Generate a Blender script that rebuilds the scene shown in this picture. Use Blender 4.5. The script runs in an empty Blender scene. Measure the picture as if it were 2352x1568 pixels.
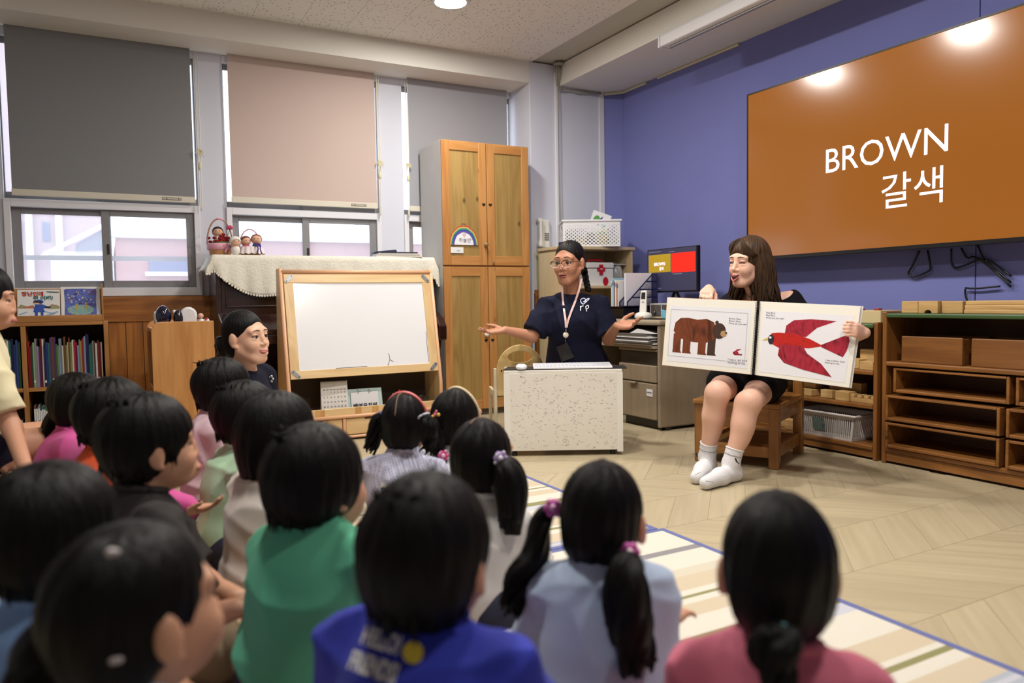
import bpy, bmesh, math, random
import numpy as np
from mathutils import Vector, Matrix
from mathutils.bvhtree import BVHTree

# ---------------------------------------------------------------- camera, world, exposure
SC = bpy.context.scene
COL = SC.collection
FPX = 1724.47                      # focal length in pixels of the 2352 x 1568 frame
YAW, PITCH, ROLL, CAMH = 0.49323, 0.054836, 0.016296, 0.85

def cam_axes():
    f = np.array([math.sin(YAW)*math.cos(PITCH), math.cos(YAW)*math.cos(PITCH), -math.sin(PITCH)])
    r = np.array([math.cos(YAW), -math.sin(YAW), 0.0])
    d = np.cross(f, r)
    r2 = r*math.cos(ROLL) + d*math.sin(ROLL)
    d2 = -r*math.sin(ROLL) + d*math.cos(ROLL)
    return r2, d2, f
CR, CD, CF = cam_axes()
CP = np.array([0.0, 0.0, CAMH])

def ray(x, y): return CR*((x-1176)/FPX) + CD*((y-784)/FPX) + CF
def at(x, y, depth): return CP + ray(x, y)*depth
def on(x, y, ax, v):
    d = ray(x, y); i = 'xyz'.index(ax)
    return CP + d*((v-CP[i])/d[i])
def fl(x, y): return on(x, y, 'z', 0.0)

cam_data = bpy.data.cameras.new('camera')
cam_data.sensor_width = 36.0
cam_data.lens = FPX/2352*36.0
cam = bpy.data.objects.new('camera', cam_data); COL.objects.link(cam)
m = Matrix.Identity(4)
for i in range(3):
    m[i][0] = CR[i]; m[i][1] = -CD[i]; m[i][2] = -CF[i]; m[i][3] = CP[i]
cam.matrix_world = m
cam_data.clip_start = 0.05
cam_data.dof.use_dof = True
cam_data.dof.focus_distance = 3.9
cam_data.dof.aperture_fstop = 2.0
SC.camera = cam
SC.view_settings.view_transform = 'Standard'
SC.view_settings.look = 'None'
SC.view_settings.gamma = 1.0
SC.view_settings.use_curve_mapping = False
SC.view_settings.exposure = 0.0

SC.cycles.max_bounces = 6; SC.cycles.diffuse_bounces = 3; SC.cycles.glossy_bounces = 2; SC.cycles.transmission_bounces = 4; SC.cycles.transparent_max_bounces = 8
world = bpy.data.worlds.new('sky'); SC.world = world; world.use_nodes = True
bg = world.node_tree.nodes['Background']
bg.inputs['Color'].default_value = (0.86, 0.92, 1.0, 1)
bg.inputs['Strength'].default_value = 3.7
LAMP_POWER = 30.0

# ---------------------------------------------------------------- helpers
R_ = random.Random(7)

def lin(c):
    o = []
    for v in c[:3]:
        v = v/255.0
        o.append(v/12.92 if v <= 0.04045 else ((v+0.055)/1.055)**2.4)
    return tuple(o) + (1.0,)

MATS = {}
def node_mat(name):
    m = bpy.data.materials.new(name); m.use_nodes = True
    nt = m.node_tree; b = nt.nodes['Principled BSDF']
    return m, nt, b

def plain(name, col, rough=0.6, metal=0.0, bump=0.0, bscale=200.0, var=0.0, vscale=6.0, coat=0.0, spec=0.5, trans=0.0, sheen=0.0, alpha=1.0):
    """flat colour with slight procedural variation and fine relief"""
    if name in MATS: return MATS[name]
    m, nt, b = node_mat(name)
    c = lin(col)
    b.inputs['Base Color'].default_value = c
    b.inputs['Roughness'].default_value = rough
    b.inputs['Metallic'].default_value = metal
    b.inputs['Specular IOR Level'].default_value = spec
    b.inputs['Coat Weight'].default_value = coat
    b.inputs['Coat Roughness'].default_value = 0.1
    b.inputs['Transmission Weight'].default_value = trans
    b.inputs['Sheen Weight'].default_value = sheen
    b.inputs['Alpha'].default_value = alpha
    tc = nt.nodes.new('ShaderNodeTexCoord')
    if var > 0:
        n = nt.nodes.new('ShaderNodeTexNoise'); n.inputs['Scale'].default_value = vscale; n.inputs['Detail'].default_value = 4
        nt.links.new(tc.outputs['Object'], n.inputs['Vector'])
        mx = nt.nodes.new('ShaderNodeMix'); mx.data_type = 'RGBA'
        mx.inputs['A'].default_value = tuple(v*(1-var) for v in c[:3]) + (1,)
        mx.inputs['B'].default_value = tuple(min(1, v*(1+var)) for v in c[:3]) + (1,)
        nt.links.new(n.outputs['Fac'], mx.inputs['Factor'])
        nt.links.new(mx.outputs['Result'], b.inputs['Base Color'])
    if bump > 0:
        n2 = nt.nodes.new('ShaderNodeTexNoise'); n2.inputs['Scale'].default_value = bscale; n2.inputs['Detail'].default_value = 3
        nt.links.new(tc.outputs['Object'], n2.inputs['Vector'])
        bp = nt.nodes.new('ShaderNodeBump'); bp.inputs['Strength'].default_value = bump; bp.inputs['Distance'].default_value = 0.01
        nt.links.new(n2.outputs['Fac'], bp.inputs['Height'])
        nt.links.new(bp.outputs['Normal'], b.inputs['Normal'])
    MATS[name] = m
    return m

def emit(name, col, strength):
    if name in MATS: return MATS[name]
    m, nt, b = node_mat(name)
    b.inputs['Base Color'].default_value = lin(col)
    b.inputs['Emission Color'].default_value = lin(col)
    b.inputs['Emission Strength'].default_value = strength
    MATS[name] = m
    return m

def wood(name, col, dark, axis='z', scale=1.0, rough=0.45, knots=True, objvar=0.0, coat=0.15):
    """grain stretched along an object axis, optional knots and per-object variation"""
    if name in MATS: return MATS[name]
    m, nt, b = node_mat(name); L = nt.links
    tc = nt.nodes.new('ShaderNodeTexCoord')
    mp = nt.nodes.new('ShaderNodeMapping')
    s = [9.0*scale]*3; s['xyz'.index(axis)] = 0.7*scale
    mp.inputs['Scale'].default_value = s
    L.new(tc.outputs['Object'], mp.inputs['Vector'])
    oi = nt.nodes.new('ShaderNodeObjectInfo')
    add = nt.nodes.new('ShaderNodeVectorMath'); add.operation = 'ADD'
    sc = nt.nodes.new('ShaderNodeVectorMath'); sc.operation = 'SCALE'; sc.inputs[3].default_value = 31.0
    cb = nt.nodes.new('ShaderNodeCombineXYZ')
    for k in 'XYZ': L.new(oi.outputs['Random'], cb.inputs[k])
    L.new(cb.outputs['Vector'], sc.inputs[0])
    L.new(mp.outputs['Vector'], add.inputs[0]); L.new(sc.outputs['Vector'], add.inputs[1])
    n = nt.nodes.new('ShaderNodeTexNoise'); n.inputs['Scale'].default_value = 2.2; n.inputs['Detail'].default_value = 6; n.inputs['Distortion'].default_value = 1.2
    L.new(add.outputs['Vector'], n.inputs['Vector'])
    rp = nt.nodes.new('ShaderNodeValToRGB')
    rp.color_ramp.elements[0].position = 0.3; rp.color_ramp.elements[0].color = lin(dark)
    rp.color_ramp.elements[1].position = 0.65; rp.color_ramp.elements[1].color = lin(col)
    L.new(n.outputs['Fac'], rp.inputs['Fac'])
    out = rp.outputs['Color']
    if knots:
        v = nt.nodes.new('ShaderNodeTexVoronoi'); v.inputs['Scale'].default_value = 7.0*scale
        mp2 = nt.nodes.new('ShaderNodeMapping'); s2 = [1.0]*3; s2['xyz'.index(axis)] = 0.55; mp2.inputs['Scale'].default_value = s2
        L.new(tc.outputs['Object'], mp2.inputs['Vector'])
        ad2 = nt.nodes.new('ShaderNodeVectorMath'); ad2.operation = 'ADD'
        L.new(mp2.outputs['Vector'], ad2.inputs[0]); L.new(sc.outputs['Vector'], ad2.inputs[1])
        L.new(ad2.outputs['Vector'], v.inputs['Vector'])
        r2 = nt.nodes.new('ShaderNodeValToRGB')
        r2.color_ramp.elements[0].position = 0.03; r2.color_ramp.elements[0].color = (1, 1, 1, 1)
        r2.color_ramp.elements[1].position = 0.11; r2.color_ramp.elements[1].color = (0, 0, 0, 1)
        L.new(v.outputs['Distance'], r2.inputs['Fac'])
        mx = nt.nodes.new('ShaderNodeMix'); mx.data_type = 'RGBA'
        L.new(r2.outputs['Color'], mx.inputs['Factor']); L.new(out, mx.inputs['A'])
        mx.inputs['B'].default_value = tuple(v_*0.35 for v_ in lin(dark)[:3]) + (1,)
        out = mx.outputs['Result']
    if objvar > 0:
        hs = nt.nodes.new('ShaderNodeHueSaturation')
        mr = nt.nodes.new('ShaderNodeMapRange'); mr.inputs['To Min'].default_value = 1-objvar; mr.inputs['To Max'].default_value = 1+objvar
        L.new(oi.outputs['Random'], mr.inputs['Value']); L.new(mr.outputs['Result'], hs.inputs['Value'])
        L.new(out, hs.inputs['Color']); out = hs.outputs['Color']
    L.new(out, b.inputs['Base Color'])
    b.inputs['Roughness'].default_value = rough
    b.inputs['Coat Weight'].default_value = coat
    b.inputs['Coat Roughness'].default_value = 0.25
    bp = nt.nodes.new('ShaderNodeBump'); bp.inputs['Strength'].default_value = 0.12; bp.inputs['Distance'].default_value = 0.004
    L.new(n.outputs['Fac'], bp.inputs['Height']); L.new(bp.outputs['Normal'], b.inputs['Normal'])
    MATS[name] = m
    return m

class MB:
    """collects geometry for ONE mesh object"""
    def __init__(s): s.v = []; s.f = []; s.mi = []; s.k = 0
    def box(s, x0, x1, y0, y1, z0, z1):
        n = len(s.v)
        s.v += [(x0,y0,z0),(x1,y0,z0),(x1,y1,z0),(x0,y1,z0),(x0,y0,z1),(x1,y0,z1),(x1,y1,z1),(x0,y1,z1)]
        s.f += [tuple(n+i for i in q) for q in ((0,3,2,1),(4,5,6,7),(0,1,5,4),(1,2,6,5),(2,3,7,6),(3,0,4,7))]
        s.mi += [s.k]*6
        return s
    def hexa(s, pts):
        n = len(s.v); s.v += [tuple(p) for p in pts]
        s.f += [tuple(n+i for i in q) for q in ((0,3,2,1),(4,5,6,7),(0,1,5,4),(1,2,6,5),(2,3,7,6),(3,0,4,7))]
        s.mi += [s.k]*6
        return s
    def poly(s, pts):
        n = len(s.v); s.v += [tuple(p) for p in pts]; s.f.append(tuple(range(n, n+len(pts)))); s.mi.append(s.k); return s
    def prism(s, outline, d, org=(0,0,0), ex=(1,0,0), ey=(0,0,1)):
        """extrude a 2D outline (in ex, ey) by vector d"""
        o = np.array(org, float); ex = np.array(ex, float); ey = np.array(ey, float); d = np.array(d, float)
        a = [o+ex*p[0]+ey*p[1] for p in outline]; n = len(s.v); N = len(a)
        s.v += [tuple(p) for p in a] + [tuple(p+d) for p in a]
        s.f.append(tuple(range(n+N-1, n-1, -1))); s.f.append(tuple(range(n+N, n+2*N)))
        s.mi += [s.k]*2
        for i in range(N):
            j = (i+1) % N
            s.f.append((n+i, n+j, n+N+j, n+N+i)); s.mi.append(s.k)
        return s
    def tube(s, pts, rad, seg=8, cap=True):
        pts = [np.array(p, float) for p in pts]
        if not hasattr(rad, '__len__'): rad = [rad]*len(pts)
        n0 = len(s.v); prev = None
        for i, p in enumerate(pts):
            t = pts[min(i+1, len(pts)-1)] - pts[max(i-1, 0)]
            t = t/(np.linalg.norm(t)+1e-9)
            if prev is None:
                a = np.array([0,0,1.0]) if abs(t[2]) < 0.9 else np.array([1.0,0,0])
                u = np.cross(t, a)
            else:
                u = prev - t*np.dot(prev, t)
            u /= np.linalg.norm(u)+1e-9; prev = u; w = np.cross(t, u)
            for k in range(seg):
                c = 2*math.pi*k/seg
                s.v.append(tuple(p + rad[i]*(u*math.cos(c)+w*math.sin(c))))
        for i in range(len(pts)-1):
            for k in range(seg):
                a = n0+i*seg+k; b_ = n0+i*seg+(k+1) % seg
                s.f.append((a, b_, b_+seg, a+seg)); s.mi.append(s.k)
        if cap:
            s.f.append(tuple(n0+seg-1-k for k in range(seg))); s.mi.append(s.k)
            e = n0+(len(pts)-1)*seg
            s.f.append(tuple(e+k for k in range(seg))); s.mi.append(s.k)
        return s
    def lathe(s, prof, c=(0,0,0), seg=20, ax=(1,0,0), ay=(0,1,0), az=(0,0,1)):
        """profile [(r, h)...] revolved round az"""
        c = np.array(c, float); ax, ay, az = (np.array(q, float) for q in (ax, ay, az)); n0 = len(s.v)
        for r, h in prof:
            for k in range(seg):
                t = 2*math.pi*k/seg
                s.v.append(tuple(c + ax*r*math.cos(t) + ay*r*math.sin(t) + az*h))
        for i in range(len(prof)-1):
            for k in range(seg):
                a = n0+i*seg+k; b_ = n0+i*seg+(k+1) % seg
                s.f.append((a, b_, b_+seg, a+seg)); s.mi.append(s.k)
        s.f.append(tuple(n0+seg-1-k for k in range(seg))); s.mi.append(s.k)
        e = n0+(len(prof)-1)*seg
        s.f.append(tuple(e+k for k in range(seg))); s.mi.append(s.k)
        return s
    def ball(s, c, r, seg=16, rings=10):
        if not hasattr(r, '__len__'): r = (r, r, r)
        n0 = len(s.v)
        for i in range(rings+1):
            t = math.pi*i/rings
            for k in range(seg):
                p = 2*math.pi*k/seg
                s.v.append((c[0]+r[0]*math.sin(t)*math.cos(p), c[1]+r[1]*math.sin(t)*math.sin(p), c[2]+r[2]*math.cos(t)))
        for i in range(rings):
            for k in range(seg):
                a = n0+i*seg+k; b_ = n0+i*seg+(k+1) % seg
                s.f.append((a, a+seg, b_+seg, b_)); s.mi.append(s.k)
        return s
    def mesh(s, name, mats, smooth=False):
        me = bpy.data.meshes.new(name); me.from_pydata(s.v, [], s.f)
        if not isinstance(mats, (list, tuple)): mats = [mats]
        for m_ in mats: me.materials.append(m_)
        if len(mats) > 1: me.polygons.foreach_set('material_index', s.mi)
        if smooth: me.polygons.foreach_set('use_smooth', [True]*len(me.polygons))
        me.update()
        return me

def link(name, me, parent=None):
    o = bpy.data.objects.new(name, me); COL.objects.link(o)
    if parent is not None: o.parent = parent
    return o

def part(name, mb, mats, parent=None, smooth=False, bevel=0.0, label=None, fix=True):
    me = mb.mesh(name, mats, smooth)
    if fix:
        bm = bmesh.new(); bm.from_mesh(me); bmesh.ops.recalc_face_normals(bm, faces=bm.faces); bm.to_mesh(me); bm.free()
    o = link(name, me, parent)
    if bevel > 0:
        md = o.modifiers.new('bevel', 'BEVEL'); md.width = bevel; md.segments = 2; md.limit_method = 'ANGLE'; md.angle_limit = 0.7
    if label: o['label'] = label
    return o

def thing(name, label, cat, loc=(0,0,0), rotz=0.0, group=None):
    o = bpy.data.objects.new(name, None); COL.objects.link(o)
    o.location = tuple(loc); o.rotation_euler = (0, 0, rotz); o.empty_display_size = 0.1
    o['label'] = label; o['category'] = cat
    if group: o['group'] = group
    return o

def tag(o, label, cat, group=None):
    o['label'] = label; o['category'] = cat
    if group: o['group'] = group
    return o

def struct(name, mb, mats, label=None, cat=None, **kw):
    o = part(name, mb, mats, **kw); o['kind'] = 'structure'
    o['label'] = label or name.replace('_', ' '); o['category'] = cat or name.split('_')[0]
    return o

TEXTS = {}
def text_mesh(body, size, bold=0.0, align='CENTER', shear=0.0, space=1.0, lspace=1.0):
    key = (body, size, bold, align, shear, space, lspace)
    if key not in TEXTS: TEXTS[key] = text_mesh_raw(*key)
    return TEXTS[key][0].copy(), TEXTS[key][1]
def text_mesh_raw(body, size, bold=0.0, align='CENTER', shear=0.0, space=1.0, lspace=1.0):
    """flat lettering as mesh data in its own xy plane: (verts Nx3, faces)"""
    cu = bpy.data.curves.new('t', 'FONT'); cu.body = body; cu.size = size; cu.align_x = align; cu.align_y = 'CENTER'
    cu.offset = bold; cu.shear = shear; cu.resolution_u = 3; cu.space_character = space; cu.space_line = lspace
    o = bpy.data.objects.new('t', cu); COL.objects.link(o)
    dg = bpy.context.evaluated_depsgraph_get(); dg.update()
    me = bpy.data.meshes.new_from_object(o.evaluated_get(dg))
    v = np.zeros(len(me.vertices)*3); me.vertices.foreach_get('co', v)
    f = [tuple(p.vertices) for p in me.polygons]
    bpy.data.objects.remove(o); bpy.data.curves.remove(cu); bpy.data.meshes.remove(me)
    return v.reshape(-1, 3), f

for k_ in range(1, 32): text_mesh(str(k_), 0.0125, 0.0004)

def lettering(name, body, size, org, ex, ey, mat, parent=None, lift=0.001, **kw):
    """lettering laid flat on a surface: org is the centre, ex / ey span the surface"""
    v, f = text_mesh(body, size, **kw)
    org = np.array(org, float); ex = np.array(ex, float); ey = np.array(ey, float); nz = np.cross(ex, ey)
    p = org + v[:, :1]*ex + v[:, 1:2]*ey + nz*lift
    me = bpy.data.meshes.new(name); me.from_pydata([tuple(q) for q in p], [], f); me.materials.append(mat); me.update()
    return link(name, me, parent)

def copy_tree(o, parent=None):
    c = o.copy(); COL.objects.link(c); c.parent = parent
    for ch in list(o.children): copy_tree(ch, c)
    return c

def ribbon(mb, pts, width, nrm=(0,0,1)):
    """flat stroke along a polyline"""
    pts = [np.array(p, float) for p in pts]; nrm = np.array(nrm, float); n0 = len(mb.v)
    for i, p in enumerate(pts):
        t = pts[min(i+1, len(pts)-1)] - pts[max(i-1, 0)]; t /= np.linalg.norm(t)+1e-9
        s_ = np.cross(nrm, t); s_ /= np.linalg.norm(s_)+1e-9
        mb.v += [tuple(p-s_*width/2), tuple(p+s_*width/2)]
    for i in range(len(pts)-1):
        a = n0+2*i; mb.f.append((a, a+2, a+3, a+1)); mb.mi.append(mb.k)
    return mb

def curve(pts, n):
    """Catmull-Rom through control points"""
    P = [np.array(p, float) for p in pts]; P = [2*P[0]-P[1]]+P+[2*P[-1]-P[-2]]; out = []
    for i in range(1, len(P)-2):
        for k in range(n):
            t = k/n; out.append(0.5*((2*P[i])+(-P[i-1]+P[i+1])*t+(2*P[i-1]-5*P[i]+4*P[i+1]-P[i+2])*t*t+(-P[i-1]+3*P[i]-3*P[i+1]+P[i+2])*t**3))
    out.append(P[-2]); return out

def ORD(n):
    w = ['first','second','third','fourth','fifth','sixth','seventh','eighth','ninth','tenth','eleventh','twelfth','thirteenth','fourteenth','fifteenth','sixteenth','seventeenth','eighteenth','nineteenth','twentieth']
    t = {20:'twenty',30:'thirty',40:'forty'}
    if n <= 20: return w[n-1]
    if n % 10 == 0: return {30:'thirtieth',40:'fortieth',50:'fiftieth'}[n]
    return t[n//10*10] + '-' + w[n % 10-1]
# ---------------------------------------------------------------- the room shell
YW, YK, XB, ZC, ZB = 5.5, 5.18, 3.80, 2.71, 2.545      # window plane, column face, blue wall, ceiling, beam underside
XL, YR = -2.6, -2.4
M_wall = plain('wall_paint', (208, 210, 222), 0.75, bump=0.05, bscale=300, var=0.03, vscale=2)
M_beam = plain('beam_paint', (224, 221, 213), 0.75, bump=0.04, bscale=250, var=0.03, vscale=2)
M_white = plain('white_paint', (228, 228, 232), 0.5)
M_blue = plain('blue_wall', (116, 121, 184), 0.8, bump=0.25, bscale=900, var=0.05, vscale=3)
M_grey_alu = plain('grey_aluminium', (128, 128, 132), 0.4, metal=0.0, var=0.06, vscale=30)
M_black = plain('black_plastic', (18, 18, 20), 0.35)

# floor: a base with laid chevron planks on it
M_floor_base = plain('floor_base', (172, 155, 118), 0.5)
def plank_mat():
    m, nt, b = node_mat('pale_oak_plank'); L = nt.links
    tc = nt.nodes.new('ShaderNodeTexCoord'); oi = nt.nodes.new('ShaderNodeObjectInfo')
    at_ = nt.nodes.new('ShaderNodeAttribute'); at_.attribute_name = 'grain'
    cb = nt.nodes.new('ShaderNodeCombineXYZ'); L.new(oi.outputs['Random'], cb.inputs['X']); L.new(oi.outputs['Random'], cb.inputs['Y'])
    sc = nt.nodes.new('ShaderNodeVectorMath'); sc.operation = 'SCALE'; sc.inputs[3].default_value = 40.0
    L.new(cb.outputs['Vector'], sc.inputs[0])
    ad = nt.nodes.new('ShaderNodeVectorMath'); ad.operation = 'ADD'
    mp = nt.nodes.new('ShaderNodeMapping'); mp.inputs['Scale'].default_value = (2.0, 40.0, 1.0)
    L.new(at_.outputs['Vector'], mp.inputs['Vector'])
    L.new(mp.outputs['Vector'], ad.inputs[0]); L.new(sc.outputs['Vector'], ad.inputs[1])
    n = nt.nodes.new('ShaderNodeTexNoise'); n.inputs['Scale'].default_value = 1.0; n.inputs['Detail'].default_value = 5
    L.new(ad.outputs['Vector'], n.inputs['Vector'])
    rp = nt.nodes.new('ShaderNodeValToRGB')
    rp.color_ramp.elements[0].position = 0.3; rp.color_ramp.elements[0].color = lin((174, 160, 130))
    rp.color_ramp.elements[1].position = 0.7; rp.color_ramp.elements[1].color = lin((188, 174, 144))
    L.new(n.outputs['Fac'], rp.inputs['Fac'])
    hs = nt.nodes.new('ShaderNodeHueSaturation')
    mr = nt.nodes.new('ShaderNodeMapRange'); mr.inputs['To Min'].default_value = 0.95; mr.inputs['To Max'].default_value = 1.05
    L.new(oi.outputs['Random'], mr.inputs['Value']); L.new(mr.outputs['Result'], hs.inputs['Value']); L.new(rp.outputs['Color'], hs.inputs['Color'])
    L.new(hs.outputs['Color'], b.inputs['Base Color'])
    b.inputs['Roughness'].default_value = 0.38
    return m
M_plank = plank_mat()
floor = struct('floor', MB().box(XL-0.1, XB+0.1, YR-0.1, 5.7, -0.1, -0.003), M_floor_base, 'pale wood floor laid in chevron planks', 'floor')
def plank_mesh(sgn):
    h, w, g = 0.32, 0.2, 0.0007
    x0, x1 = (0, h) if sgn > 0 else (h, 0)
    pts = [(x0+g, g), (x0+w-g, g), (x1+w-g, h-g), (x1+g, h-g)]
    mb = MB(); mb.prism(pts, (0, 0, 0.004), (0, 0, -0.004), (1, 0, 0), (0, 1, 0))
    me = mb.mesh('plank', M_plank)
    a = me.attributes.new('grain', 'FLOAT_VECTOR', 'POINT'); c = math.sqrt(0.5)
    for i, v in enumerate(me.vertices):
        x, y = v.co.x, v.co.y
        a.data[i].vector = ((x*sgn+y)*c, (y-x*sgn)*c, 0)
    return me
PLK = {1: plank_mesh(1), -1: plank_mesh(-1)}
for k in range(-2, 13):
    y0 = 1.185+0.32*k
    sg = 1 if k % 2 else -1
    for j in range(0, 15):
        x = 0.79+0.2*j - (0.0 if sg > 0 else 0.0)
        if x+0.52 > 3.75: break
        o = link('plank', PLK[sg], floor); o.location = (x, y0, 0)
# unplanked rest of the floor, same look, in wide joined strips
def floor_rest():
    mb = MB(); gr = []
    for k in range(-11, 14):
        y0 = 1.185+0.32*k; sg = 1 if k % 2 else -1
        for j in range(-18, 15):
            x = 0.79+0.2*j
            if -2 <= k < 13 and j >= 0 and x+0.52 <= 3.75: continue
            h, w, g = 0.32, 0.2, 0.0007
            x0, x1 = (0, h) if sg > 0 else (h, 0)
            if x+0.52 > XB or x < XL or y0 < YR or y0+h > YW: continue
            mb.poly([(x+x0+g, y0+g, 0), (x+x0+w-g, y0+g, 0), (x+x1+w-g, y0+h-g, 0), (x+x1+g, y0+h-g, 0)])
    me = mb.mesh('far_planks', M_plank)
    a = me.attributes.new('grain', 'FLOAT_VECTOR', 'POINT'); c = math.sqrt(0.5)
    for i, v in enumerate(me.vertices):
        a.data[i].vector = ((v.co.x+v.co.y)*c, (v.co.y-v.co.x)*c, 0)
    o = link('far_planks', me, floor); o['kind'] = 'stuff'
floor_rest()

# ceiling: acoustic tiles
def tile_mat():
    m, nt, b = node_mat('acoustic_tile'); L = nt.links
    tc = nt.nodes.new('ShaderNodeTexCoord')
    oi = nt.nodes.new('ShaderNodeObjectInfo')
    ad = nt.nodes.new('ShaderNodeVectorMath'); ad.operation = 'ADD'
    L.new(tc.outputs['Object'], ad.inputs[0]); L.new(oi.outputs['Location'], ad.inputs[1])
    v = nt.nodes.new('ShaderNodeTexVoronoi'); v.inputs['Scale'].default_value = 42; v.inputs['Randomness'].default_value = 0.9
    L.new(ad.outputs['Vector'], v.inputs['Vector'])
    rp = nt.nodes.new('ShaderNodeValToRGB')
    rp.color_ramp.elements[0].position = 0.10; rp.color_ramp.elements[0].color = lin((96, 92, 84))
    rp.color_ramp.elements[1].position = 0.24; rp.color_ramp.elements[1].color = lin((234, 232, 226))
    L.new(v.outputs['Distance'], rp.inputs['Fac'])
    L.new(rp.outputs['Color'], b.inputs['Base Color']); b.inputs['Roughness'].default_value = 0.9
    return m
M_tile = tile_mat()
ceiling = struct('ceiling', MB().box(XL-0.1, XB+0.1, YR-0.1, 5.7, ZC+0.012, ZC+0.1), plain('ceiling_back', (190, 187, 178), 0.9), 'off-white acoustic tile ceiling', 'ceiling')
TILE = MB().box(0.0008, 0.2992, 0.0008, 0.2992, 0, 0.012).mesh('ceiling_tile', M_tile)
for i in range(-6, 8):
    for j in range(-9, 1):
        if 0.9+0.3*i+0.3 > 3.26: continue
        o = link('ceiling_tile', TILE, ceiling); o.location = (0.9+0.3*i, 5.0+0.3*j, ZC)
rest = MB()
for i in range(-12, 8):
    for j in range(-25, 1):
        x, y = 0.9+0.3*i, 5.0+0.3*j
        if (i >= -6 and j >= -9) or x+0.3 > 3.26: continue
        rest.box(x+0.0008, x+0.2992, y+0.0008, y+0.2992, ZC, ZC+0.012)
o = part('far_ceiling_tiles', rest, M_tile, ceiling); o['kind'] = 'stuff'

# back wall with its three window openings, beam and corner column
wb = MB()
ZS = 0.918
WIN = [(-0.53, 0.575), (0.745, 1.848), (2.03, 2.976)]
wb.box(XL, WIN[0][0], YW, 5.7, 0, ZC)
wb.box(WIN[0][0], WIN[2][1], YW, 5.7, 0, ZS)
wb.box(WIN[0][1], WIN[1][0], YW, 5.7, ZS, ZC)
wb.box(WIN[1][1], WIN[2][0], YW, 5.7, ZS, ZC)
wall_back = struct('wall_back', wb, M_wall, 'lavender-white window wall with piers between the windows', 'wall')
struct('trim_1', MB().box(XL, 2.976, YK, 5.7, ZB, ZC), M_beam, 'cream ceiling beam over the windows', 'beam')
struct('trim_2', MB().box(3.24, XB+0.1, YR, YK, ZB, ZC), M_beam, 'cream ceiling beam above the blue wall', 'beam')
struct('trim_3', MB().box(2.976, 3.675, YK, 5.7, 0, ZC), M_wall, 'lavender-white corner column beside the tall cabinet', 'column', bevel=0.006)
# blue wall in panels with a seam
wr = MB(); wr.box(XB+0.012, XB+0.12, YR, 5.075, 0, ZC)
wr.prism([(3.675, YK), (XB+0.012, 5.075), (XB+0.12, 5.075), (XB+0.12, 5.3), (3.675, 5.3)], (0, 0, ZC), (0, 0, 0), (1, 0, 0), (0, 1, 0))
wall_right = struct('wall_right', wr, M_blue, 'periwinkle blue wall behind the television', 'wall')
for y0, y1 in ((2.203, 5.069), (0.9, 2.197), (-0.4, 0.894), (-2.4, -0.406)):
    part('wall_panel', MB().box(XB, XB+0.012, y0, y1, 0, ZB), M_blue, wall_right)
struct('wall_left', MB().box(XL-0.1, XL, YR, 5.7, 0, ZC), M_wall, 'plain off-white side wall', 'wall')
struct('wall_rear', MB().box(XL, XB, YR-0.1, YR, 0, ZC), M_wall, 'plain off-white rear wall', 'wall')
# white corner strip and cable duct along the top of the blue wall
struct('trim_4', MB().box(3.632, 3.676, YK-0.012, YK+0.001, 0.93, ZB), M_white, 'white corner strip beside the blue wall', 'trim')
mb = MB()
mb.tube([(3.68, 5.165, ZB-0.012), (3.785, 5.06, ZB-0.012), (3.79, 4.76, ZB-0.012)], 0.012, 6)
mb.tube([(3.792, 4.62, ZB-0.01), (3.792, 3.78, ZB-0.01)], 0.010, 6)
struct('trim_5', mb, plain('cream_duct', (205, 198, 175), 0.5), 'thin cream cable duct under the beam on the blue wall', 'trim')

# wooden wainscot under the windows and on the column
M_wains = wood('wainscot_pine', (178, 116, 50), (138, 82, 30), 'z', 1.0, 0.4)
M_wainsx = wood('wainscot_rail', (176, 114, 48), (130, 76, 28), 'x', 1.0, 0.4)
wn = struct('baseboard_back', MB().box(XL, 2.97, YW-0.012, YW, 0, 0.9), plain('wainscot_gap', (84, 46, 16), 0.6), 'orange pine wainscot under the windows', 'wainscot')
o = part('top_rail', MB().box(XL, 2.97, YW-0.034, YW-0.004, 0.75, 0.915), M_wainsx, wn, bevel=0.004)
BRD = MB().box(0.002, 0.098, -0.012, 0.0, 0.0, 0.75).mesh('board', M_wains)
for k in range(45):
    x = -1.6+0.1*k
    if x+0.1 > 2.97: break
    o = link('board', BRD, wn); o.location = (x, YW-0.012, 0)
wn2 = struct('baseboard_right', MB().box(2.99, 3.66, YK-0.012, YK, 0, 0.9), MATS['wainscot_gap'], 'orange pine wainscot on the corner column', 'wainscot')
part('top_rail', MB().box(2.99, 3.66, YK-0.03, YK-0.004, 0.79, 0.93), M_wainsx, wn2, bevel=0.004)
for k in range(6):
    o = link('board', BRD, wn2); o.location = (2.995+0.11*k, YK-0.012, 0.03)

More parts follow.
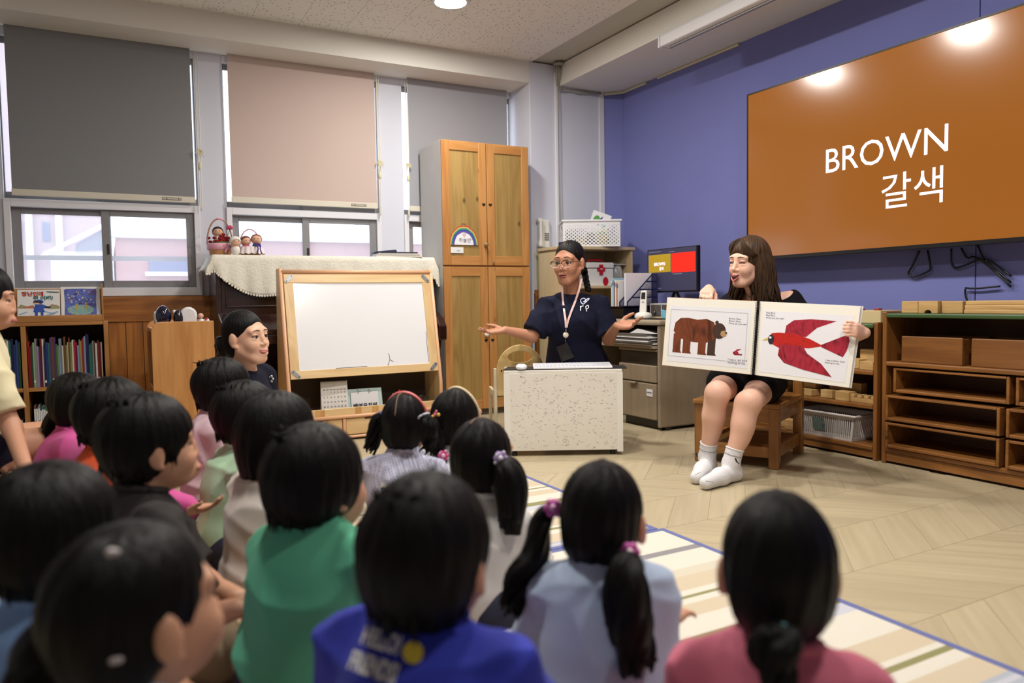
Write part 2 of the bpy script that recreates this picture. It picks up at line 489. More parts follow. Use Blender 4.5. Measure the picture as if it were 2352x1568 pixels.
# windows: white frame, two sliding sashes in a back-lit grey, glass, roller blind
def glass_mat():
    m = bpy.data.materials.new('window_glass'); m.use_nodes = True; nt = m.node_tree; nt.nodes.clear(); L = nt.links
    out = nt.nodes.new('ShaderNodeOutputMaterial'); tr = nt.nodes.new('ShaderNodeBsdfTransparent'); gl = nt.nodes.new('ShaderNodeBsdfGlossy')
    tr.inputs['Color'].default_value = (0.93, 0.95, 0.96, 1); gl.inputs['Roughness'].default_value = 0.03
    di = nt.nodes.new('ShaderNodeBsdfTranslucent'); di.inputs['Color'].default_value = (0.9, 0.92, 1.0, 1)
    m1 = nt.nodes.new('ShaderNodeMixShader'); m1.inputs[0].default_value = 0.06
    L.new(tr.outputs[0], m1.inputs[1]); L.new(gl.outputs[0], m1.inputs[2])
    m2 = nt.nodes.new('ShaderNodeMixShader'); m2.inputs[0].default_value = 0.13       # washed-out overexposure haze mixed into the pane, along with the insect screen
    L.new(m1.outputs[0], m2.inputs[1]); L.new(di.outputs[0], m2.inputs[2])
    L.new(m2.outputs[0], out.inputs['Surface'])
    return m
M_glass = glass_mat()
M_frame = plain('white_window_frame', (222, 222, 228), 0.4)
M_sash = plain('backlit_sash', (132, 131, 134), 0.45, var=0.08, vscale=25)  # darker than the frame: back-lit shade put into the sash colour
def fabric(name, col, tr=0.12):
    if name in MATS: return MATS[name]
    m, nt, b = node_mat(name); L = nt.links
    b.inputs['Base Color'].default_value = lin(col); b.inputs['Roughness'].default_value = 0.9
    tl = nt.nodes.new('ShaderNodeBsdfTranslucent'); tl.inputs['Color'].default_value = lin(col)
    mx = nt.nodes.new('ShaderNodeMixShader'); mx.inputs[0].default_value = tr
    L.new(b.outputs[0], mx.inputs[1]); L.new(tl.outputs[0], mx.inputs[2]); L.new(mx.outputs[0], nt.nodes['Material Output'].inputs['Surface'])
    tc = nt.nodes.new('ShaderNodeTexCoord'); wv = nt.nodes.new('ShaderNodeTexNoise'); wv.inputs['Scale'].default_value = 500
    L.new(tc.outputs['Object'], wv.inputs['Vector'])
    bp = nt.nodes.new('ShaderNodeBump'); bp.inputs['Strength'].default_value = 0.15; bp.inputs['Distance'].default_value = 0.002
    L.new(wv.outputs['Fac'], bp.inputs['Height']); L.new(bp.outputs['Normal'], b.inputs['Normal'])
    MATS[name] = m
    return m
def window(n, x0, x1, label):
    w = thing('window_%d' % n, label, 'window', ((x0+x1)/2, YW, ZS)); w['kind'] = 'structure'
    cx = (x0+x1)/2; hw = (x1-x0)/2; H = ZB-ZS
    f = MB(); t = 0.036
    f.box(-hw, -hw+t, -0.02, 0.08, 0, 0.6); f.box(hw-t, hw, -0.02, 0.08, 0, 0.6); f.box(-hw, -hw+0.006, 0.0, 0.08, 0.6, H); f.box(hw-0.006, hw, 0.0, 0.08, 0.6, H)
    f.box(-hw+t, hw-t, -0.02, 0.08, 0, 0.055); f.box(-hw+0.006, hw-0.006, 0.0, 0.08, H-0.05, H)
    f.box(-hw+t, hw-t, -0.02, 0.06, 0.552, 0.60)
    part('window_frame', f, M_frame, w, bevel=0.004)
    # lower pair of sliding sashes, upper fixed pair behind the blind
    for (a, b, y, z0, z1) in ((-hw+t, 0.02, 0.03, 0.055, 0.552), (-0.035, hw-t, 0.005, 0.055, 0.552), (-hw+0.006, 0.02, 0.03, 0.60, H-0.05), (-0.035, hw-0.006, 0.005, 0.60, H-0.05)):
        s = MB(); q = 0.05 if z0 < 0.3 else 0.008; lo = 0.045
        s.box(a, a+q, y, y+0.022, z0, z1); s.box(b-q, b, y, y+0.022, z0, z1)
        s.box(a+q, b-q, y, y+0.022, z0, z0+lo); s.box(a+q, b-q, y, y+0.022, z1-0.038, z1)
        so = part('sash', s, M_sash, w, bevel=0.003)
        part('pane', MB().box(a+q, b-q, y+0.009, y+0.012, z0+lo, z1-0.038), M_glass, so)
        if y > 0.02 and z0 < 0.3:
            h = MB().box(-0.012, 0.012, y-0.022, y+0.002, 0.25, 0.30); h.box(-0.007, 0.007, y-0.034, y-0.02, 0.27, 0.335)
            part('latch', h, plain('dark_latch', (60, 60, 64), 0.3, 0.6), so, bevel=0.003)
    # guard rail outside the glass
    g = MB().box(-hw, hw, 0.115, 0.135, 0.235, 0.265)
    part('guard_rail', g, M_frame, w)
    return w
window(1, *WIN[0], 'wide sliding window under the dark grey roller blind')
window(2, *WIN[1], 'sliding window under the pinkish roller blind above the piano')
window(3, *WIN[2], 'narrow strip of window under the pale grey blind beside the tall cabinet')

def bead_cord(x, y, z0, z1, parent, tassel):
    mb = MB()
    for dx in (-0.008, 0.008):
        mb.tube([(x+dx, y, z1), (x+dx*1.2, y, (z0+z1)/2), (x+dx*0.6, y, z0+0.03), (x, y, z0)], 0.0035, 6)
    part('pull_cord', mb, plain('cord_white', (226, 222, 208), 0.5), parent, smooth=True)
    t = MB()
    for k in range(9):
        a = k*0.7
        t.tube([(x, y-0.006, tassel), (x+0.022*math.cos(a), y-0.012, tassel+0.02*math.sin(a)), (x+0.034*math.cos(a), y-0.008, tassel-0.015+0.03*math.sin(a))], [0.005, 0.004, 0.001], 5)
    t.ball((x, y-0.008, tassel-0.095), (0.012, 0.008, 0.026), 10, 6)
    part('cord_tie', t, plain('cream_tie', (214, 206, 170), 0.6), parent, smooth=True)
def blind(x0, x1, zb, col, name, label, cord, yb=0.0):
    b = thing('roller_blind', label, 'blind', ((x0+x1)/2, YW-0.045, zb))
    hw = (x1-x0)/2; H = ZB-zb
    mb = MB(); N = 24; z_0 = 0.03
    prof = [(0.004*math.sin(i/N*3.1), z_0+(H-z_0)*i/N) for i in range(N+1)]
    outline = prof + [(y_+0.0015, z_) for y_, z_ in reversed(prof)]
    n0 = len(outline)
    mb.v = [(-hw, y_, z_) for y_, z_ in outline] + [(hw, y_, z_) for y_, z_ in outline]
    mb.f = [(i, (i+1) % n0, n0+(i+1) % n0, n0+i) for i in range(n0)]; mb.mi = [0]*n0
    part('blind_fabric', mb, fabric(name, col), b)
    part('bottom_bar', MB().box(-hw-0.002, hw+0.002, -0.008, 0.012, 0, 0.04), plain('cream_bar', (212, 206, 190), 0.5), b, bevel=0.003)
    l = MB().box(hw-0.20, hw-0.085, -0.0095, -0.008, 0.012, 0.029)
    lb = part('maker_label', l, plain('label_grey', (92, 88, 78), 0.5), b)
    l2 = MB(); 
    l2.box(hw-0.196, hw-0.176, -0.0102, -0.0095, 0.016, 0.026); l2.box(hw-0.17, hw-0.105, -0.0102, -0.0095, 0.016, 0.026); l2.box(hw-0.10, hw-0.089, -0.0102, -0.0095, 0.016, 0.026)
    part('label_print', l2, plain('label_pale', (188, 182, 164), 0.5), lb)
    if cord is not None:
        bead_cord(cord, -0.012, -0.05, H-0.02, b, 0.34)
    return b
blind(-0.478, 0.546, 1.532, (140, 141, 143), 'dark_grey_blind', 'dark grey roller blind over the leftmost window', 0.548)
blind(0.780, 1.808, 1.548, (206, 186, 178), 'pink_blind', 'dusty pink roller blind over the middle window', 0.535)
blind(2.066, 2.92, 1.542, (166, 167, 174), 'pale_grey_blind', 'pale grey roller blind partly behind the tall cabinet', -0.44)

# ceiling lamps: flush round LED discs; the last is added to brighten the children
M_led = emit('led_disc', (255, 244, 224), 14.0); M_led.cycles.emission_sampling = 'NONE'
LAMPS = [(1.95, 4.36), (1.88, 3.2), (1.88, 2.04), (1.88, 0.75), (0.35, 1.95)]
wl = ['beside the window beam, seen at the top of the picture', 'mirrored at the top right of the television', 'third along the row from the windows', 'at the far end of the row from the windows', 'added out of view to brighten the seated children']
for i, (x, y) in enumerate(LAMPS):
    t = thing('ceiling_lamp', 'round flush white ceiling lamp ' + wl[i], 'lamp', (x, y, ZC), 0, 'round ceiling lamps')
    part('rim', MB().lathe([(0.115, 0.0), (0.118, -0.012), (0.108, -0.018), (0.098, -0.012)], seg=32), M_white, t, smooth=True)
    part('diffuser', MB().lathe([(0.099, -0.006), (0.098, -0.013), (0.05, -0.016), (0.001, -0.017)], seg=32), M_led, t, smooth=True)
    ld = bpy.data.lights.new('lamp_light', 'AREA'); ld.shape = 'DISK'; ld.size = 0.19; ld.energy = LAMP_POWER; ld.color = (1.0, 0.955, 0.89)
    lo = bpy.data.objects.new('lamp_light', ld); COL.objects.link(lo); lo.parent = t; lo.location = (0, 0, -0.02)

# white projection-screen case under the beam
t = thing('projector_screen_case', 'long white case of a roll-up screen fixed under the beam', 'screen case', (3.27, 3.4, ZB))
part('case', MB().box(-0.055, 0.055, -1.6, 0.5, -0.075, 0.0), M_white, t, bevel=0.012)
part('bottom_bar', MB().box(-0.012, 0.012, -1.55, 0.46, -0.086, -0.0745), plain('bar_grey', (150, 150, 150), 0.4), t)
part('end_cap', MB().box(-0.058, 0.058, 0.5, 0.515, -0.078, 0.0), M_white, t, bevel=0.005)

# cables and conduit on the column
cb = thing('column_cables', 'bundle of grey cables with ceiling rose running down the column corner', 'cable', (3.215, YK, ZC))
part('ceiling_rose', MB().lathe([(0.045, 0.0), (0.05, -0.012), (0.03, -0.02)], (0, -0.06, 0), 16), plain('rose_grey', (150, 152, 140), 0.5), cb, smooth=True)
for k in range(4):
    a = (k-1.5)*0.012
    part('cable', MB().tube([(a, -0.06, -0.01), (a*1.1, -0.05-0.004*k, -0.08), (a+0.012, -0.03, -0.16+0.01*k), (0.06+a, -0.02, -0.205+0.006*k), (0.2, -0.016-0.002*k, -0.185-0.008*k+0.008), (0.32, -0.016, -0.175-0.006*k), (0.43, -0.014, -0.165-0.004*k)], 0.0055, 6), plain('cable_grey', (168, 166, 156), 0.5), cb, smooth=True)
part('conduit', MB().box(-0.012, 0.012, -0.014, 0, -1.75, -0.06), M_white, cb, bevel=0.003)
part('cable', MB().tube([(0.014, -0.02, -0.18), (0.02, -0.02, -0.4), (0.018, -0.02, -1.0), (0.03, -0.02, -1.55)], 0.004, 6), MATS['cable_grey'], cb, smooth=True)
# ---------------------------------------------------------------- furniture along the window wall
def boxp(name, x0, x1, y0, y1, z0, z1, mat, parent=None, bevel=0.003, **kw):
    return part(name, MB().box(x0, x1, y0, y1, z0, z1), mat, parent, bevel=bevel, **kw)

# --- picture-book shelf at the far left
M_pine_x = wood('shelf_pine_x', (186, 132, 74), (150, 98, 48), 'x', 1.0, 0.45)
M_pine_z = wood('shelf_pine_z', (186, 132, 74), (150, 98, 48), 'z', 1.0, 0.45)
bs = thing('bookshelf', 'low wooden bookcase packed with picture books by the window', 'bookshelf', (-0.6, 5.28, 0))
def bl(x): return x+0.6
Y0, Y1 = -0.15, 0.15
for x in (-1.2, -0.845, -0.445, -0.025):
    boxp('upright', bl(x), bl(x)+0.025, Y0, Y1, 0, 0.765 if x > -0.1 or x < -1.1 else 0.745, M_pine_z, bs)
boxp('top_board', bl(-1.175), bl(-0.025), Y0, Y1, 0.745, 0.765, M_pine_x, bs)
for x0, x1 in ((-1.175, -0.845), (-0.82, -0.445), (-0.42, -0.025)):
    boxp('shelf_board', bl(x0), bl(x1), Y0+0.003, Y1, 0.365, 0.388, M_pine_x, bs)
    boxp('bottom_board', bl(x0), bl(x1), Y0+0.003, Y1, 0.03, 0.05, M_pine_x, bs)
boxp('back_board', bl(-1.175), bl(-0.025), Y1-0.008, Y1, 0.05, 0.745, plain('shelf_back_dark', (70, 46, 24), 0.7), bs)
# slanted display rack on top
rk = thing('display_rack', 'slanted wooden display ledge on top of the bookcase', 'rack', (-0.6, 5.28, 0.7655))
boxp('base', bl(-1.175), bl(-0.03), -0.12, 0.13, 0, 0.022, M_pine_x, rk)
boxp('lip', bl(-1.175), bl(-0.03), -0.135, -0.12, 0, 0.04, M_pine_x, rk)
part('back_rest', MB().hexa([(bl(-1.175), -0.02, 0.022), (bl(-0.03), -0.02, 0.022), (bl(-0.03), -0.005, 0.022), (bl(-1.175), -0.005, 0.022),
     (bl(-1.175), 0.06, 0.20), (bl(-0.03), 0.06, 0.20), (bl(-0.03), 0.075, 0.20), (bl(-1.175), 0.075, 0.20)]), M_pine_x, rk)
boxp('end_panel', bl(-0.03), bl(-0.02), -0.13, 0.10, 0, 0.225, M_pine_z, rk)

def poster_book(name, label, cx, w, h, cover_col):
    """a picture book leaning on the rack; local x right, z up along the cover"""
    t = thing(name, label, 'book', (cx, 5.28-0.115, 0.7655+0.0225), 0)
    t.rotation_euler = (math.radians(-22), 0, 0)
    boxp('pages', -w/2+0.003, w/2-0.003, 0.002, 0.010, 0.002, h-0.003, plain('page_white', (232, 230, 222), 0.7), t, bevel=0)
    boxp('cover', -w/2, w/2, 0, 0.002, 0, h, cover_col, t, bevel=0)
    boxp('cover', -w/2, w/2, 0.010, 0.012, 0, h, cover_col, t, bevel=0)
    return t
def blotch_mat(name, cols, scale, stretch=(1, 1, 1)):
    m, nt, b = node_mat(name); L = nt.links
    tc = nt.nodes.new('ShaderNodeTexCoord'); mp = nt.nodes.new('ShaderNodeMapping'); mp.inputs['Scale'].default_value = stretch
    L.new(tc.outputs['Object'], mp.inputs['Vector'])
    n = nt.nodes.new('ShaderNodeTexNoise'); n.inputs['Scale'].default_value = scale; n.inputs['Detail'].default_value = 3; n.inputs['Distortion'].default_value = 1.5
    L.new(mp.outputs['Vector'], n.inputs['Vector'])
    rp = nt.nodes.new('ShaderNodeValToRGB'); e = rp.color_ramp.elements
    while len(e) < len(cols): e.new(0.5)
    for i, c in enumerate(cols):
        e[i].position = 0.3+0.4*i/(len(cols)-1); e[i].color = lin(c)
    L.new(n.outputs['Fac'], rp.inputs['Fac']); L.new(rp.outputs['Color'], b.inputs['Base Color']); b.inputs['Roughness'].default_value = 0.35
    return m
def flat(mb, pts, y=-0.0012):
    mb.poly([(p[0], y, p[1]) for p in pts])
def disc(cx, cz, rx, rz, n=14, a0=0.0): return [(cx+rx*math.cos(a0+2*math.pi*k/n), cz+rz*math.sin(a0+2*math.pi*k/n)) for k in range(n)]
pb = poster_book('picture_book', 'white picture book with red Korean title and a figure in a blue coat', -0.352, 0.212, 0.182, plain('cover_white', (226, 226, 224), 0.35))
W = 0.212
for nm, col, polys in (('printed_hills', (150, 150, 110), [[(-0.104, 0.072), (-0.09, 0.09), (-0.06, 0.078), (-0.03, 0.085), (-0.02, 0.066), (-0.1, 0.064)], [(0.04, 0.066), (0.06, 0.082), (0.085, 0.086), (0.104, 0.075), (0.104, 0.06), (0.05, 0.058)]]),
                       ('printed_roof', (196, 110, 84), [[(-0.08, 0.066), (-0.07, 0.078), (-0.025, 0.08), (-0.02, 0.064)], [(0.05, 0.084), (0.07, 0.09), (0.078, 0.08)]]),
                       ('printed_snow', (150, 176, 200), [[(-0.1, 0.03), (-0.06, 0.045), (-0.055, 0.04), (-0.095, 0.024)], [(0.03, 0.02), (0.09, 0.045), (0.1, 0.04), (0.05, 0.012)], [(-0.09, 0.012), (-0.04, 0.02), (0.02, 0.008), (-0.03, 0.003)], [(0.02, 0.05), (0.08, 0.03), (0.075, 0.026), (0.03, 0.04)]]),
                       ('printed_coat', (40, 78, 168), [[(-0.018, 0.088), (0.014, 0.09), (0.045, 0.075), (0.042, 0.066), (0.022, 0.064), (0.03, 0.04), (-0.028, 0.04), (-0.024, 0.066)], disc(0.0, 0.105, 0.024, 0.014), [(-0.02, 0.042), (-0.006, 0.042), (-0.006, 0.008), (-0.022, 0.008)], [(0.008, 0.042), (0.022, 0.042), (0.022, 0.012), (0.01, 0.012)]]),
                       ('printed_hair', (24, 24, 36), [[(-0.028, 0.098), (0.016, 0.095), (0.012, 0.108), (-0.026, 0.112)], [(0.03, 0.073), (0.06, 0.078), (0.058, 0.067), (0.034, 0.064)]]),
                       ('printed_face', (222, 176, 140), [[(-0.024, 0.09), (0.004, 0.088), (0.002, 0.098), (-0.024, 0.1)]]),
                       ('printed_bar', (90, 112, 112), [[(0.04, 0.172), (0.1, 0.168), (0.104, 0.162), (0.06, 0.163), (0.036, 0.168)]])):
    for k, q in enumerate(polys):
        mb = MB(); flat(mb, q, -0.0008-0.0003*['printed_hills','printed_roof','printed_snow','printed_coat','printed_hair','printed_face','printed_bar'].index(nm))
        part(nm, mb, plain(nm, col, 0.4), pb)
lettering('title', '장난인데', 0.030, (-0.03, -0.001, 0.153), (1, 0, 0), (0, 0, 1), plain('title_red', (176, 52, 44), 0.4), pb, bold=0.0012)
lettering('title', '뭐 어때?', 0.030, (0.022, -0.001, 0.126), (1, 0, 0), (0, 0, 1), plain('title_teal', (60, 104, 112), 0.4), pb, bold=0.0012)
pb2 = poster_book('picture_book', 'picture book with a purple starry night painting, right on the rack', -0.138, 0.204, 0.2, MATS['cover_white'])
night = MB(); ow = [(-0.085, 0.012), (-0.08, 0.008), (0.0, 0.012), (0.076, 0.01), (0.082, 0.016), (0.08, 0.1), (0.084, 0.176), (0.078, 0.186), (0.0, 0.188), (-0.078, 0.186), (-0.086, 0.178), (-0.082, 0.1)]
flat(night, ow); part('painting', night, blotch_mat('night_paint', [(70, 40, 120), (60, 70, 150), (90, 110, 190), (96, 84, 150), (130, 70, 140)], 16), pb2)
lake = MB(); flat(lake, disc(-0.002, 0.05, 0.07, 0.034, 20), -0.0016); part('painted_lake', lake, blotch_mat('lake_paint', [(70, 110, 180), (150, 190, 120), (90, 130, 190), (200, 210, 150)], 40, (1, 1, 4)), pb2)
st = MB()
for k in range(26):
    flat(st, disc(R_.uniform(-0.07, 0.07), R_.uniform(0.09, 0.176), R_.uniform(0.002, 0.0055), R_.uniform(0.002, 0.005), 6), -0.0016)
part('painted_stars', st, plain('star_yellow', (222, 214, 150), 0.4), pb2)
fg = MB()
for x, h in ((-0.022, 0.03), (0.026, 0.042)):
    flat(fg, [(x-0.006, 0.055), (x+0.007, 0.053), (x+0.005, 0.055+h*0.7), (x-0.004, 0.055+h*0.7)], -0.002); flat(fg, disc(x, 0.06+h*0.8, 0.006, 0.007, 8), -0.002)
part('painted_figures', fg, plain('figure_ochre', (190, 150, 60), 0.4), pb2)

# --- books, every one its own thing
BCOL = {'red': (168, 30, 30), 'dark red': (110, 18, 26), 'crimson': (150, 20, 44), 'white': (206, 204, 198), 'cream': (204, 196, 164), 'lilac': (152, 132, 162), 'grey': (132, 134, 134), 'pale blue': (120, 150, 178),
        'blue': (44, 70, 136), 'navy': (26, 30, 72), 'teal': (34, 100, 92), 'turquoise': (92, 164, 156), 'green': (64, 104, 60), 'olive': (122, 128, 72), 'light green': (150, 176, 130), 'brown': (104, 66, 38), 'orange': (196, 104, 44), 'purple': (84, 52, 108), 'yellow': (206, 180, 80), 'pink': (190, 120, 140)}
def book_mat(cn):
    nm = 'spine_'+cn.replace(' ', '_')
    if nm in MATS: return MATS[nm]
    return plain(nm, BCOL[cn], 0.4, var=0.12, vscale=30)
M_pages = plain('book_pages', (214, 208, 190), 0.8)
def book(x, w, h, d, z, y, cn, label, group, band=None):
    t = thing('picture_book', label, 'book', (x+w/2, y, z), 0, group)
    mb = MB(); mb.box(-w/2, w/2, 0, 0.002, 0, h); mb.box(-w/2, -w/2+0.0014, 0.002, d, 0, h); mb.box(w/2-0.0014, w/2, 0.002, d, 0, h)
    part('cover', mb, book_mat(cn), t)
    boxp('pages', -w/2+0.0015, w/2-0.0015, 0.0022, d-0.003, 0.003, h-0.003, M_pages, t, bevel=0)
    if band:
        boxp('spine_label', -w/2+0.0005, w/2-0.0005, -0.0006, 0.0001, h*band[0], h*band[1], plain('label_white', (222, 222, 218), 0.5), t, bevel=0)
    return t
rb = random.Random(3)
seq = ['red','dark red','teal','light green','grey','lilac','purple','dark red','white','navy','blue','teal','purple','brown','purple','green','light green','pale blue','grey','white','brown','olive','cream','brown','olive','white','crimson','crimson','pale blue','grey','yellow','crimson','pale blue','navy','navy','teal','teal','grey','brown','white','dark red','dark red','cream','turquoise','teal','brown','white']
x = -0.416
for i, c in enumerate(seq):
    w = 0.0082+rb.uniform(-0.0025, 0.0022)
    h = rb.uniform(0.235, 0.29)
    if c == 'navy' and i > 30: h = 0.30
    if x+w > -0.03: break
    book(x, w, h, 0.2, 0.3885, 5.28-0.13+rb.uniform(-0.006, 0.012), c, '%s picture-book spine, %s from the left in the right upper cubby' % (c, ORD(i+1)), 'books in the right upper cubby', (0.1, 0.16) if rb.random() < 0.3 else None)
    x += w+0.0006
x = -0.66
for i, c in enumerate(['green','grey','blue','navy','purple','red','crimson','purple','crimson','white','white','grey','white','teal','navy','blue','blue','green','green']):
    w = 0.0105+rb.uniform(-0.002, 0.003); h = rb.uniform(0.24, 0.29)
    if x+w > -0.448: break
    book(x, w, h, 0.2, 0.3885, 5.28-0.13+rb.uniform(-0.006, 0.012), c, '%s picture-book spine, %s from the left in the cubby by the boy' % (c, ORD(i+1)), 'books in the left upper cubby')
    x += w+0.0008
x = -0.40
for i, c in enumerate(['brown','white','grey','blue','green','teal','green','navy','light green','green','purple','lilac','blue','pink','purple','lilac','orange','blue','pink','green','purple','navy','teal','white','green','brown']):
    w = 0.0088+rb.uniform(-0.001, 0.001); h = (0.222 if i < 10 else 0.195)+rb.uniform(-0.01, 0.012)
    book(x, w, h, 0.18, 0.0505, 5.28-0.125, c, '%s slim reader with a white label, %s from the left in the lower cubby' % (c, ORD(i+1)), 'labelled readers in the lower cubby', (0.62, 0.92))
    x += w+0.0008
x = -0.54
for i in range(8):
    book(x, 0.0095, 0.15, 0.16, 0.0505, 5.28-0.12, 'purple', 'purple booklet with a white top, %s from the left beside the divider' % ORD(i+1), 'purple booklets in the bottom cubby', (0.4, 1.0))
    x += 0.0105

# --- low unit with the rounded orange end panel
M_orange = wood('orange_pine', (210, 154, 94), (182, 124, 66), 'z', 0.9, 0.4)
lu = thing('low_cabinet', 'orange pine low cabinet end with a rounded corner beside the piano', 'cabinet', (0.355, 4.4, 0))
r = 0.05
outl = [(-0.156, 0), (0.156, 0), (0.156, 0.765)] + [(-0.156+r-r*math.sin(a), 0.765-r+r*math.cos(a)) for a in [k*math.pi/12 for k in range(7)]]
part('end_panel', MB().prism(outl, (0, 0.022, 0)), M_orange, lu, bevel=0.003)
part('end_panel', MB().prism(outl, (0, 0.022, 0), (0, 0.52, 0)), M_orange, lu, bevel=0.003)
for z in (0.04, 0.38, 0.708):
    boxp('shelf_board', -0.15, 0.15, 0.022, 0.52, z, z+0.02, M_orange, lu)
boxp('back_board', 0.146, 0.155, 0.022, 0.52, 0.06, 0.708, M_orange, lu)
# ornaments on it
zt = 0.7285
def orn(px, py, dy): 
    p = on(px, py, 'y', 4.4+dy); return p
M_gloss_navy = plain('glossy_navy', (10, 12, 40), 0.08, coat=1.0)
M_gloss_white = plain('glossy_white', (226, 226, 230), 0.12, coat=0.6)
t = thing('toy_mouse', 'glossy navy round toy on the low cabinet top', 'toy', (0.27, 4.56, zt))
part('body', MB().ball((0, 0, 0.062), (0.042, 0.042, 0.062), 20, 14), M_gloss_navy, t, smooth=True)
part('stripe', MB().lathe([(0.036, 0.012), (0.0425, 0.04), (0.0435, 0.062), (0.041, 0.08), (0.037, 0.092)], (-0.006, 0.012, 0.0), 20), M_gloss_white, t, smooth=True)
t = thing('toy_egg', 'dark glossy egg-shaped toy beside the white arched ornament', 'toy', (0.345, 4.55, zt))
part('body', MB().ball((0, 0, 0.05), (0.026, 0.026, 0.05), 16, 12), plain('glossy_dark', (26, 24, 36), 0.12, coat=0.6), t, smooth=True)
part('ear', MB().ball((-0.018, 0.01, 0.088), (0.01, 0.008, 0.012), 10, 6), M_gloss_white, t, smooth=True)
t = thing('arched_ornament', 'white glazed arched ornament with pin holes', 'ornament', (0.398, 4.54, zt))
arch = [(-0.044, 0), (0.044, 0), (0.046, 0.06)] + [(0.046*math.cos(a), 0.066+0.048*math.sin(a)) for a in [k*math.pi/10 for k in range(1, 10)]] + [(-0.046, 0.06)]
part('body', MB().prism(arch, (0, 0.05, 0)), M_gloss_white, t, bevel=0.012)
dots = MB()
for k in range(9): dots.lathe([(0.0016, 0.0), (0.0015, 0.001), (0.0003, 0.0016)], (-0.025+0.006*k, -0.0005, 0.03+0.022*math.sin(k*1.3)+0.004*k), 8, (1, 0, 0), (0, 0, 1), (0, -1, 0))
part('pin_holes', dots, M_white, t)
t = thing('figurine', 'tiny pink and white figurine right of the arched ornament', 'figurine', (0.462, 4.54, zt))
part('body', MB().ball((0, 0, 0.024), (0.018, 0.016, 0.024), 14, 8), plain('fig_pale', (214, 218, 230), 0.3), t, smooth=True)
part('head', MB().ball((-0.002, 0, 0.062), (0.015, 0.014, 0.016), 14, 8), plain('fig_skin', (214, 170, 150), 0.4), t, smooth=True)
part('arm', MB().ball((0.016, 0, 0.036), (0.009, 0.008, 0.009), 10, 6), MATS['fig_skin'], t, smooth=True)
t = thing('trinket', 'small red and white trinket at the cabinet edge', 'trinket', (0.494, 4.53, zt))
part('body', MB().ball((0, 0, 0.024), (0.012, 0.012, 0.024), 12, 8), M_gloss_white, t, smooth=True)
part('cap', MB().ball((-0.004, 0, 0.046), (0.009, 0.009, 0.006), 12, 6), plain('trinket_red', (170, 40, 40), 0.3), t, smooth=True)

# --- upright piano under a cream cloth
M_piano = wood('dark_mahogany', (52, 24, 16), (28, 12, 8), 'x', 1.0, 0.22, knots=False, coat=0.5)
pn = thing('upright_piano', 'dark mahogany upright piano under a cream cloth', 'piano', (1.35, 5.27, 0))
XH = 0.74
boxp('case_side', -XH, -XH+0.035, -0.17, 0.17, 0, 1.14, M_piano, pn, 0.005); boxp('case_side', XH-0.035, XH, -0.17, 0.17, 0, 1.14, M_piano, pn, 0.005)
boxp('lid', -XH-0.01, XH+0.01, -0.185, 0.175, 1.14, 1.165, M_piano, pn, 0.006)
boxp('back', -XH+0.035, XH-0.035, 0.14, 0.17, 0.05, 1.14, M_piano, pn)
up = boxp('upper_panel', -XH+0.035, XH-0.035, -0.15, -0.13, 0.78, 1.14, M_piano, pn)
for a, b in ((-0.68, -0.36), (-0.32, 0.32), (0.36, 0.68)):
    mb = MB(); t_ = 0.014
    mb.box(a, b, -0.158, -0.15, 0.83, 0.83+t_); mb.box(a, b, -0.158, -0.15, 1.08, 1.08+t_); mb.box(a, a+t_, -0.158, -0.15, 0.844, 1.08); mb.box(b-t_, b, -0.158, -0.15, 0.844, 1.08)
    part('moulding', mb, M_piano, up, bevel=0.003)
boxp('key_bed', -XH+0.036, XH-0.036, -0.41, -0.155, 0.60, 0.66, M_piano, pn, 0.006)
part('fall_board', MB().prism([(-0.40, 0.66), (-0.16, 0.66), (-0.16, 0.775), (-0.22, 0.785), (-0.38, 0.72), (-0.405, 0.69)], (1.36, 0, 0), (-0.68, 0, 0), (0, 1, 0), (0, 0, 1)), M_piano, pn, bevel=0.004)
for s in (-1, 1):
    x0 = s*(XH-0.03)
    part('key_block', MB().prism([(-0.42, 0.58), (-0.17, 0.56), (-0.17, 0.80), (-0.24, 0.79), (-0.37, 0.74), (-0.425, 0.68)], (0.06, 0, 0), (x0-0.03, 0, 0), (0, 1, 0), (0, 0, 1)), M_piano, pn, bevel=0.008)
    part('leg', MB().lathe([(0.028, 0), (0.034, 0.02), (0.022, 0.06), (0.03, 0.3), (0.022, 0.5), (0.034, 0.56), (0.034, 0.6)], (s*(XH-0.05), -0.36, 0), 14), M_piano, pn, smooth=True)
boxp('lower_panel', -XH+0.035, XH-0.035, -0.13, -0.11, 0.12, 0.60, M_piano, pn)
boxp('plinth', -XH+0.035, XH-0.035, -0.16, 0.14, 0, 0.12, M_piano, pn)
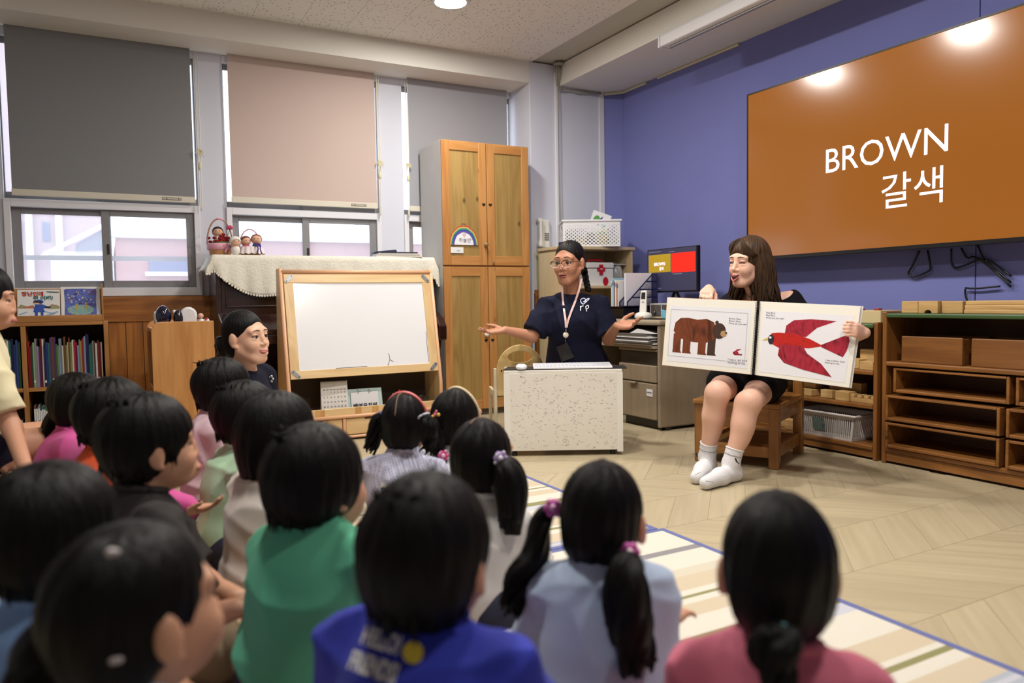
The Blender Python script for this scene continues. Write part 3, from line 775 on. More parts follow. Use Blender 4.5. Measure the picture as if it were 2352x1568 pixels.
# cloth: top sheet, front fall with curved scalloped edge
M_cloth = plain('cream_damask', (224, 220, 206), 0.85, var=0.07, vscale=14, bump=0.4, bscale=60)
def cloth():
    X0, X1 = -0.80, 0.785; nx, nt_ = 96, 14
    mb = MB()
    def fall(u):
        x = X0+(X1-X0)*u
        if x < -0.45: s = max(0.0, (x-X0)/(0.35)); return 0.02+0.235*math.sin(min(1, s)*math.pi/2)**0.8
        if x < 0.35: return 0.255-0.05*((x+0.45)/0.8)
        return 0.205-0.07*((x-0.35)/0.43)
    rows = []
    for i in range(nx+1):
        u = i/nx; x = X0+(X1-X0)*u; f = fall(u)
        edge = max(0.0, max(-0.755-x, x-0.752))           # past the piano ends it hangs sideways
        dz = -edge*1.6-0.02*(edge > 0)
        col = []
        for k in range(4):
            col.append((x, 0.165-0.115*k, 1.1675+dz-(0.0 if k else 0)))
        col.append((x, -0.184, 1.1665+dz))
        sc_ = 0.007*abs(math.sin(i*math.pi/1.0*0.5))
        for k in range(1, nt_+1):
            v = k/nt_
            fold = 0.006*math.sin(x*26)*v+0.005*math.sin(x*61+1)*v
            col.append((x, -0.192-0.004*math.sin(v*3)-fold*1.2-0.006*v, 1.162+dz-(f+(sc_ if k == nt_ else 0))*v))
        rows.append(col)
    n = len(rows[0]); mb.v = [p for c in rows for p in c]
    for i in range(nx):
        for k in range(n-1):
            a = i*n+k; mb.f.append((a, a+1, a+n+1, a+n)); mb.mi.append(0)
    return mb, rows
cmb, crow = cloth()
tc_ = thing('tablecloth', 'cream damask cloth with a scalloped lace edge draped over the piano', 'tablecloth', (1.35, 5.27, 0))
o = part('cloth', cmb, M_cloth, tc_, smooth=True)
md = o.modifiers.new('thick', 'SOLIDIFY'); md.thickness = 0.002; md.offset = 1
lace = MB(); edge = [np.array(c[-1]) for c in crow]
acc = 0.0; last = edge[0]; 
for p in edge[1:]:
    seg = np.linalg.norm(p-last); n_ = max(1, int(seg/0.013))
    for k in range(n_):
        q = last+(p-last)*(k+0.5)/n_
        lace.ball((q[0], q[1]-0.001, q[2]), (0.008, 0.003, 0.008), 8, 5)
    last = p
part('lace_edge', lace, plain('lace_white', (230, 226, 212), 0.8), tc_, smooth=True)

# --- papers on the piano
def folder_pile():
    t = thing('paper_pile', 'pile of thin folders and papers on the right of the piano', 'papers', (1.86, 5.20, 1.1705), math.radians(-6))
    cols = [(214, 210, 196), (228, 228, 230), (206, 200, 186), (230, 230, 232), (40, 44, 74)]
    for k, c in enumerate(cols):
        nm = 'folder_%d' % k
        boxp('folder' if k in (0, 2, 4) else 'paper_sheets', -0.17+0.006*k, 0.16-0.008*k, -0.11+0.004*(k % 2), 0.10, 0.007*k+0.0003, 0.007*k+0.0065, plain(nm, c, 0.5), t, bevel=0)
    part('open_cover', MB().hexa([(-0.17, -0.1, 0.0355), (-0.02, -0.1, 0.0375), (-0.02, 0.1, 0.0375), (-0.17, 0.1, 0.0355), (-0.17, -0.1, 0.0375), (-0.03, -0.1, 0.052), (-0.03, 0.1, 0.052), (-0.17, 0.1, 0.0375)]), MATS['folder_4'], t)
folder_pile()

# --- doll baskets on the piano
M_wick = wood('wicker', (206, 152, 104), (170, 112, 70), 'x', 6.0, 0.7, knots=False, coat=0)
def arch_pts(w, h, z0, n=18): return [(w*math.cos(math.pi-math.pi*k/n), 0, z0+h*math.sin(math.pi*k/n)) for k in range(n+1)]
b1 = thing('doll_basket', 'pink ribboned wicker basket with a tall arched handle', 'basket', (0.665, 5.24, 1.171))
part('basket_body', MB().lathe([(0.062, 0), (0.066, 0.004), (0.078, 0.075), (0.074, 0.078), (0.062, 0.012), (0.001, 0.01)], seg=24), M_wick, b1, smooth=True)
part('ribbon_band', MB().lathe([(0.0745, 0.036), (0.081, 0.04), (0.083, 0.076), (0.078, 0.078)], seg=24), plain('pink_gingham', (222, 160, 178), 0.7, var=0.25, vscale=120), b1, smooth=True)
part('handle', MB().tube(arch_pts(0.078, 0.165, 0.075), 0.0048, 8), wood('handle_wood', (190, 140, 110), (150, 98, 70), 'x', 4, 0.5, knots=False), b1, smooth=True)
part('ribbon_wrap', MB().tube(arch_pts(0.078, 0.165, 0.075)[8:12], 0.0062, 8), plain('pink_ribbon', (226, 160, 180), 0.5), b1, smooth=True)
bow = MB()
for s in (-1, 1):
    bow.ball((0.045+s*0.022, -0.078, 0.062), (0.022, 0.008, 0.016), 12, 8); bow.tube([(0.045, -0.08, 0.06), (0.045+s*0.02, -0.083, 0.035), (0.045+s*0.026, -0.083, 0.014)], [0.006, 0.008, 0.007], 6)
part('bow', bow, MATS['pink_ribbon'], b1, smooth=True)
fl_ = MB(); rr = random.Random(5)
for k in range(46):
    a, q = rr.uniform(0, 6.28), rr.uniform(0, 0.07)
    fl_.ball((q*math.cos(a), q*math.sin(a), 0.085+rr.uniform(0, 0.035)+(0.02 if q < 0.03 else 0)), (0.014, 0.014, 0.01), 7, 5)
part('carnations', fl_, plain('crimson_petals', (148, 10, 22), 0.8, bump=1.0, bscale=150), b1, smooth=True)
lf = MB()
for k in range(8):
    a = -2.2+k*0.25; lf.ball((0.07*math.cos(a), 0.07*math.sin(a), 0.082), (0.016, 0.01, 0.006), 7, 4)
part('leaves', lf, plain('leaf_green', (60, 110, 50), 0.6), b1, smooth=True)
fs = MB().tube([(0.03, -0.01, 0.1), (0.055, -0.015, 0.15), (0.06, -0.015, 0.175)], 0.0022, 6); part('flower_stem', fs, MATS['leaf_green'], b1)
fh = MB()
for k in range(7): fh.ball((0.06+0.012*math.cos(k), -0.015+0.008*math.sin(k*2), 0.184+0.007*math.sin(k*1.7)), (0.011, 0.009, 0.009), 7, 5)
part('pink_flower', fh, plain('rose_pink', (196, 70, 110), 0.7), b1, smooth=True)
def doll(name, label, loc, head_r, skin, hair, hood=False, body=None, face=(0, -1), cap=0.75):
    t = thing(name, label, 'doll', loc)
    f = np.array([face[0], face[1], 0.0]); f /= np.linalg.norm(f); sx = np.array([-f[1], f[0], 0])
    part('head', MB().ball((0, 0, 0), head_r, 18, 12), skin, t, smooth=True)
    hb = MB(); seg = 18
    # hair / hood: shell over the back and top of the head
    rings = 10; n0 = 0; R1 = head_r*1.1
    ax = -f*0.75+np.array([0, 0, 0.66]); ax /= np.linalg.norm(ax); u = sx; w = np.cross(ax, u)
    for i in range(rings+1):
        th = cap*math.pi*i/rings*0.78+0.001
        for k in range(seg):
            a = 2*math.pi*k/seg
            hb.v.append(tuple(R1*(ax*math.cos(th)+(u*math.cos(a)+w*math.sin(a))*math.sin(th))))
    for i in range(rings):
        for k in range(seg):
            a = i*seg+k; b_ = i*seg+(k+1) % seg; hb.f.append((a, a+seg, b_+seg, b_)); hb.mi.append(0)
    o = part('hood' if hood else 'hair', hb, hair, t, smooth=True)
    md = o.modifiers.new('thick', 'SOLIDIFY'); md.thickness = head_r*0.08
    eb = MB()
    for s in (-1, 1):
        p = f*head_r*0.93+sx*s*head_r*0.34+np.array([0, 0, head_r*0.1]); eb.ball(tuple(p), head_r*0.1, 8, 6)
    part('eyes', eb, M_black, t, smooth=True)
    if body is not None:
        part('body', MB().ball((0, 0.0, -head_r*1.55), (head_r*0.85, head_r*0.7, head_r*1.0), 14, 10), body, t, smooth=True)
    return t
M_dskin = plain('doll_skin', (226, 180, 152), 0.9, bump=0.4, bscale=250); M_dwhite = plain('doll_white', (232, 228, 222), 0.9, bump=0.5, bscale=200)
doll('doll', 'knitted doll with black hair among the red carnations', (0.654, 5.24, 1.171+0.155), 0.032, M_dskin, plain('doll_black', (26, 18, 20), 0.8), body=M_dwhite, face=(-0.1, -1), cap=0.72)
doll('doll', 'white hooded knitted doll leaning on the pink basket', (0.742, 5.12, 1.171+0.083), 0.034, M_dskin, M_dwhite, True, M_dwhite, (0.15, -1), 0.82)
b2 = thing('doll_basket', 'low white frilled basket holding two dolls', 'basket', (0.85, 5.22, 1.171))
part('basket_body', MB().lathe([(0.055, 0), (0.06, 0.004), (0.072, 0.05), (0.068, 0.052), (0.056, 0.01), (0.001, 0.008)], seg=24), M_wick, b2, smooth=True)
fr = MB(); n = 60
for j, (rr_, z) in enumerate(((0.074, 0.058), (0.082, 0.04), (0.09, 0.012))):
    for k in range(n):
        a = 2*math.pi*k/n; q = rr_+0.005*math.sin(k*math.pi*2/4)*(1 if j else 0.2); fr.v.append((q*math.cos(a), q*math.sin(a), z+(0.004*math.sin(k*1.6) if j == 2 else 0)))
for j in range(2):
    for k in range(n):
        a = j*n+k; b_ = j*n+(k+1) % n; fr.f.append((a, b_, b_+n, a+n)); fr.mi.append(0)
part('lace_frill', fr, plain('frill_white', (226, 214, 214), 0.8), b2, smooth=True)
part('handle', MB().tube(arch_pts(0.068, 0.125, 0.05), 0.0042, 8), plain('handle_pink', (196, 140, 150), 0.5), b2, smooth=True)
doll('doll', 'brown-haired doll with a red bow in the frilled basket', (0.822, 5.215, 1.171+0.098), 0.031, M_dskin, plain('doll_brown', (120, 66, 34), 0.8), body=plain('doll_pink', (200, 96, 116), 0.8), face=(0.3, -1), cap=0.7)
d4 = doll('doll', 'boy doll in blue with a purple ribbon in the frilled basket', (0.888, 5.205, 1.171+0.108), 0.033, M_dskin, MATS['doll_brown'], body=plain('doll_blue', (30, 84, 130), 0.8), face=(-0.2, -1), cap=0.62)
rbn = MB()
for s in (-1, 1): rbn.tube([(s*0.004, -0.035, -0.03), (s*0.012, -0.075, -0.045), (s*0.006, -0.094, -0.066), (s*0.014, -0.097, -0.1)], [0.005, 0.005, 0.004, 0.004], 6)
part('purple_ribbon', rbn, plain('purple_ribbon', (72, 30, 130), 0.5), d4, smooth=True)

# --- whiteboard easel
M_maple_x = wood('maple_x', (226, 196, 146), (206, 170, 118), 'x', 0.8, 0.4, knots=False); M_maple_z = wood('maple_z', (226, 196, 146), (206, 170, 118), 'z', 0.8, 0.4, knots=False)
M_edge = plain('pink_edge_band', (222, 172, 134), 0.4)
es = thing('whiteboard_easel', 'wooden children\'s easel with a framed whiteboard and storage tray', 'easel', (1.425, 4.56, 0))
EH = 0.49
side = [(0, 0.012), (0.27, 0.012), (0.27, 0.3), (0.215, 1.065), (0.15, 1.065), (0.005, 0.33)]
for s in (-1, 1):
    x0 = EH-0.012 if s > 0 else -EH-0.012
    so = part('side_panel', MB().prism(side, (0.024, 0, 0), (x0, 0, 0), (0, 1, 0), (0, 0, 1)), M_maple_z, es, bevel=0.003)
    part('edge_band', MB().tube([(x0+0.012, -0.002, 0.012), (x0+0.012, 0.003, 0.33), (x0+0.012, 0.146, 1.066)], 0.0125, 8), M_edge, so, smooth=True)
def bp(x, v, n):       # point on the sloped board: v along slope from its foot at z .40, n outwards
    sy, sz = 0.132, 0.665; l = math.hypot(sy, sz)
    return (x, 0.018+sy/l*v-n*sz/l, 0.395+sz/l*v+n*sy/l)
def board_box(name, x0, x1, v0, v1, n0, n1, mat, parent, bevel=0.002):
    mb = MB().hexa([bp(x0,v0,n1), bp(x1,v0,n1), bp(x1,v0,n0), bp(x0,v0,n0), bp(x0,v1,n1), bp(x1,v1,n1), bp(x1,v1,n0), bp(x0,v1,n0)])
    return part(name, mb, mat, parent, bevel=bevel)
bw = EH-0.014
board_box('backing', -bw, bw, 0.0, 0.655, -0.004, 0.004, M_maple_x, es)
board_box('top_rail', -bw, bw, 0.59, 0.645, 0.004, 0.016, M_maple_x, es); board_box('bottom_rail', -bw, bw, 0.0, 0.05, 0.004, 0.016, M_maple_x, es)
board_box('side_rail', -bw, -bw+0.055, 0.05, 0.59, 0.004, 0.016, M_maple_z, es); board_box('side_rail', bw-0.055, bw, 0.05, 0.59, 0.004, 0.016, M_maple_z, es)
wbd = board_box('whiteboard', -bw+0.055, bw-0.055, 0.05, 0.59, 0.004, 0.010, plain('whiteboard_white', (232, 233, 237), 0.2, coat=0.3), es, 0)
for (x, v, a) in ((-bw+0.032, 0.617, 1), (bw-0.032, 0.617, -1), (-bw+0.032, 0.028, -1), (bw-0.032, 0.028, 1)):
    mb = MB(); c = np.array(bp(x, v, 0.0165)); ex = np.array([1, 0, 0.0]); ev = np.array(bp(0, 1, 0))-np.array(bp(0, 0, 0)); d1 = (ex+a*ev)/math.sqrt(2); d2 = (ex-a*ev)/math.sqrt(2); nn = np.array(bp(0, 0, 1))-np.array(bp(0, 0, 0))
    pl_ = [(-0.034+0.011*(1-math.cos(t)), 0.011*math.sin(t)) for t in (math.pi/2, 0.9, 0, -0.9, -math.pi/2)]+[(0.034-0.011*(1-math.cos(t)), 0.011*math.sin(t)) for t in (-math.pi/2, -0.9, 0, 0.9, math.pi/2)]
    mb.prism(pl_, tuple(nn*0.003), tuple(c), tuple(d1), tuple(d2))
    bo = part('corner_bracket', mb, plain('bracket_steel', (150, 152, 156), 0.35, 0.5), es)
    sm = MB()
    for q in (-0.022, 0.022): sm.lathe([(0.004, 0.003), (0.003, 0.005), (0.0005, 0.0052)], tuple(c+d1*q), 10, tuple(d1), tuple(d2), tuple(nn))
    part('screw', sm, plain('screw_dark', (70, 70, 72), 0.3, 0.8), bo)
scr = MB()
for pts in ([(0.14, 0.055), (0.145, 0.075), (0.152, 0.09), (0.15, 0.115), (0.147, 0.13)], [(0.15, 0.09), (0.168, 0.078), (0.175, 0.075)], [(0.135, 0.052), (0.137, 0.062)], [(-0.2, 0.0525), (-0.1, 0.0535), (0.0, 0.054)], [(bw-0.06, 0.06), (bw-0.061, 0.12), (bw-0.062, 0.20), (bw-0.061, 0.26)]):
    ribbon(scr, [bp(x, v, 0.0108) for x, v in pts], 0.003, np.array(bp(0, 0, 1))-np.array(bp(0, 0, 0)))
part('marker_scribble', scr, plain('marker_black', (40, 40, 44), 0.6), wbd, fix=False)
part('top_band', MB().tube([bp(-EH, 0.662, 0.004), bp(EH, 0.662, 0.004)], 0.014, 8), M_edge, es, smooth=True)
boxp('tray_board', -bw, bw, 0.012, 0.26, 0.150, 0.166, M_maple_x, es)
lip = boxp('tray_lip', -bw, bw, 0.0, 0.013, 0.150, 0.202, M_maple_x, es)
boxp('lip_stripe', -0.34, -0.28, -0.001, 0.0, 0.16, 0.2, wood('maple_dark', (206, 160, 100), (190, 142, 84), 'z', 1, 0.4, knots=False), lip, 0); boxp('lip_stripe', -0.09, -0.05, -0.001, 0.0, 0.16, 0.2, MATS['maple_dark'], lip, 0); boxp('lip_stripe', 0.02, 0.06, -0.001, 0.0, 0.16, 0.2, MATS['maple_dark'], lip, 0)
part('edge_band', MB().tube([(-bw, -0.002, 0.147), (bw, -0.002, 0.147)], 0.011, 8), M_edge, es, smooth=True)
part('edge_band', MB().tube([(-bw, -0.002, 0.02), (bw, -0.002, 0.02)], 0.009, 8), M_edge, es, smooth=True)
boxp('bottom_board', -bw, bw, 0.0, 0.26, 0.014, 0.028, M_maple_x, es)
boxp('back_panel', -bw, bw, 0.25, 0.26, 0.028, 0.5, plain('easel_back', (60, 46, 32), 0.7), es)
for x in (-0.32, 0.0, 0.32):
    dd = boxp('drawer', x-0.148, x+0.148, 0.004, 0.24, 0.032, 0.134, M_maple_x, es, 0.004)
    boxp('finger_notch', x-0.03, x+0.03, 0.002, 0.0045, 0.122, 0.133, plain('notch_dark', (80, 58, 34), 0.7), dd, 0)
for x in (-0.16, 0.16): boxp('divider', x-0.01, x+0.01, -0.004, 0.24, 0.03, 0.136, M_edge, es)
# things in the tray
zt = 0.1665
cal = thing('desk_calendar', 'white spiral desk calendar standing in the easel tray', 'calendar', (1.225, 4.615, zt), math.radians(-6)); cal.rotation_euler = (math.radians(-9), 0, math.radians(-6))
boxp('page', -0.082, 0.082, 0, 0.002, 0.012, 0.20, plain('calendar_white', (226, 224, 220), 0.6), cal, 0)
part('stand', MB().hexa([(-0.082, 0.055, 0.002), (0.082, 0.055, 0.002), (0.082, 0.057, 0.002), (-0.082, 0.057, 0.002), (-0.082, 0.003, 0.2), (0.082, 0.003, 0.2), (0.082, 0.005, 0.2), (-0.082, 0.005, 0.2)]), MATS['calendar_white'], cal)
sp = MB()
for k in range(22): sp.tube([(-0.074+0.007*k, -0.004, 0.194), (-0.074+0.007*k, -0.002, 0.204), (-0.074+0.007*k, 0.006, 0.204), (-0.074+0.007*k, 0.008, 0.194)], 0.0013, 5)
part('spiral', sp, M_black, cal)
M_print = plain('print_grey', (84, 84, 90), 0.6)
lettering('month', '7', 0.016, (0, -0.0005, 0.175), (1, 0, 0), (0, 0, 1), plain('print_gold', (180, 160, 110), 0.6), cal)
days = '      1  2  3  4  5\n 6  7  8  9 10 11 12\n13 14 15 16 17 18 19\n20 21 22 23 24 25 26\n27 28 29 30 31'
for r_, row in enumerate((['', '', '1', '2', '3', '4', '5'], [str(k) for k in range(6, 13)], [str(k) for k in range(13, 20)], [str(k) for k in range(20, 27)], [str(k) for k in range(27, 32)])):
    txt = MB(); vs = []; fs_ = []
    for c_, dnum in enumerate(row):
        if not dnum: continue
        v, f = text_mesh(dnum, 0.0125, bold=0.0004); n0 = len(vs)
        vs += [(-0.064+0.0213*c_+p[0], -0.0006, 0.128-0.029*r_+p[1]) for p in v]; fs_ += [tuple(i+n0 for i in q) for q in f]
    me = bpy.data.meshes.new('dates'); me.from_pydata(vs, [], fs_); me.materials.append(M_print); link('dates', me, cal)
wk = MB(); wk.box(-0.072, 0.072, -0.0006, 0, 0.148, 0.1495)
for k in range(7): wk.box(-0.068+0.0213*k, -0.058+0.0213*k, -0.0006, 0, 0.144, 0.147)
part('weekday_row', wk, M_print, cal)
rc = thing('ring_card', 'white flip card on rings with black lettering in the easel tray', 'card', (1.415, 4.60, zt)); rc.rotation_euler = (math.radians(-14), 0, math.radians(-3))
boxp('backing', -0.115, 0.115, 0.012, 0.016, 0.0, 0.145, plain('mint_board', (186, 208, 206), 0.4), rc, 0)
boxp('flip_page', -0.088, 0.088, 0, 0.004, 0.004, 0.122, plain('sleeve_white', (230, 230, 234), 0.15, coat=0.6), rc, 0.001)
for x in (-0.04, 0.03):
    part('ring', MB().tube([(x+0.0, 0.006+0.014*math.cos(a), 0.124+0.014*math.sin(a)) for a in [k*math.pi/8 for k in range(-6, 11)]], 0.0015, 6), plain('ring_steel', (140, 140, 144), 0.25, 1.0), rc, smooth=True)
    part('clip_dot', MB().lathe([(0.004, 0), (0.003, 0.002), (0.0005, 0.0025)], (x+0.016, 0.0115, 0.125), 10, (1, 0, 0), (0, 0, 1), (0, -1, 0)), M_black, rc)
lettering('name', '백영유치원', 0.034, (0.0, -0.0006, 0.031), (1, 0, 0), (0, 0, 1), plain('ink_black', (24, 22, 30), 0.5), rc, bold=0.0014)
mg = thing('mug', 'pale grey mug holding a red-capped pen in the easel tray', 'mug', (1.655, 4.66, zt))
part('cup', MB().lathe([(0.038, 0), (0.041, 0.004), (0.042, 0.085), (0.039, 0.085), (0.037, 0.012), (0.001, 0.01)], seg=24), plain('mug_grey', (206, 204, 202), 0.3), mg, smooth=True)
part('handle', MB().tube([(0.041, 0, 0.07), (0.06, 0, 0.066), (0.066, 0, 0.042), (0.058, 0, 0.02), (0.041, 0, 0.018)], 0.005, 8), MATS['mug_grey'], mg, smooth=True)
part('pen', MB().tube([(0.0, 0.01, 0.02), (0.006, 0.006, 0.085)], 0.005, 8), M_black, mg, smooth=True)
part('pen_cap', MB().tube([(0.006, 0.006, 0.085), (0.009, 0.004, 0.112)], 0.0062, 8), plain('cap_red', (190, 20, 26), 0.25, coat=0.5), mg, smooth=True)
kx = thing('pencil_tray', 'dark shallow tray of clips at the right end of the easel', 'tray', (1.80, 4.70, zt))
part('tray', MB().box(-0.06, 0.06, -0.05, 0.05, 0, 0.05).box(-0.065, 0.065, -0.055, 0.055, 0.05, 0.054), plain('tray_dark', (58, 44, 36), 0.5), kx, bevel=0.003)
part('clip', MB().tube([(-0.02, -0.02, 0.056), (0.0, -0.01, 0.06), (0.03, -0.015, 0.056), (-0.01, 0.0, 0.057)], 0.0025, 6), MATS['ring_steel'], kx, smooth=True)

# --- tall pine cabinet
M_cframe_z = wood('cab_frame_z', (190, 138, 80), (168, 112, 56), 'z', 1.0, 0.42); M_cframe_x = wood('cab_frame_x', (190, 138, 80), (168, 112, 56), 'x', 1.0, 0.42)
M_cpanel = wood('cab_panel', (166, 136, 80), (142, 112, 60), 'z', 1.0, 0.45)
tcb = thing('tall_cabinet', 'tall two-tier pine cabinet with heart-shaped door pulls', 'cabinet', (2.495, 5.017, 0))
CW = 0.356
M_cside = plain('cab_side_grey', (190, 188, 186), 0.5, var=0.06, vscale=10)
for s in (-1, 1): boxp('side_panel', s*CW-(0.0 if s < 0 else 0.016), s*CW+(0.016 if s < 0 else 0.0), 0.0, 0.40, 0, 2.005, M_cside, tcb, 0.002)
boxp('top_panel', -CW+0.016, CW-0.016, 0.0, 0.40, 1.99, 2.005, M_cframe_x, tcb); boxp('back_panel', -CW+0.016, CW-0.016, 0.39, 0.40, 0.04, 1.99, M_cframe_x, tcb)
boxp('middle_panel', -CW+0.016, CW-0.016, 0.0, 0.39, 1.095, 1.115, M_cframe_x, tcb); boxp('plinth', -CW+0.016, CW-0.016, 0.02, 0.39, 0, 0.045, plain('plinth_grey', (110, 100, 90), 0.6), tcb)
def heart(cx, cz, s_):
    o = []
    for k in range(20):
        t = 2*math.pi*k/20
        o.append((cx+s_*16*math.sin(t)**3/17, cz+s_*(13*math.cos(t)-5*math.cos(2*t)-2*math.cos(3*t)-math.cos(4*t))/17))
    return o
M_dark_hole = plain('heart_hole', (22, 14, 8), 0.9)
for tier, (z0, z1) in enumerate(((0.048, 1.100), (1.110, 2.003))):
    for s in (-1, 1):
        a, b = (-CW, -0.003) if s < 0 else (0.003, CW)
        d = part('door', MB().box(a+0.062, b-0.062, -0.013, -0.004, z0+0.068, z1-0.068), M_cpanel, tcb)
        boxp('stile', a, a+0.062, -0.021, -0.001, z0, z1, M_cframe_z, d, 0.003); boxp('stile', b-0.062, b, -0.021, -0.001, z0, z1, M_cframe_z, d, 0.003)
        boxp('rail', a+0.062, b-0.062, -0.021, -0.001, z0, z0+0.068, M_cframe_x, d, 0.003); boxp('rail', a+0.062, b-0.062, -0.021, -0.001, z1-0.068, z1, M_cframe_x, d, 0.003)
        hz = 1.555 if tier else 0.555
        part('heart_pull', MB().prism(heart(-0.027 if s < 0 else 0.027, hz, 0.0155), (0, 0.0015, 0), (0, -0.0222, 0)), M_dark_hole, d)
        if tier and s < 0:
            part('knob', MB().lathe([(0.006, 0), (0.007, 0.01), (0.016, 0.016), (0.017, 0.024), (0.010, 0.031), (0.001, 0.032)], (-0.022, -0.021, 1.262), 16, (1, 0, 0), (0, 0, 1), (0, -1, 0)), wood('knob_wood', (150, 124, 84), (120, 96, 60), 'x', 3, 0.4, knots=False), d, smooth=True)
        if not tier and s < 0:
            part('knob', MB().lathe([(0.006, 0), (0.007, 0.01), (0.017, 0.016), (0.018, 0.024), (0.010, 0.031), (0.001, 0.032)], (-0.03, -0.021, 0.600), 16, (1, 0, 0), (0, 0, 1), (0, -1, 0)), plain('knob_white', (230, 228, 222), 0.3), d, smooth=True)
# rainbow drawing and name card on the upper left door
rd = thing('rainbow_drawing', 'half-round paper rainbow drawing taped on the cabinet door', 'drawing', (2.302, 5.017-0.0225, 1.257))
def fan(r0, r1, n=16, sq=0.95, jig=0.0):
    a = [(r1*math.cos(math.pi*k/n)*1.0, r1*math.sin(math.pi*k/n)*sq+jig*math.sin(k*2.1)) for k in range(n+1)]
    b = [(r0*math.cos(math.pi*k/n), r0*math.sin(math.pi*k/n)*sq+jig*math.sin(k*1.7)) for k in range(n, -1, -1)]
    return a+b
mb = MB(); flat(mb, [(0.115*math.cos(math.pi*k/20), 0.14*math.sin(math.pi*k/20)) for k in range(21)], 0.0); 
part('paper', mb, plain('paper_white', (230, 230, 234), 0.7), rd)
for i, (nm, c, r0, r1) in enumerate((('red_arc', (190, 70, 40), 0.108, 0.117), ('yellow_arc', (206, 190, 90), 0.102, 0.109), ('green_arc', (60, 140, 110), 0.092, 0.102), ('blue_arc', (50, 70, 150), 0.082, 0.093), ('violet_arc', (110, 80, 170), 0.076, 0.083))):
    mb = MB()
    o_ = fan(r0, r1, 16, 1.2, 0.002); n_ = len(o_)//2
    for k in range(n_-1):
        flat(mb, [o_[k], o_[k+1], o_[2*n_-2-k], o_[2*n_-1-k]], -0.0006-0.0002*i)
    part(nm, mb, plain(nm, c, 0.7), rd)
hm = MB(); h_ = heart(0.004, 0.072, 0.012)
ribbon(hm, [(p[0], -0.0008, p[1]) for p in h_+[h_[0]]], 0.003, (0, -1, 0)); part('pen_heart', hm, plain('pen_magenta', (170, 60, 110), 0.6), rd, fix=False)
lettering('pen_name', '하늘반', 0.036, (0.008, -0.0006, 0.032), (1, 0, 0), (0, 0, 1), plain('pen_violet', (90, 80, 110), 0.6), rd)
lettering('pen_word', 'MERI', 0.02, (0.0, -0.0006, 0.148), (1, 0, 0), (0, 0, 1), plain('pen_brown', (70, 46, 34), 0.6), rd)
nc = thing('name_card', 'small white name card under the rainbow drawing', 'card', (2.246, 5.017-0.0225, 1.198))
boxp('card', -0.05, 0.05, -0.0008, 0, 0, 0.042, plain('card_white', (226, 226, 228), 0.6), nc, 0)
lettering('printed_name', '하늘반', 0.011, (0.01, -0.001, 0.016), (1, 0, 0), (0, 0, 1), M_print, nc)

# --- intercom handset on the column
ip = thing('wall_phone', 'white intercom handset hung on the column', 'phone', (3.06, YK, 1.26))
M_ph = plain('phone_white', (222, 220, 214), 0.35)
boxp('base', -0.035, 0.068, -0.03, -0.0, 0, 0.225, M_ph, ip, 0.008)
part('handset', MB().prism([(-0.062, 0.205), (-0.064, 0.225), (-0.045, 0.235), (-0.02, 0.222), (-0.026, 0.19), (-0.028, 0.06), (-0.02, 0.03), (-0.03, 0.005), (-0.058, 0.008), (-0.06, 0.03), (-0.05, 0.06), (-0.05, 0.19)], (0, -0.045, 0), (0.005, -0.022, 0)), M_ph, ip, bevel=0.008)
keys = MB()
for i in range(3):
    for j in range(4): keys.box(0.018+0.014*i, 0.028+0.014*i, -0.033, -0.03, 0.06+0.016*j, 0.069+0.016*j)
part('keypad', keys, plain('key_dark', (60, 60, 66), 0.5), ip)
coil = [(-0.03+0.011*math.cos(k*0.8), -0.03+0.011*math.sin(k*0.8), -0.002-0.0016*k) for k in range(70)]
part('coiled_cord', MB().tube([(-0.03, -0.03, 0.012)]+coil+[(-0.02, -0.02, -0.13), (0.03, -0.01, -0.2), (0.12, -0.012, -0.30), (0.0, -0.012, -0.33), (0.12, -0.012, -0.30)], 0.003, 6), M_ph, ip, smooth=True)
ys = thing('paper_strip', 'pale yellow-green paper strip stuck below the wall phone', 'paper strip', (3.045, YK, 0.94))
boxp('strip', -0.03, 0.03, -0.0012, 0, 0, 0.30, plain('strip_lime', (204, 206, 140), 0.6), ys, 0)
# ---------------------------------------------------------------- desk corner and blue wall furniture
M_tan = wood('tan_laminate', (204, 184, 148), (192, 170, 132), 'z', 1.2, 0.45, knots=False, coat=0.1)
M_greyl = wood('grey_laminate', (150, 134, 112), (138, 122, 100), 'z', 1.2, 0.5, knots=False, coat=0.0)
M_greylx = wood('grey_laminate_x', (164, 150, 128), (152, 136, 114), 'y', 1.2, 0.45, knots=False, coat=0.1)

# open shelf unit behind the desk
hu = thing('shelf_unit', 'pale tan open shelf unit in the corner behind the desk', 'shelf', (3.315, 4.93, 0))
hw_ = 0.325
boxp('side_panel', -hw_, -hw_+0.018, -0.18, 0.18, 0, 1.225, M_tan, hu); boxp('side_panel', hw_-0.018, hw_, -0.18, 0.18, 0, 1.225, M_tan, hu)
boxp('top_board', -hw_-0.012, hw_+0.012, -0.195, 0.185, 1.225, 1.248, M_tan, hu)
boxp('back_board', -hw_+0.018, hw_-0.018, 0.165, 0.178, 0.05, 1.225, M_tan, hu)
for z in (0.93, 0.60, 0.30): boxp('shelf_board', -hw_+0.018, hw_-0.018, -0.175, 0.165, z, z+0.018, M_tan, hu)
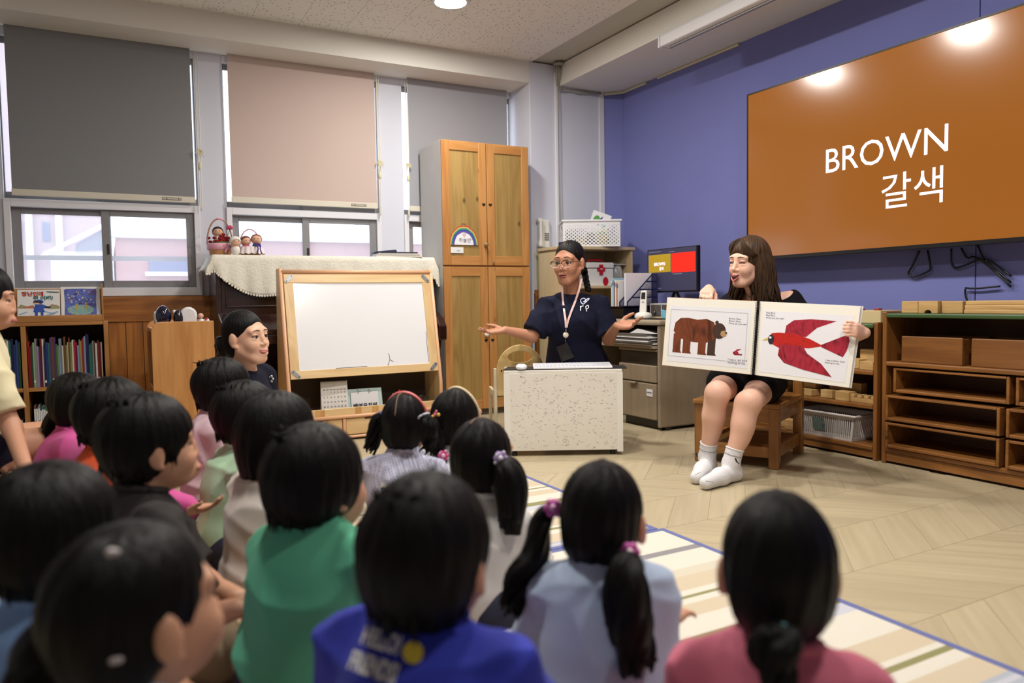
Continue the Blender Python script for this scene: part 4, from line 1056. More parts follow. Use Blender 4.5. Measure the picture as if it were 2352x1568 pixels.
# basket of toys with a drawn smiling face
bk = thing('plastic_basket', 'white perforated plastic basket with a drawn smiling face on the shelf unit', 'basket', (3.335, 4.90, 1.2485), math.radians(-27))
M_bask = plain('basket_white', (228, 228, 232), 0.35)
BX, BY, BH, bt = 0.215, 0.145, 0.20, 0.004
def holed_wall(mb, o, ex, nx, nz, x0, x1, z0, z1, hr, thick):
    """wall panel with round-ish holes, built cell by cell"""
    o = np.array(o, float); ex = np.array(ex, float); ez = np.array([0, 0, 1.0]); nn = np.cross(ex, ez)*thick
    cw, ch = (x1-x0)/nx, (z1-z0)/nz; N = 8
    for i in range(nx):
        for j in range(nz):
            cx, cz = x0+(i+0.5)*cw, z0+(j+0.5)*ch
            ring = [(cx+hr*math.cos(2*math.pi*k/N+math.pi/8), cz+hr*math.sin(2*math.pi*k/N+math.pi/8)) for k in range(N)]
            sq = []
            for k in range(N):
                a = 2*math.pi*k/N+math.pi/8; c_, s_ = math.cos(a), math.sin(a); q = max(abs(c_), abs(s_)); sq.append((cx+cw/2*c_/q, cz+ch/2*s_/q))
            for off in (0, 1):
                n0 = len(mb.v)
                for p in ring+sq: mb.v.append(tuple(o+ex*p[0]+ez*p[1]+nn*off))
                for k in range(N):
                    k2 = (k+1) % N; q = (n0+k, n0+k2, n0+N+k2, n0+N+k); mb.f.append(q if off else q[::-1]); mb.mi.append(0)
            for k in range(N):
                k2 = (k+1) % N; a0 = n0-2*N; mb.f.append((a0+k, a0+k2, n0+k2, n0+k)); mb.mi.append(0)
mb = MB(); holed_wall(mb, (-BX, -BY, 0), (1, 0, 0), 13, 6, 0.012, 2*BX-0.012, 0.012, 0.165, 0.0068, bt)
mb.box(-BX, -BX+0.012, -BY-0.004, -BY, 0, BH); mb.box(BX-0.012, BX, -BY-0.004, -BY, 0, BH); mb.box(-BX+0.012, BX-0.012, -BY-0.004, -BY, 0, 0.012); mb.box(-BX+0.012, BX-0.012, -BY-0.004, -BY, 0.165, BH)
part('perforated_wall', mb, M_bask, bk, fix=False)
mb = MB(); holed_wall(mb, (BX, BY, 0), (-1, 0, 0), 13, 6, 0.012, 2*BX-0.012, 0.012, 0.165, 0.0068, bt)
mb.box(-BX+0.012, BX-0.012, BY, BY+0.004, 0, 0.012); mb.box(-BX+0.012, BX-0.012, BY, BY+0.004, 0.165, BH)
part('perforated_wall', mb, M_bask, bk, fix=False)
we = MB(); we.box(-BX-0.004, -BX, -BY, BY, 0, 0.135); we.box(-BX-0.004, -BX, -BY, -0.055, 0.135, BH); we.box(-BX-0.004, -BX, 0.055, BY, 0.135, BH); we.box(-BX-0.004, -BX, -0.055, 0.055, 0.17, BH)
wl_ = part('end_wall', we, M_bask, bk)
boxp('end_wall', BX, BX+0.004, -BY, BY, 0, BH, M_bask, bk, 0)
boxp('floor_panel', -BX, BX, -BY, BY, 0, 0.004, M_bask, bk, 0)
rim = MB(); q = 0.014
rim.box(-BX-q, BX+q, -BY-q, -BY, BH-0.01, BH+0.004); rim.box(-BX-q, BX+q, BY, BY+q, BH-0.01, BH+0.004); rim.box(-BX-q, -BX, -BY, BY, BH-0.01, BH+0.004); rim.box(BX, BX+q, -BY, BY, BH-0.01, BH+0.004)
part('rim', rim, M_bask, bk, bevel=0.003)
fc = MB()
def on_end(pts): return [(-BX-0.0048, -y_, z_) for y_, z_ in pts]
for pts in ([(-0.062, 0.09), (-0.05, 0.112), (-0.036, 0.09)], [(0.03, 0.09), (0.044, 0.112), (0.058, 0.09)], [(-0.04+0.008*k, 0.048-0.022*math.sin(math.pi*k/10)) for k in range(11)]): ribbon(fc, on_end(pts), 0.006, (-1, 0, 0))
fc.poly(on_end(disc(0.0, 0.075, 0.004, 0.004, 8)))
part('drawn_face', fc, plain('marker_black', (40, 40, 44), 0.6), wl_, fix=False)
boxp('blue_tape', -BX-0.0052, -BX-0.0041, -BY+0.003, -0.02, 0.002, 0.026, plain('tape_blue', (44, 46, 120), 0.4), wl_, 0)
def toy_card(name, label, x, y, z, rx, rz, w, h, base):
    t = thing(name, label, 'card', (x, y, z), rz); t.rotation_euler = (rx, 0.35, rz)
    boxp('board', -w/2, w/2, -0.001, 0.001, 0, h, base, t, 0)
    return t
tc1 = toy_card('pattern_card', 'white card with green, purple and yellow shapes sticking out of the basket', 3.36, 4.885, 1.30, -0.1, math.radians(-27), 0.15, 0.235, plain('card_white2', (226, 226, 228), 0.5))
for nm, c, pts in (('green_leaf', (70, 150, 60), disc(-0.03, 0.165, 0.026, 0.04, 14)), ('purple_shape', (70, 40, 130), [(-0.012, 0.12), (0.012, 0.15), (0.012, 0.21), (-0.012, 0.18)]), ('teal_leaf', (60, 160, 160), disc(0.032, 0.155, 0.02, 0.034, 14)), ('yellow_shape', (216, 206, 90), [(0.03, 0.08), (0.065, 0.1), (0.065, 0.125), (0.035, 0.11)])):
    mb = MB(); flat(mb, pts, -0.0016); part(nm, mb, plain(nm, c, 0.5), tc1)
rt = random.Random(9)
for k in range(14):
    cn, c = rt.choice([('red', (180, 36, 40)), ('blue', (40, 100, 180)), ('yellow', (210, 190, 80)), ('green', (90, 160, 90)), ('white', (220, 220, 220)), ('pink', (210, 120, 150)), ('black', (30, 30, 34))])
    lx, ly = -0.17+0.085*(k % 5), -0.085+0.075*(k//5)
    a = math.radians(-27); X_, Y_ = 3.335+lx*math.cos(a)-ly*math.sin(a), 4.90+lx*math.sin(a)+ly*math.cos(a)
    t = thing('toy_block', '%s toy piece seen through the basket holes, %s of row %s' % (cn, ORD(k % 5+1), ORD(k//5+1)), 'toy', (X_, Y_, 1.253), a, 'toys inside the perforated basket')
    boxp('block', -0.033, 0.033, -0.028, 0.028, 0, rt.uniform(0.07, 0.12), plain('toy_'+cn, c, 0.4), t, 0.006)
    part('stud', MB().lathe([(0.012, 0), (0.012, 0.006), (0.01, 0.007)], (0, 0, 0.07), 10), MATS['toy_'+cn], t)
gm = thing('flat_game_box', 'thin navy box with a pale label under the basket edge', 'box', (3.065, 4.785, 1.2485), 0)
boxp('lid', -0.065, 0.045, -0.05, 0.035, 0, 0.03, plain('navy_box', (30, 34, 96), 0.4), gm, 0.002); boxp('label', -0.05, -0.012, -0.0508, -0.05, 0.006, 0.024, plain('label_mint', (180, 196, 196), 0.5), gm, 0)
# first aid box
fa = thing('first_aid_box', 'white first aid box with a red cross clasp on the shelf unit', 'first aid box', (3.365, 4.87, 0.9485))
boxp('box_body', -0.122, 0.122, -0.075, 0.075, 0, 0.135, plain('aid_white', (224, 224, 220), 0.35), fa, 0.008); boxp('lid', -0.125, 0.125, -0.078, 0.078, 0.138, 0.182, MATS['aid_white'], fa, 0.008)
boxp('seam', -0.12, 0.12, -0.073, 0.073, 0.1345, 0.1385, plain('seam_grey', (90, 100, 106), 0.5), fa, 0)
M_aidred = plain('aid_red', (176, 16, 26), 0.35)
part('cross_clasp', MB().prism([(-0.016, 0.115), (-0.016, 0.085), (0.016, 0.085), (0.016, 0.115), (0.036, 0.115), (0.036, 0.143), (0.018, 0.143), (0.018, 0.165), (-0.018, 0.165), (-0.018, 0.143), (-0.036, 0.143), (-0.036, 0.115)], (0, -0.01, 0), (0.0, -0.076, 0)), M_aidred, fa, bevel=0.002)
boxp('clasp_slot', -0.012, 0.012, -0.0875, -0.086, 0.128, 0.134, M_white, fa, 0)
part('red_seal', MB().lathe([(0.026, 0), (0.026, 0.0015), (0.024, 0.002)], (0.045, -0.0748, 0.036), 20, (1, 0, 0), (0, 0, 1.3), (0, -1, 0)), M_aidred, fa)
part('handle', MB().tube([(-0.07, 0, 0.182), (-0.06, 0, 0.20), (0.0, 0, 0.207), (0.06, 0, 0.20), (0.07, 0, 0.182)], 0.010, 8), M_aidred, fa, smooth=True)
jr = thing('plastic_bag', 'crumpled clear plastic bag beside the first aid box', 'bag', (3.543, 4.85, 0.9485))
mb = MB(); mb.ball((0, 0, 0.09), (0.055, 0.06, 0.09), 16, 12); rj = random.Random(4); mb.v = [(x+rj.uniform(-0.006, 0.006), y+rj.uniform(-0.006, 0.006), max(0.0, z+rj.uniform(-0.006, 0.006))) for x, y, z in mb.v]
part('bag', mb, plain('bag_clear', (196, 202, 200), 0.25, trans=0.5, spec=0.6), jr, smooth=True); boxp('bag_flap', -0.055, 0.07, -0.05, 0.05, 0.165, 0.172, plain('flap_grey', (196, 196, 194), 0.3), jr, 0.003)

# desk with drawers
dk = thing('office_desk', 'grey-brown office desk with a drawer pedestal against the blue wall', 'desk', (3.40, 4.09, 0))
DX0, DX1, DY0, DY1 = -0.335, 0.34, -0.355, 0.36
boxp('side_panel', DX0, DX1, DY0, DY0+0.025, 0.02, 0.675, M_greyl, dk, 0.01); boxp('side_panel', DX0, DX1, DY1-0.025, DY1, 0.02, 0.675, M_greyl, dk, 0.01)
boxp('desk_top', DX0-0.012, DX1, DY0-0.012, DY1, 0.676, 0.71, M_greylx, dk, 0.012)
boxp('back_panel', DX1-0.02, DX1, DY0+0.025, DY1-0.025, 0.1, 0.675, M_greyl, dk)
boxp('foot', DX0+0.06, DX0+0.10, DY0+0.004, DY0+0.02, 0.0, 0.021, M_black, dk, 0); boxp('foot', DX1-0.1, DX1-0.06, DY0+0.004, DY0+0.02, 0.0, 0.021, M_black, dk, 0)
boxp('paper_shelf', DX0-0.02, DX1-0.02, DY0+0.025, DY1-0.026, 0.525, 0.545, M_greylx, dk)
pd = thing('drawer_pedestal', 'grey-brown drawer pedestal with a stuck-on label under the desk', 'drawers', (3.40, 4.09, 0))
boxp('body', DX0+0.02, DX1-0.03, DY0+0.03, 0.075, 0.06, 0.52, plain('pedestal_dark', (52, 46, 40), 0.6), pd)
boxp('base', DX0+0.05, DX1-0.05, DY0+0.04, 0.065, 0.0, 0.06, M_black, pd, 0)
boxp('rail', DX0+0.0, DX0+0.02, DY0+0.03, 0.075, 0.505, 0.521, M_greyl, pd)
d1 = boxp('drawer', DX0-0.002, DX0+0.02, DY0+0.035, 0.072, 0.305, 0.415, M_greyl, pd, 0.006); d2 = boxp('drawer', DX0-0.002, DX0+0.02, DY0+0.035, 0.072, 0.065, 0.298, M_greyl, pd, 0.006)
part('drawer_pull', MB().prism([(-0.10, 0.0), (-0.02, 0.0), (-0.035, -0.012), (-0.085, -0.012)], (-0.02, 0, 0), (DX0-0.001, -0.04, 0.300), (0, 1, 0), (0, 0, 1)), M_greylx, d2, bevel=0.003)
lb = boxp('label_tag', DX0-0.005, DX0-0.002, DY0+0.065, DY0+0.125, 0.215, 0.262, M_white, d2, 0.001)
lm = MB(); 
for k in range(4): lm.box(DX0-0.0058, DX0-0.005, DY0+0.073+0.012*k, DY0+0.082+0.012*k, 0.237, 0.244)
part('label_print', lm, M_print, lb)
pp = thing('paper_stack', 'untidy stack of papers on the shelf under the desk top', 'papers', (3.40, 4.0, 0.5455))
rp_ = random.Random(12)
for k in range(9):
    a, b = rp_.uniform(-0.03, 0.02), rp_.uniform(-0.03, 0.03)
    boxp('paper_sheets', -0.36+a, -0.02+a, -0.22+b, 0.20+b, 0.008*k, 0.008*k+0.0065, plain('paper_tone_%d' % (k % 3), [(226, 226, 228), (206, 202, 196), (90, 84, 78)][k % 3 if k != 1 else 0], 0.6), pp, 0)
part('loose_sheet', MB().hexa([(-0.35, -0.24, 0.076), (-0.05, -0.24, 0.074), (-0.05, 0.02, 0.074), (-0.35, 0.02, 0.075), (-0.35, -0.24, 0.0775), (-0.05, -0.24, 0.0755), (-0.05, 0.02, 0.0755), (-0.35, -0.06, 0.105)]), MATS['paper_tone_0'], pp)
# desk mat, black box, file rack, phone, mini drawers, monitor
dm = thing('desk_mat', 'black desk mat on the office desk', 'mat', (3.40, 4.09, 0.7105)); boxp('mat', -0.30, 0.30, -0.30, 0.35, 0, 0.004, plain('black_mat', (26, 27, 30), 0.5), dm, 0)
bx_ = thing('document_box', 'black document tray under the upright files', 'box', (3.36, 4.34, 0.715)); boxp('tray', -0.20, 0.24, -0.10, 0.09, 0, 0.072, M_black, bx_, 0.006); boxp('tray_rim', -0.21, 0.25, -0.108, 0.098, 0.072, 0.08, M_black, bx_, 0.003)
fr_ = thing('file_rack', 'navy mesh magazine rack with a sloped front on the desk', 'file rack', (3.30, 4.245, 0.7955), math.radians(0))
mprof = [(-0.13, 0), (0.13, 0), (0.13, 0.22), (0.085, 0.22), (-0.13, 0.03)]
M_navy = plain('navy_mesh', (26, 28, 74), 0.35)
def rack_side(y):
    # frame bars plus diagonal slats of the mesh side; x runs along the rack
    t = MB(); w = 0.008
    for a, b in zip(mprof, mprof[1:]+mprof[:1]): t.tube([(a[0], y, a[1]), (b[0], y, b[1])], 0.0045, 6)
    for z in (0.06, 0.115, 0.17):
        xl = -0.13+(z-0.03)/0.19*0.215; t.box(xl, 0.13, y-0.002, y+0.002, z-0.005, z+0.005)
    part('side_frame', t, M_navy, fr_)
    s = MB()
    for k in range(-20, 26):
        c = k*0.0125
        seg_ = []
        for x in np.linspace(-0.128, 0.128, 40):
            z = (x*0.9)+c+0.1; lim = 0.03+(x+0.13)/0.215*0.19 if x < 0.085 else 0.22
            if 0.002 < z < lim-0.002: seg_.append((x, y, z))
        if len(seg_) > 1: s.tube([seg_[0], seg_[-1]], 0.0018, 4)
    o = part('mesh_side', s, M_navy, fr_); o['kind'] = 'stuff'
rack_side(-0.045); rack_side(0.045)
boxp('back_wall', 0.127, 0.132, -0.045, 0.045, 0, 0.22, M_navy, fr_, 0); boxp('bottom', -0.13, 0.13, -0.045, 0.045, 0, 0.004, M_navy, fr_, 0)
for i, (c, x, w, h, d, nm) in enumerate((((226, 226, 232), 0, 0.026, 0.225, 0.24, 'white document held in the navy rack'), )):
    t = thing('document', 'tall white document standing in the navy mesh rack', 'document', (3.30, 4.262, 0.8)); boxp('sheets', -0.105, 0.12, -0.008, 0.008, 0, 0.226, plain('doc_white', (218, 220, 232), 0.6), t, 0); boxp('cover', -0.106, 0.121, -0.0095, -0.008, 0, 0.227, plain('doc_white2', (228, 228, 238), 0.5), t, 0)
fx = 4.305
for i, (cn, c, h) in enumerate((('white', (222, 222, 222), 0.17), ('red-edged', (190, 60, 56), 0.165), ('cream', (216, 206, 180), 0.175), ('white', (226, 226, 228), 0.185), ('dark brown', (80, 60, 44), 0.17), ('pale blue', (150, 190, 214), 0.2), ('pale blue', (160, 196, 216), 0.19), ('white', (226, 226, 226), 0.18))):
    t = thing('file_folder', '%s upright file, %s in the row beside the navy rack' % (cn, ORD(i+1)), 'file', (3.26, fx, 0.7955), 0, 'upright files on the black tray')
    boxp('folder', -0.09, 0.13, 0, 0.0095, 0, h, plain('file_%d' % i, c, 0.5), t, 0); boxp('tab', -0.0908, -0.09, 0.002, 0.0075, h*0.75, h*0.92, plain('file_tab', (60, 80, 120), 0.5), t, 0); fx += 0.0108
ph = thing('cordless_phone', 'white cordless phone standing in its charging base on the desk', 'phone', (3.137, 3.985, 0.715), math.radians(-55))
part('base', MB().lathe([(0.055, 0), (0.058, 0.006), (0.058, 0.022), (0.05, 0.034), (0.03, 0.042), (0.001, 0.043)], seg=24), M_ph, ph, smooth=True)
part('handset', MB().hexa([(-0.024, -0.018, 0.036), (0.024, -0.018, 0.036), (0.024, 0.008, 0.036), (-0.024, 0.008, 0.036), (-0.021, 0.01, 0.185), (0.021, 0.01, 0.185), (0.021, 0.032, 0.185), (-0.021, 0.032, 0.185)]), M_ph, ph, bevel=0.006)
def hs(x, v, n): return (x, -0.018+0.028*v-n, 0.036+0.149*v)
part('screen', MB().poly([hs(-0.014, 0.62, 0.001), hs(0.014, 0.62, 0.001), hs(0.013, 0.92, 0.001), hs(-0.013, 0.92, 0.001)]), M_black, ph)
part('button', MB().poly([hs(-0.008, 0.45, 0.001), hs(0.008, 0.45, 0.001), hs(0.008, 0.52, 0.001), hs(-0.008, 0.52, 0.001)]), plain('btn_grey', (150, 152, 160), 0.4), ph)
md_ = thing('mini_drawers', 'small grey desktop unit with two clear drawers', 'organiser', (3.27, 3.89, 0.715))
boxp('frame', -0.06, 0.08, -0.115, 0.115, 0, 0.012, M_tan, md_, 0.002); boxp('frame', -0.06, 0.08, -0.115, 0.115, 0.088, 0.098, plain('organiser_grey', (186, 184, 176), 0.4), md_, 0.002)
for y in (-0.115, -0.003, 0.108): boxp('upright', -0.06, 0.08, y, y+0.007, 0.012, 0.088, MATS['organiser_grey'], md_, 0)
for y in (-0.057, 0.055):
    d = boxp('drawer', -0.063, -0.056, y-0.049, y+0.049, 0.016, 0.086, plain('smoky_clear', (92, 92, 92), 0.12, trans=0.3), md_, 0.002); part('knob', MB().ball((-0.07, y, 0.04), 0.009, 10, 8), MATS['ring_steel'], d, smooth=True)
bgp = thing('blue_packet', 'crumpled pale blue packet in front of the mini drawers', 'packet', (3.17, 3.80, 0.715)); part('packet', MB().prism([(-0.03, 0), (0.03, 0.0), (0.045, 0.06), (0.01, 0.052), (-0.045, 0.066)], (0.012, 0, 0), (0, 0, 0), (0, 1, 0), (0, 0, 1)), plain('packet_blue', (110, 180, 210), 0.4), bgp, bevel=0.003); part('fold', MB().prism([(-0.02, 0.01), (0.0, 0.015), (-0.005, 0.05), (-0.03, 0.05)], (0.003, 0, 0), (-0.003, 0, 0), (0, 1, 0), (0, 0, 1)), MATS['packet_blue'], bgp)
mn = thing('computer_monitor', 'black computer monitor showing gold and red slides on the desk', 'monitor', (3.46, 4.075, 0.715))
boxp('bezel', -0.008, 0.022, -0.262, 0.262, 0.172, 0.48, M_black, mn, 0.004)
part('stand', MB().tube([(0.03, 0.0, 0.20), (0.04, -0.1, 0.01)], 0.011, 8).tube([(0.03, 0.0, 0.20), (0.04, 0.1, 0.01)], 0.011, 8).box(-0.05, 0.09, -0.13, 0.13, 0, 0.012), M_black, mn, bevel=0.002)
scm = boxp('screen', -0.0095, -0.008, -0.254, 0.254, 0.184, 0.474, emit('screen_navy', (48, 48, 72), 0.55), mn, 0)
def mrect(name, y0, y1, z0, z1, m_): return part(name, MB().poly([(-0.0102, y1, z0), (-0.0102, y0, z0), (-0.0102, y0, z1), (-0.0102, y1, z1)]), m_, scm)
mrect('gold_slide', 0.002, 0.242, 0.315, 0.44, emit('slide_gold', (150, 122, 28), 0.75)); mrect('red_slide', -0.246, -0.006, 0.308, 0.44, emit('slide_red', (222, 30, 16), 0.85))
M_txt = emit('text_white', (236, 230, 250), 1.0)
lettering('slide_word', 'BROWN', 0.032, (-0.0106, 0.12, 0.372), (0, -1, 0), (0, 0, 1), M_txt, scm, bold=0.0005); lettering('slide_word', '갈색', 0.026, (-0.0106, 0.10, 0.338), (0, -1, 0), (0, 0, 1), M_txt, scm, bold=0.0005)
ui = MB()
for k in range(5): ui.poly([(-0.0103, 0.24-0.02*k, 0.296), (-0.0103, 0.232-0.02*k, 0.296), (-0.0103, 0.232-0.02*k, 0.303), (-0.0103, 0.24-0.02*k, 0.303)])
for y0, y1, z in ((0.236, 0.10, 0.458), (0.02, -0.05, 0.45), (-0.02, -0.12, 0.296), (0.15, 0.10, 0.2)):
    n_ = int((y0-y1)/0.012)
    for k in range(n_): ui.poly([(-0.0103, y0-0.012*k, z), (-0.0103, y0-0.012*k-0.009, z), (-0.0103, y0-0.012*k-0.009, z+0.004), (-0.0103, y0-0.012*k, z+0.004)])
o = part('interface_marks', ui, emit('ui_grey', (130, 130, 150), 0.5), scm); o['kind'] = 'stuff'

# ---------------------------------------------------------------- television and its cables
tv = thing('television', 'huge wall-mounted television showing the word BROWN on orange', 'television', (3.64, 2.62, 1.078))
TW, TH = 0.936, 1.053
boxp('housing', 0.004, 0.06, -TW, TW, 0, TH, M_black, tv, 0.006); boxp('wall_mount', 0.06, 0.159, -0.3, 0.3, 0.3, 0.75, M_black, tv, 0)
bz = MB(); e = 0.009
bz.box(-0.004, 0.004, -TW, -TW+e, 0, TH); bz.box(-0.004, 0.004, TW-e, TW, 0, TH); bz.box(-0.004, 0.004, -TW+e, TW-e, 0, 0.02); bz.box(-0.004, 0.004, -TW+e, TW-e, TH-e, TH)
part('bezel', bz, M_black, tv)
m_, nt_, b_ = node_mat('tv_orange'); b_.inputs['Base Color'].default_value = (0.01, 0.01, 0.01, 1); b_.inputs['Emission Color'].default_value = lin((204, 118, 20)); b_.inputs['Emission Strength'].default_value = 0.56; b_.inputs['Roughness'].default_value = 0.16; b_.inputs['Specular IOR Level'].default_value = 0.6
scr_ = boxp('screen', 0.0, 0.004, -TW+e, TW-e, 0.02, TH-e, m_, tv, 0)
lettering('screen_word', 'BROWN', 0.193, (-0.001, -0.018, 0.523), (0, -1, 0), (0, 0, 1), M_txt, scr_, space=1.0); lettering('screen_word', '갈색', 0.198, (-0.001, -0.188, 0.295), (0, -1, 0), (0, 0, 1), M_txt, scr_)
cbt = thing('television_cables', 'loose black cables looping below the television on the blue wall', 'cable', (3.79, 2.12, 1.075))
for pts in ([(0.36, 0.0), (0.40, -0.08), (0.42, -0.115), (0.39, -0.135), (0.31, -0.11), (0.30, -0.08), (0.315, 0.0)], [(0.19, 0.0), (0.188, -0.07), (0.17, -0.098), (0.12, -0.088), (0.06, -0.066), (0.02, -0.066), (-0.02, -0.085), (-0.1, -0.15)], [(0.14, 0.0), (0.11, -0.05), (0.07, -0.05), (0.0, -0.1), (-0.1, -0.2)], [(0.06, 0.01), (0.02, -0.07), (-0.1, -0.18)], [(0.115, -0.2), (0.06, -0.204), (-0.05, -0.196)], [(0.115, -0.2), (0.116, -0.23), (0.10, -0.28), (0.08, -0.32)]):
    part('cable', MB().tube(curve([(-0.012, y_, z_) for y_, z_ in pts], 5), 0.005, 6), M_black, cbt, smooth=True)

# ---------------------------------------------------------------- low shelves along the blue wall
M_sh_z = wood('toy_shelf_z', (140, 90, 42), (104, 62, 24), 'z', 1.0, 0.4); M_sh_y = wood('toy_shelf_y', (146, 96, 46), (110, 68, 28), 'y', 1.0, 0.4)
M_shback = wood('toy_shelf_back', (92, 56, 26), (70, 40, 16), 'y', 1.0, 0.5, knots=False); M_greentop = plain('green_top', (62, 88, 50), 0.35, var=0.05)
def low_shelf(label, y0, y1, H, shelves, lip=True):
    t = thing('toy_shelf', label, 'shelf', (3.42, (y0+y1)/2, 0)); h = (y1-y0)/2; D = 0.315
    for s in (-1, 1): boxp('side_panel', 0.0, D, s*h-(0.022 if s > 0 else 0), s*h+(0.022 if s < 0 else 0), 0, H+0.008, M_sh_z, t, 0.005)
    boxp('top_board', -0.006, D, -h+0.022, h-0.022, H-0.022, H, M_greentop, t, 0.006)
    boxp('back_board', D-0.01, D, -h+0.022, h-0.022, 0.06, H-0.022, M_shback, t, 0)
    for z in shelves: boxp('shelf_board', -0.004, D-0.01, -h+0.022, h-0.022, z-0.022, z, M_sh_y, t, 0.005)
    boxp('plinth', 0.006, 0.026, -h+0.022, h-0.022, 0.012, 0.06, M_sh_y, t, 0.003)
    return t
shB = low_shelf('long low wooden shelf with open drawers and a green top', 0.95, 2.435, 0.755, (0.515, 0.083))
shA = low_shelf('short wooden block shelf with a green top beside the seated reader', 2.462, 3.42, 0.70, (0.46, 0.285, 0.075))
# open-fronted drawer frames in the long shelf
def tray(y0, y1, z0, z1, label, dx=0.0):
    t = thing('open_drawer', label, 'drawer', (3.405+dx, (y0+y1)/2, z0), 0, 'open-fronted drawers in the long shelf'); h = (y1-y0)/2; H = z1-z0
    for s in (-1, 1): boxp('side', 0, 0.28, s*h-(0.014 if s > 0 else 0), s*h+(0.014 if s < 0 else 0), 0, H, M_sh_y, t, 0.004)
    boxp('top_bar', 0, 0.28, -h+0.014, h-0.014, H-0.012, H, M_sh_y, t, 0.003); boxp('bottom', 0, 0.28, -h+0.014, h-0.014, 0, 0.016, M_sh_y, t, 0.004)
    boxp('back', 0.27, 0.28, -h+0.014, h-0.014, 0.016, H-0.012, M_shback, t, 0)
rows = ((0.3625, 0.485, 0.02, 'top'), (0.222, 0.348, -0.004, 'middle'), (0.086, 0.212, -0.004, 'bottom'))
for z0, z1, dx, nm in rows:
    o_ = -0.025 if nm != 'top' else 0.0
    tray(1.845-o_-0.015, 2.402-(0.025 if nm == 'top' else 0), z0, z1, 'wooden open-fronted drawer, %s one of the left stack in the long shelf' % nm, dx)
    tray(1.25, 1.815-o_-0.01, z0, z1, 'wooden open-fronted drawer, %s one of the right stack in the long shelf' % nm, dx)
for (ya, yb, lab) in ((2.045, 2.345, 'brown wooden crate, left of the two on the long shelf'), (1.69, 2.005, 'brown wooden crate, right of the two on the long shelf')):
    t = thing('wooden_crate', lab, 'crate', (3.44, (ya+yb)/2, 0.5155)); h = (yb-ya)/2
    M_cr = wood('crate_wood', (132, 86, 42), (104, 62, 26), 'y', 1.0, 0.45)
    boxp('front_board', 0, 0.014, -h, h, 0, 0.128, M_cr, t, 0.004); boxp('back_board', 0.206, 0.22, -h, h, 0, 0.128, M_cr, t, 0.004)
    for s in (-1, 1): boxp('side_board', 0.014, 0.206, s*h-(0.012 if s > 0 else 0), s*h+(0.012 if s < 0 else 0), 0, 0.122, M_cr, t, 0.003)
    boxp('bottom_board', 0.014, 0.206, -h+0.012, h-0.012, 0, 0.01, M_cr, t, 0)
M_blk = wood('unit_block', (204, 168, 112), (180, 142, 88), 'y', 1.3, 0.55, knots=False, objvar=0.06)
def block(x, y, z, dx, dy, dz, label, group, rz=0.0, notch=False):
    t = thing('wooden_block', label, 'block', (x, y, z), rz, group)
    if notch:
        prof = [(-dy/2, 0), (-0.018, 0)] + [(-0.018*math.cos(a), 0.016*math.sin(a)) for a in [k*math.pi/6 for k in range(1, 6)]] + [(0.018, 0), (dy/2, 0), (dy/2, dz), (-dy/2, dz)]
        part('block', MB().prism(prof, (dx, 0, 0), (-dx/2, 0, 0), (0, 1, 0), (0, 0, 1)), M_blk, t, bevel=0.002)
    else: boxp('block', -dx/2, dx/2, -dy/2, dy/2, 0, dz, M_blk, t, 0.003)
    return t
block(3.52, 2.315, 0.7555, 0.13, 0.085, 0.058, 'pale block lying left of the arched block on the long shelf', 'blocks on the long shelf')
block(3.52, 2.222, 0.7555, 0.13, 0.096, 0.058, 'pale arched block with a notch on top of the long shelf', 'blocks on the long shelf', 0, True)
block(3.535, 2.118, 0.7555, 0.12, 0.10, 0.056, 'darker block behind the arched block on the long shelf', 'blocks on the long shelf')
for k in range(3):
    for j in range(2):
        y1 = 2.05-0.0-0.45*j-0.003*j; t = thing('wooden_plank', 'flat wooden plank, %s from the bottom of the %s pile on the long shelf' % (ORD(k+1), ('left', 'right')[j]), 'plank', (3.54, y1-0.223, 0.7555+0.0195*k), 0, 'planks on the long shelf')
        boxp('plank', -0.09+0.006*k, 0.09, -0.22, 0.22, 0, 0.019, M_blk, t, 0.003)
# contents of the short shelf
rkk = 0
for (x, y, z, dx, dy, dz, lab) in (
    (3.50, 2.955, 0.2855, 0.10, 0.13, 0.036, 'low pale block at the left of the lower block shelf'), (3.55, 2.965, 0.3222, 0.07, 0.10, 0.03, 'arched pale block lying on the low block'),
    (3.49, 2.80, 0.2855, 0.06, 0.075, 0.045, 'cube-like pale block left of the tall flat block'), (3.555, 2.735, 0.2855, 0.05, 0.20, 0.09, 'tall flat pale block standing on the lower block shelf'),
    (3.47, 2.68, 0.2855, 0.07, 0.085, 0.05, 'square pale block in front of the tall flat block'), (3.50, 2.645, 0.4605, 0.07, 0.09, 0.05, 'pale block on the upper block shelf beside the book'), (3.47, 2.535, 0.4605, 0.07, 0.08, 0.045, 'pale block at the right end of the upper block shelf'),
    (3.55, 2.58, 0.4605, 0.05, 0.12, 0.10, 'dark tall block at the back of the upper block shelf'), (3.49, 3.02, 0.0755, 0.09, 0.10, 0.06, 'pale block on the bottom shelf left of the plastic basket'), (3.55, 3.15, 0.0755, 0.10, 0.14, 0.08, 'pale block on the bottom shelf behind the chair leg'),
    (3.52, 3.18, 0.2855, 0.10, 0.12, 0.06, 'pale block on the lower block shelf behind the chair')):
    block(x, y, z, dx, dy, dz, lab, 'blocks in the short shelf')
t = thing('crenellated_block', 'pale block with square notches on the lower block shelf', 'block', (3.48, 2.567, 0.2855))
cr = MB().box(-0.03, 0.03, -0.075, 0.075, 0, 0.022)
for k in range(4): cr.box(-0.03, 0.03, -0.073+0.041*k, -0.05+0.041*k, 0.022, 0.04)
part('block', cr, M_blk, t, bevel=0.002); 
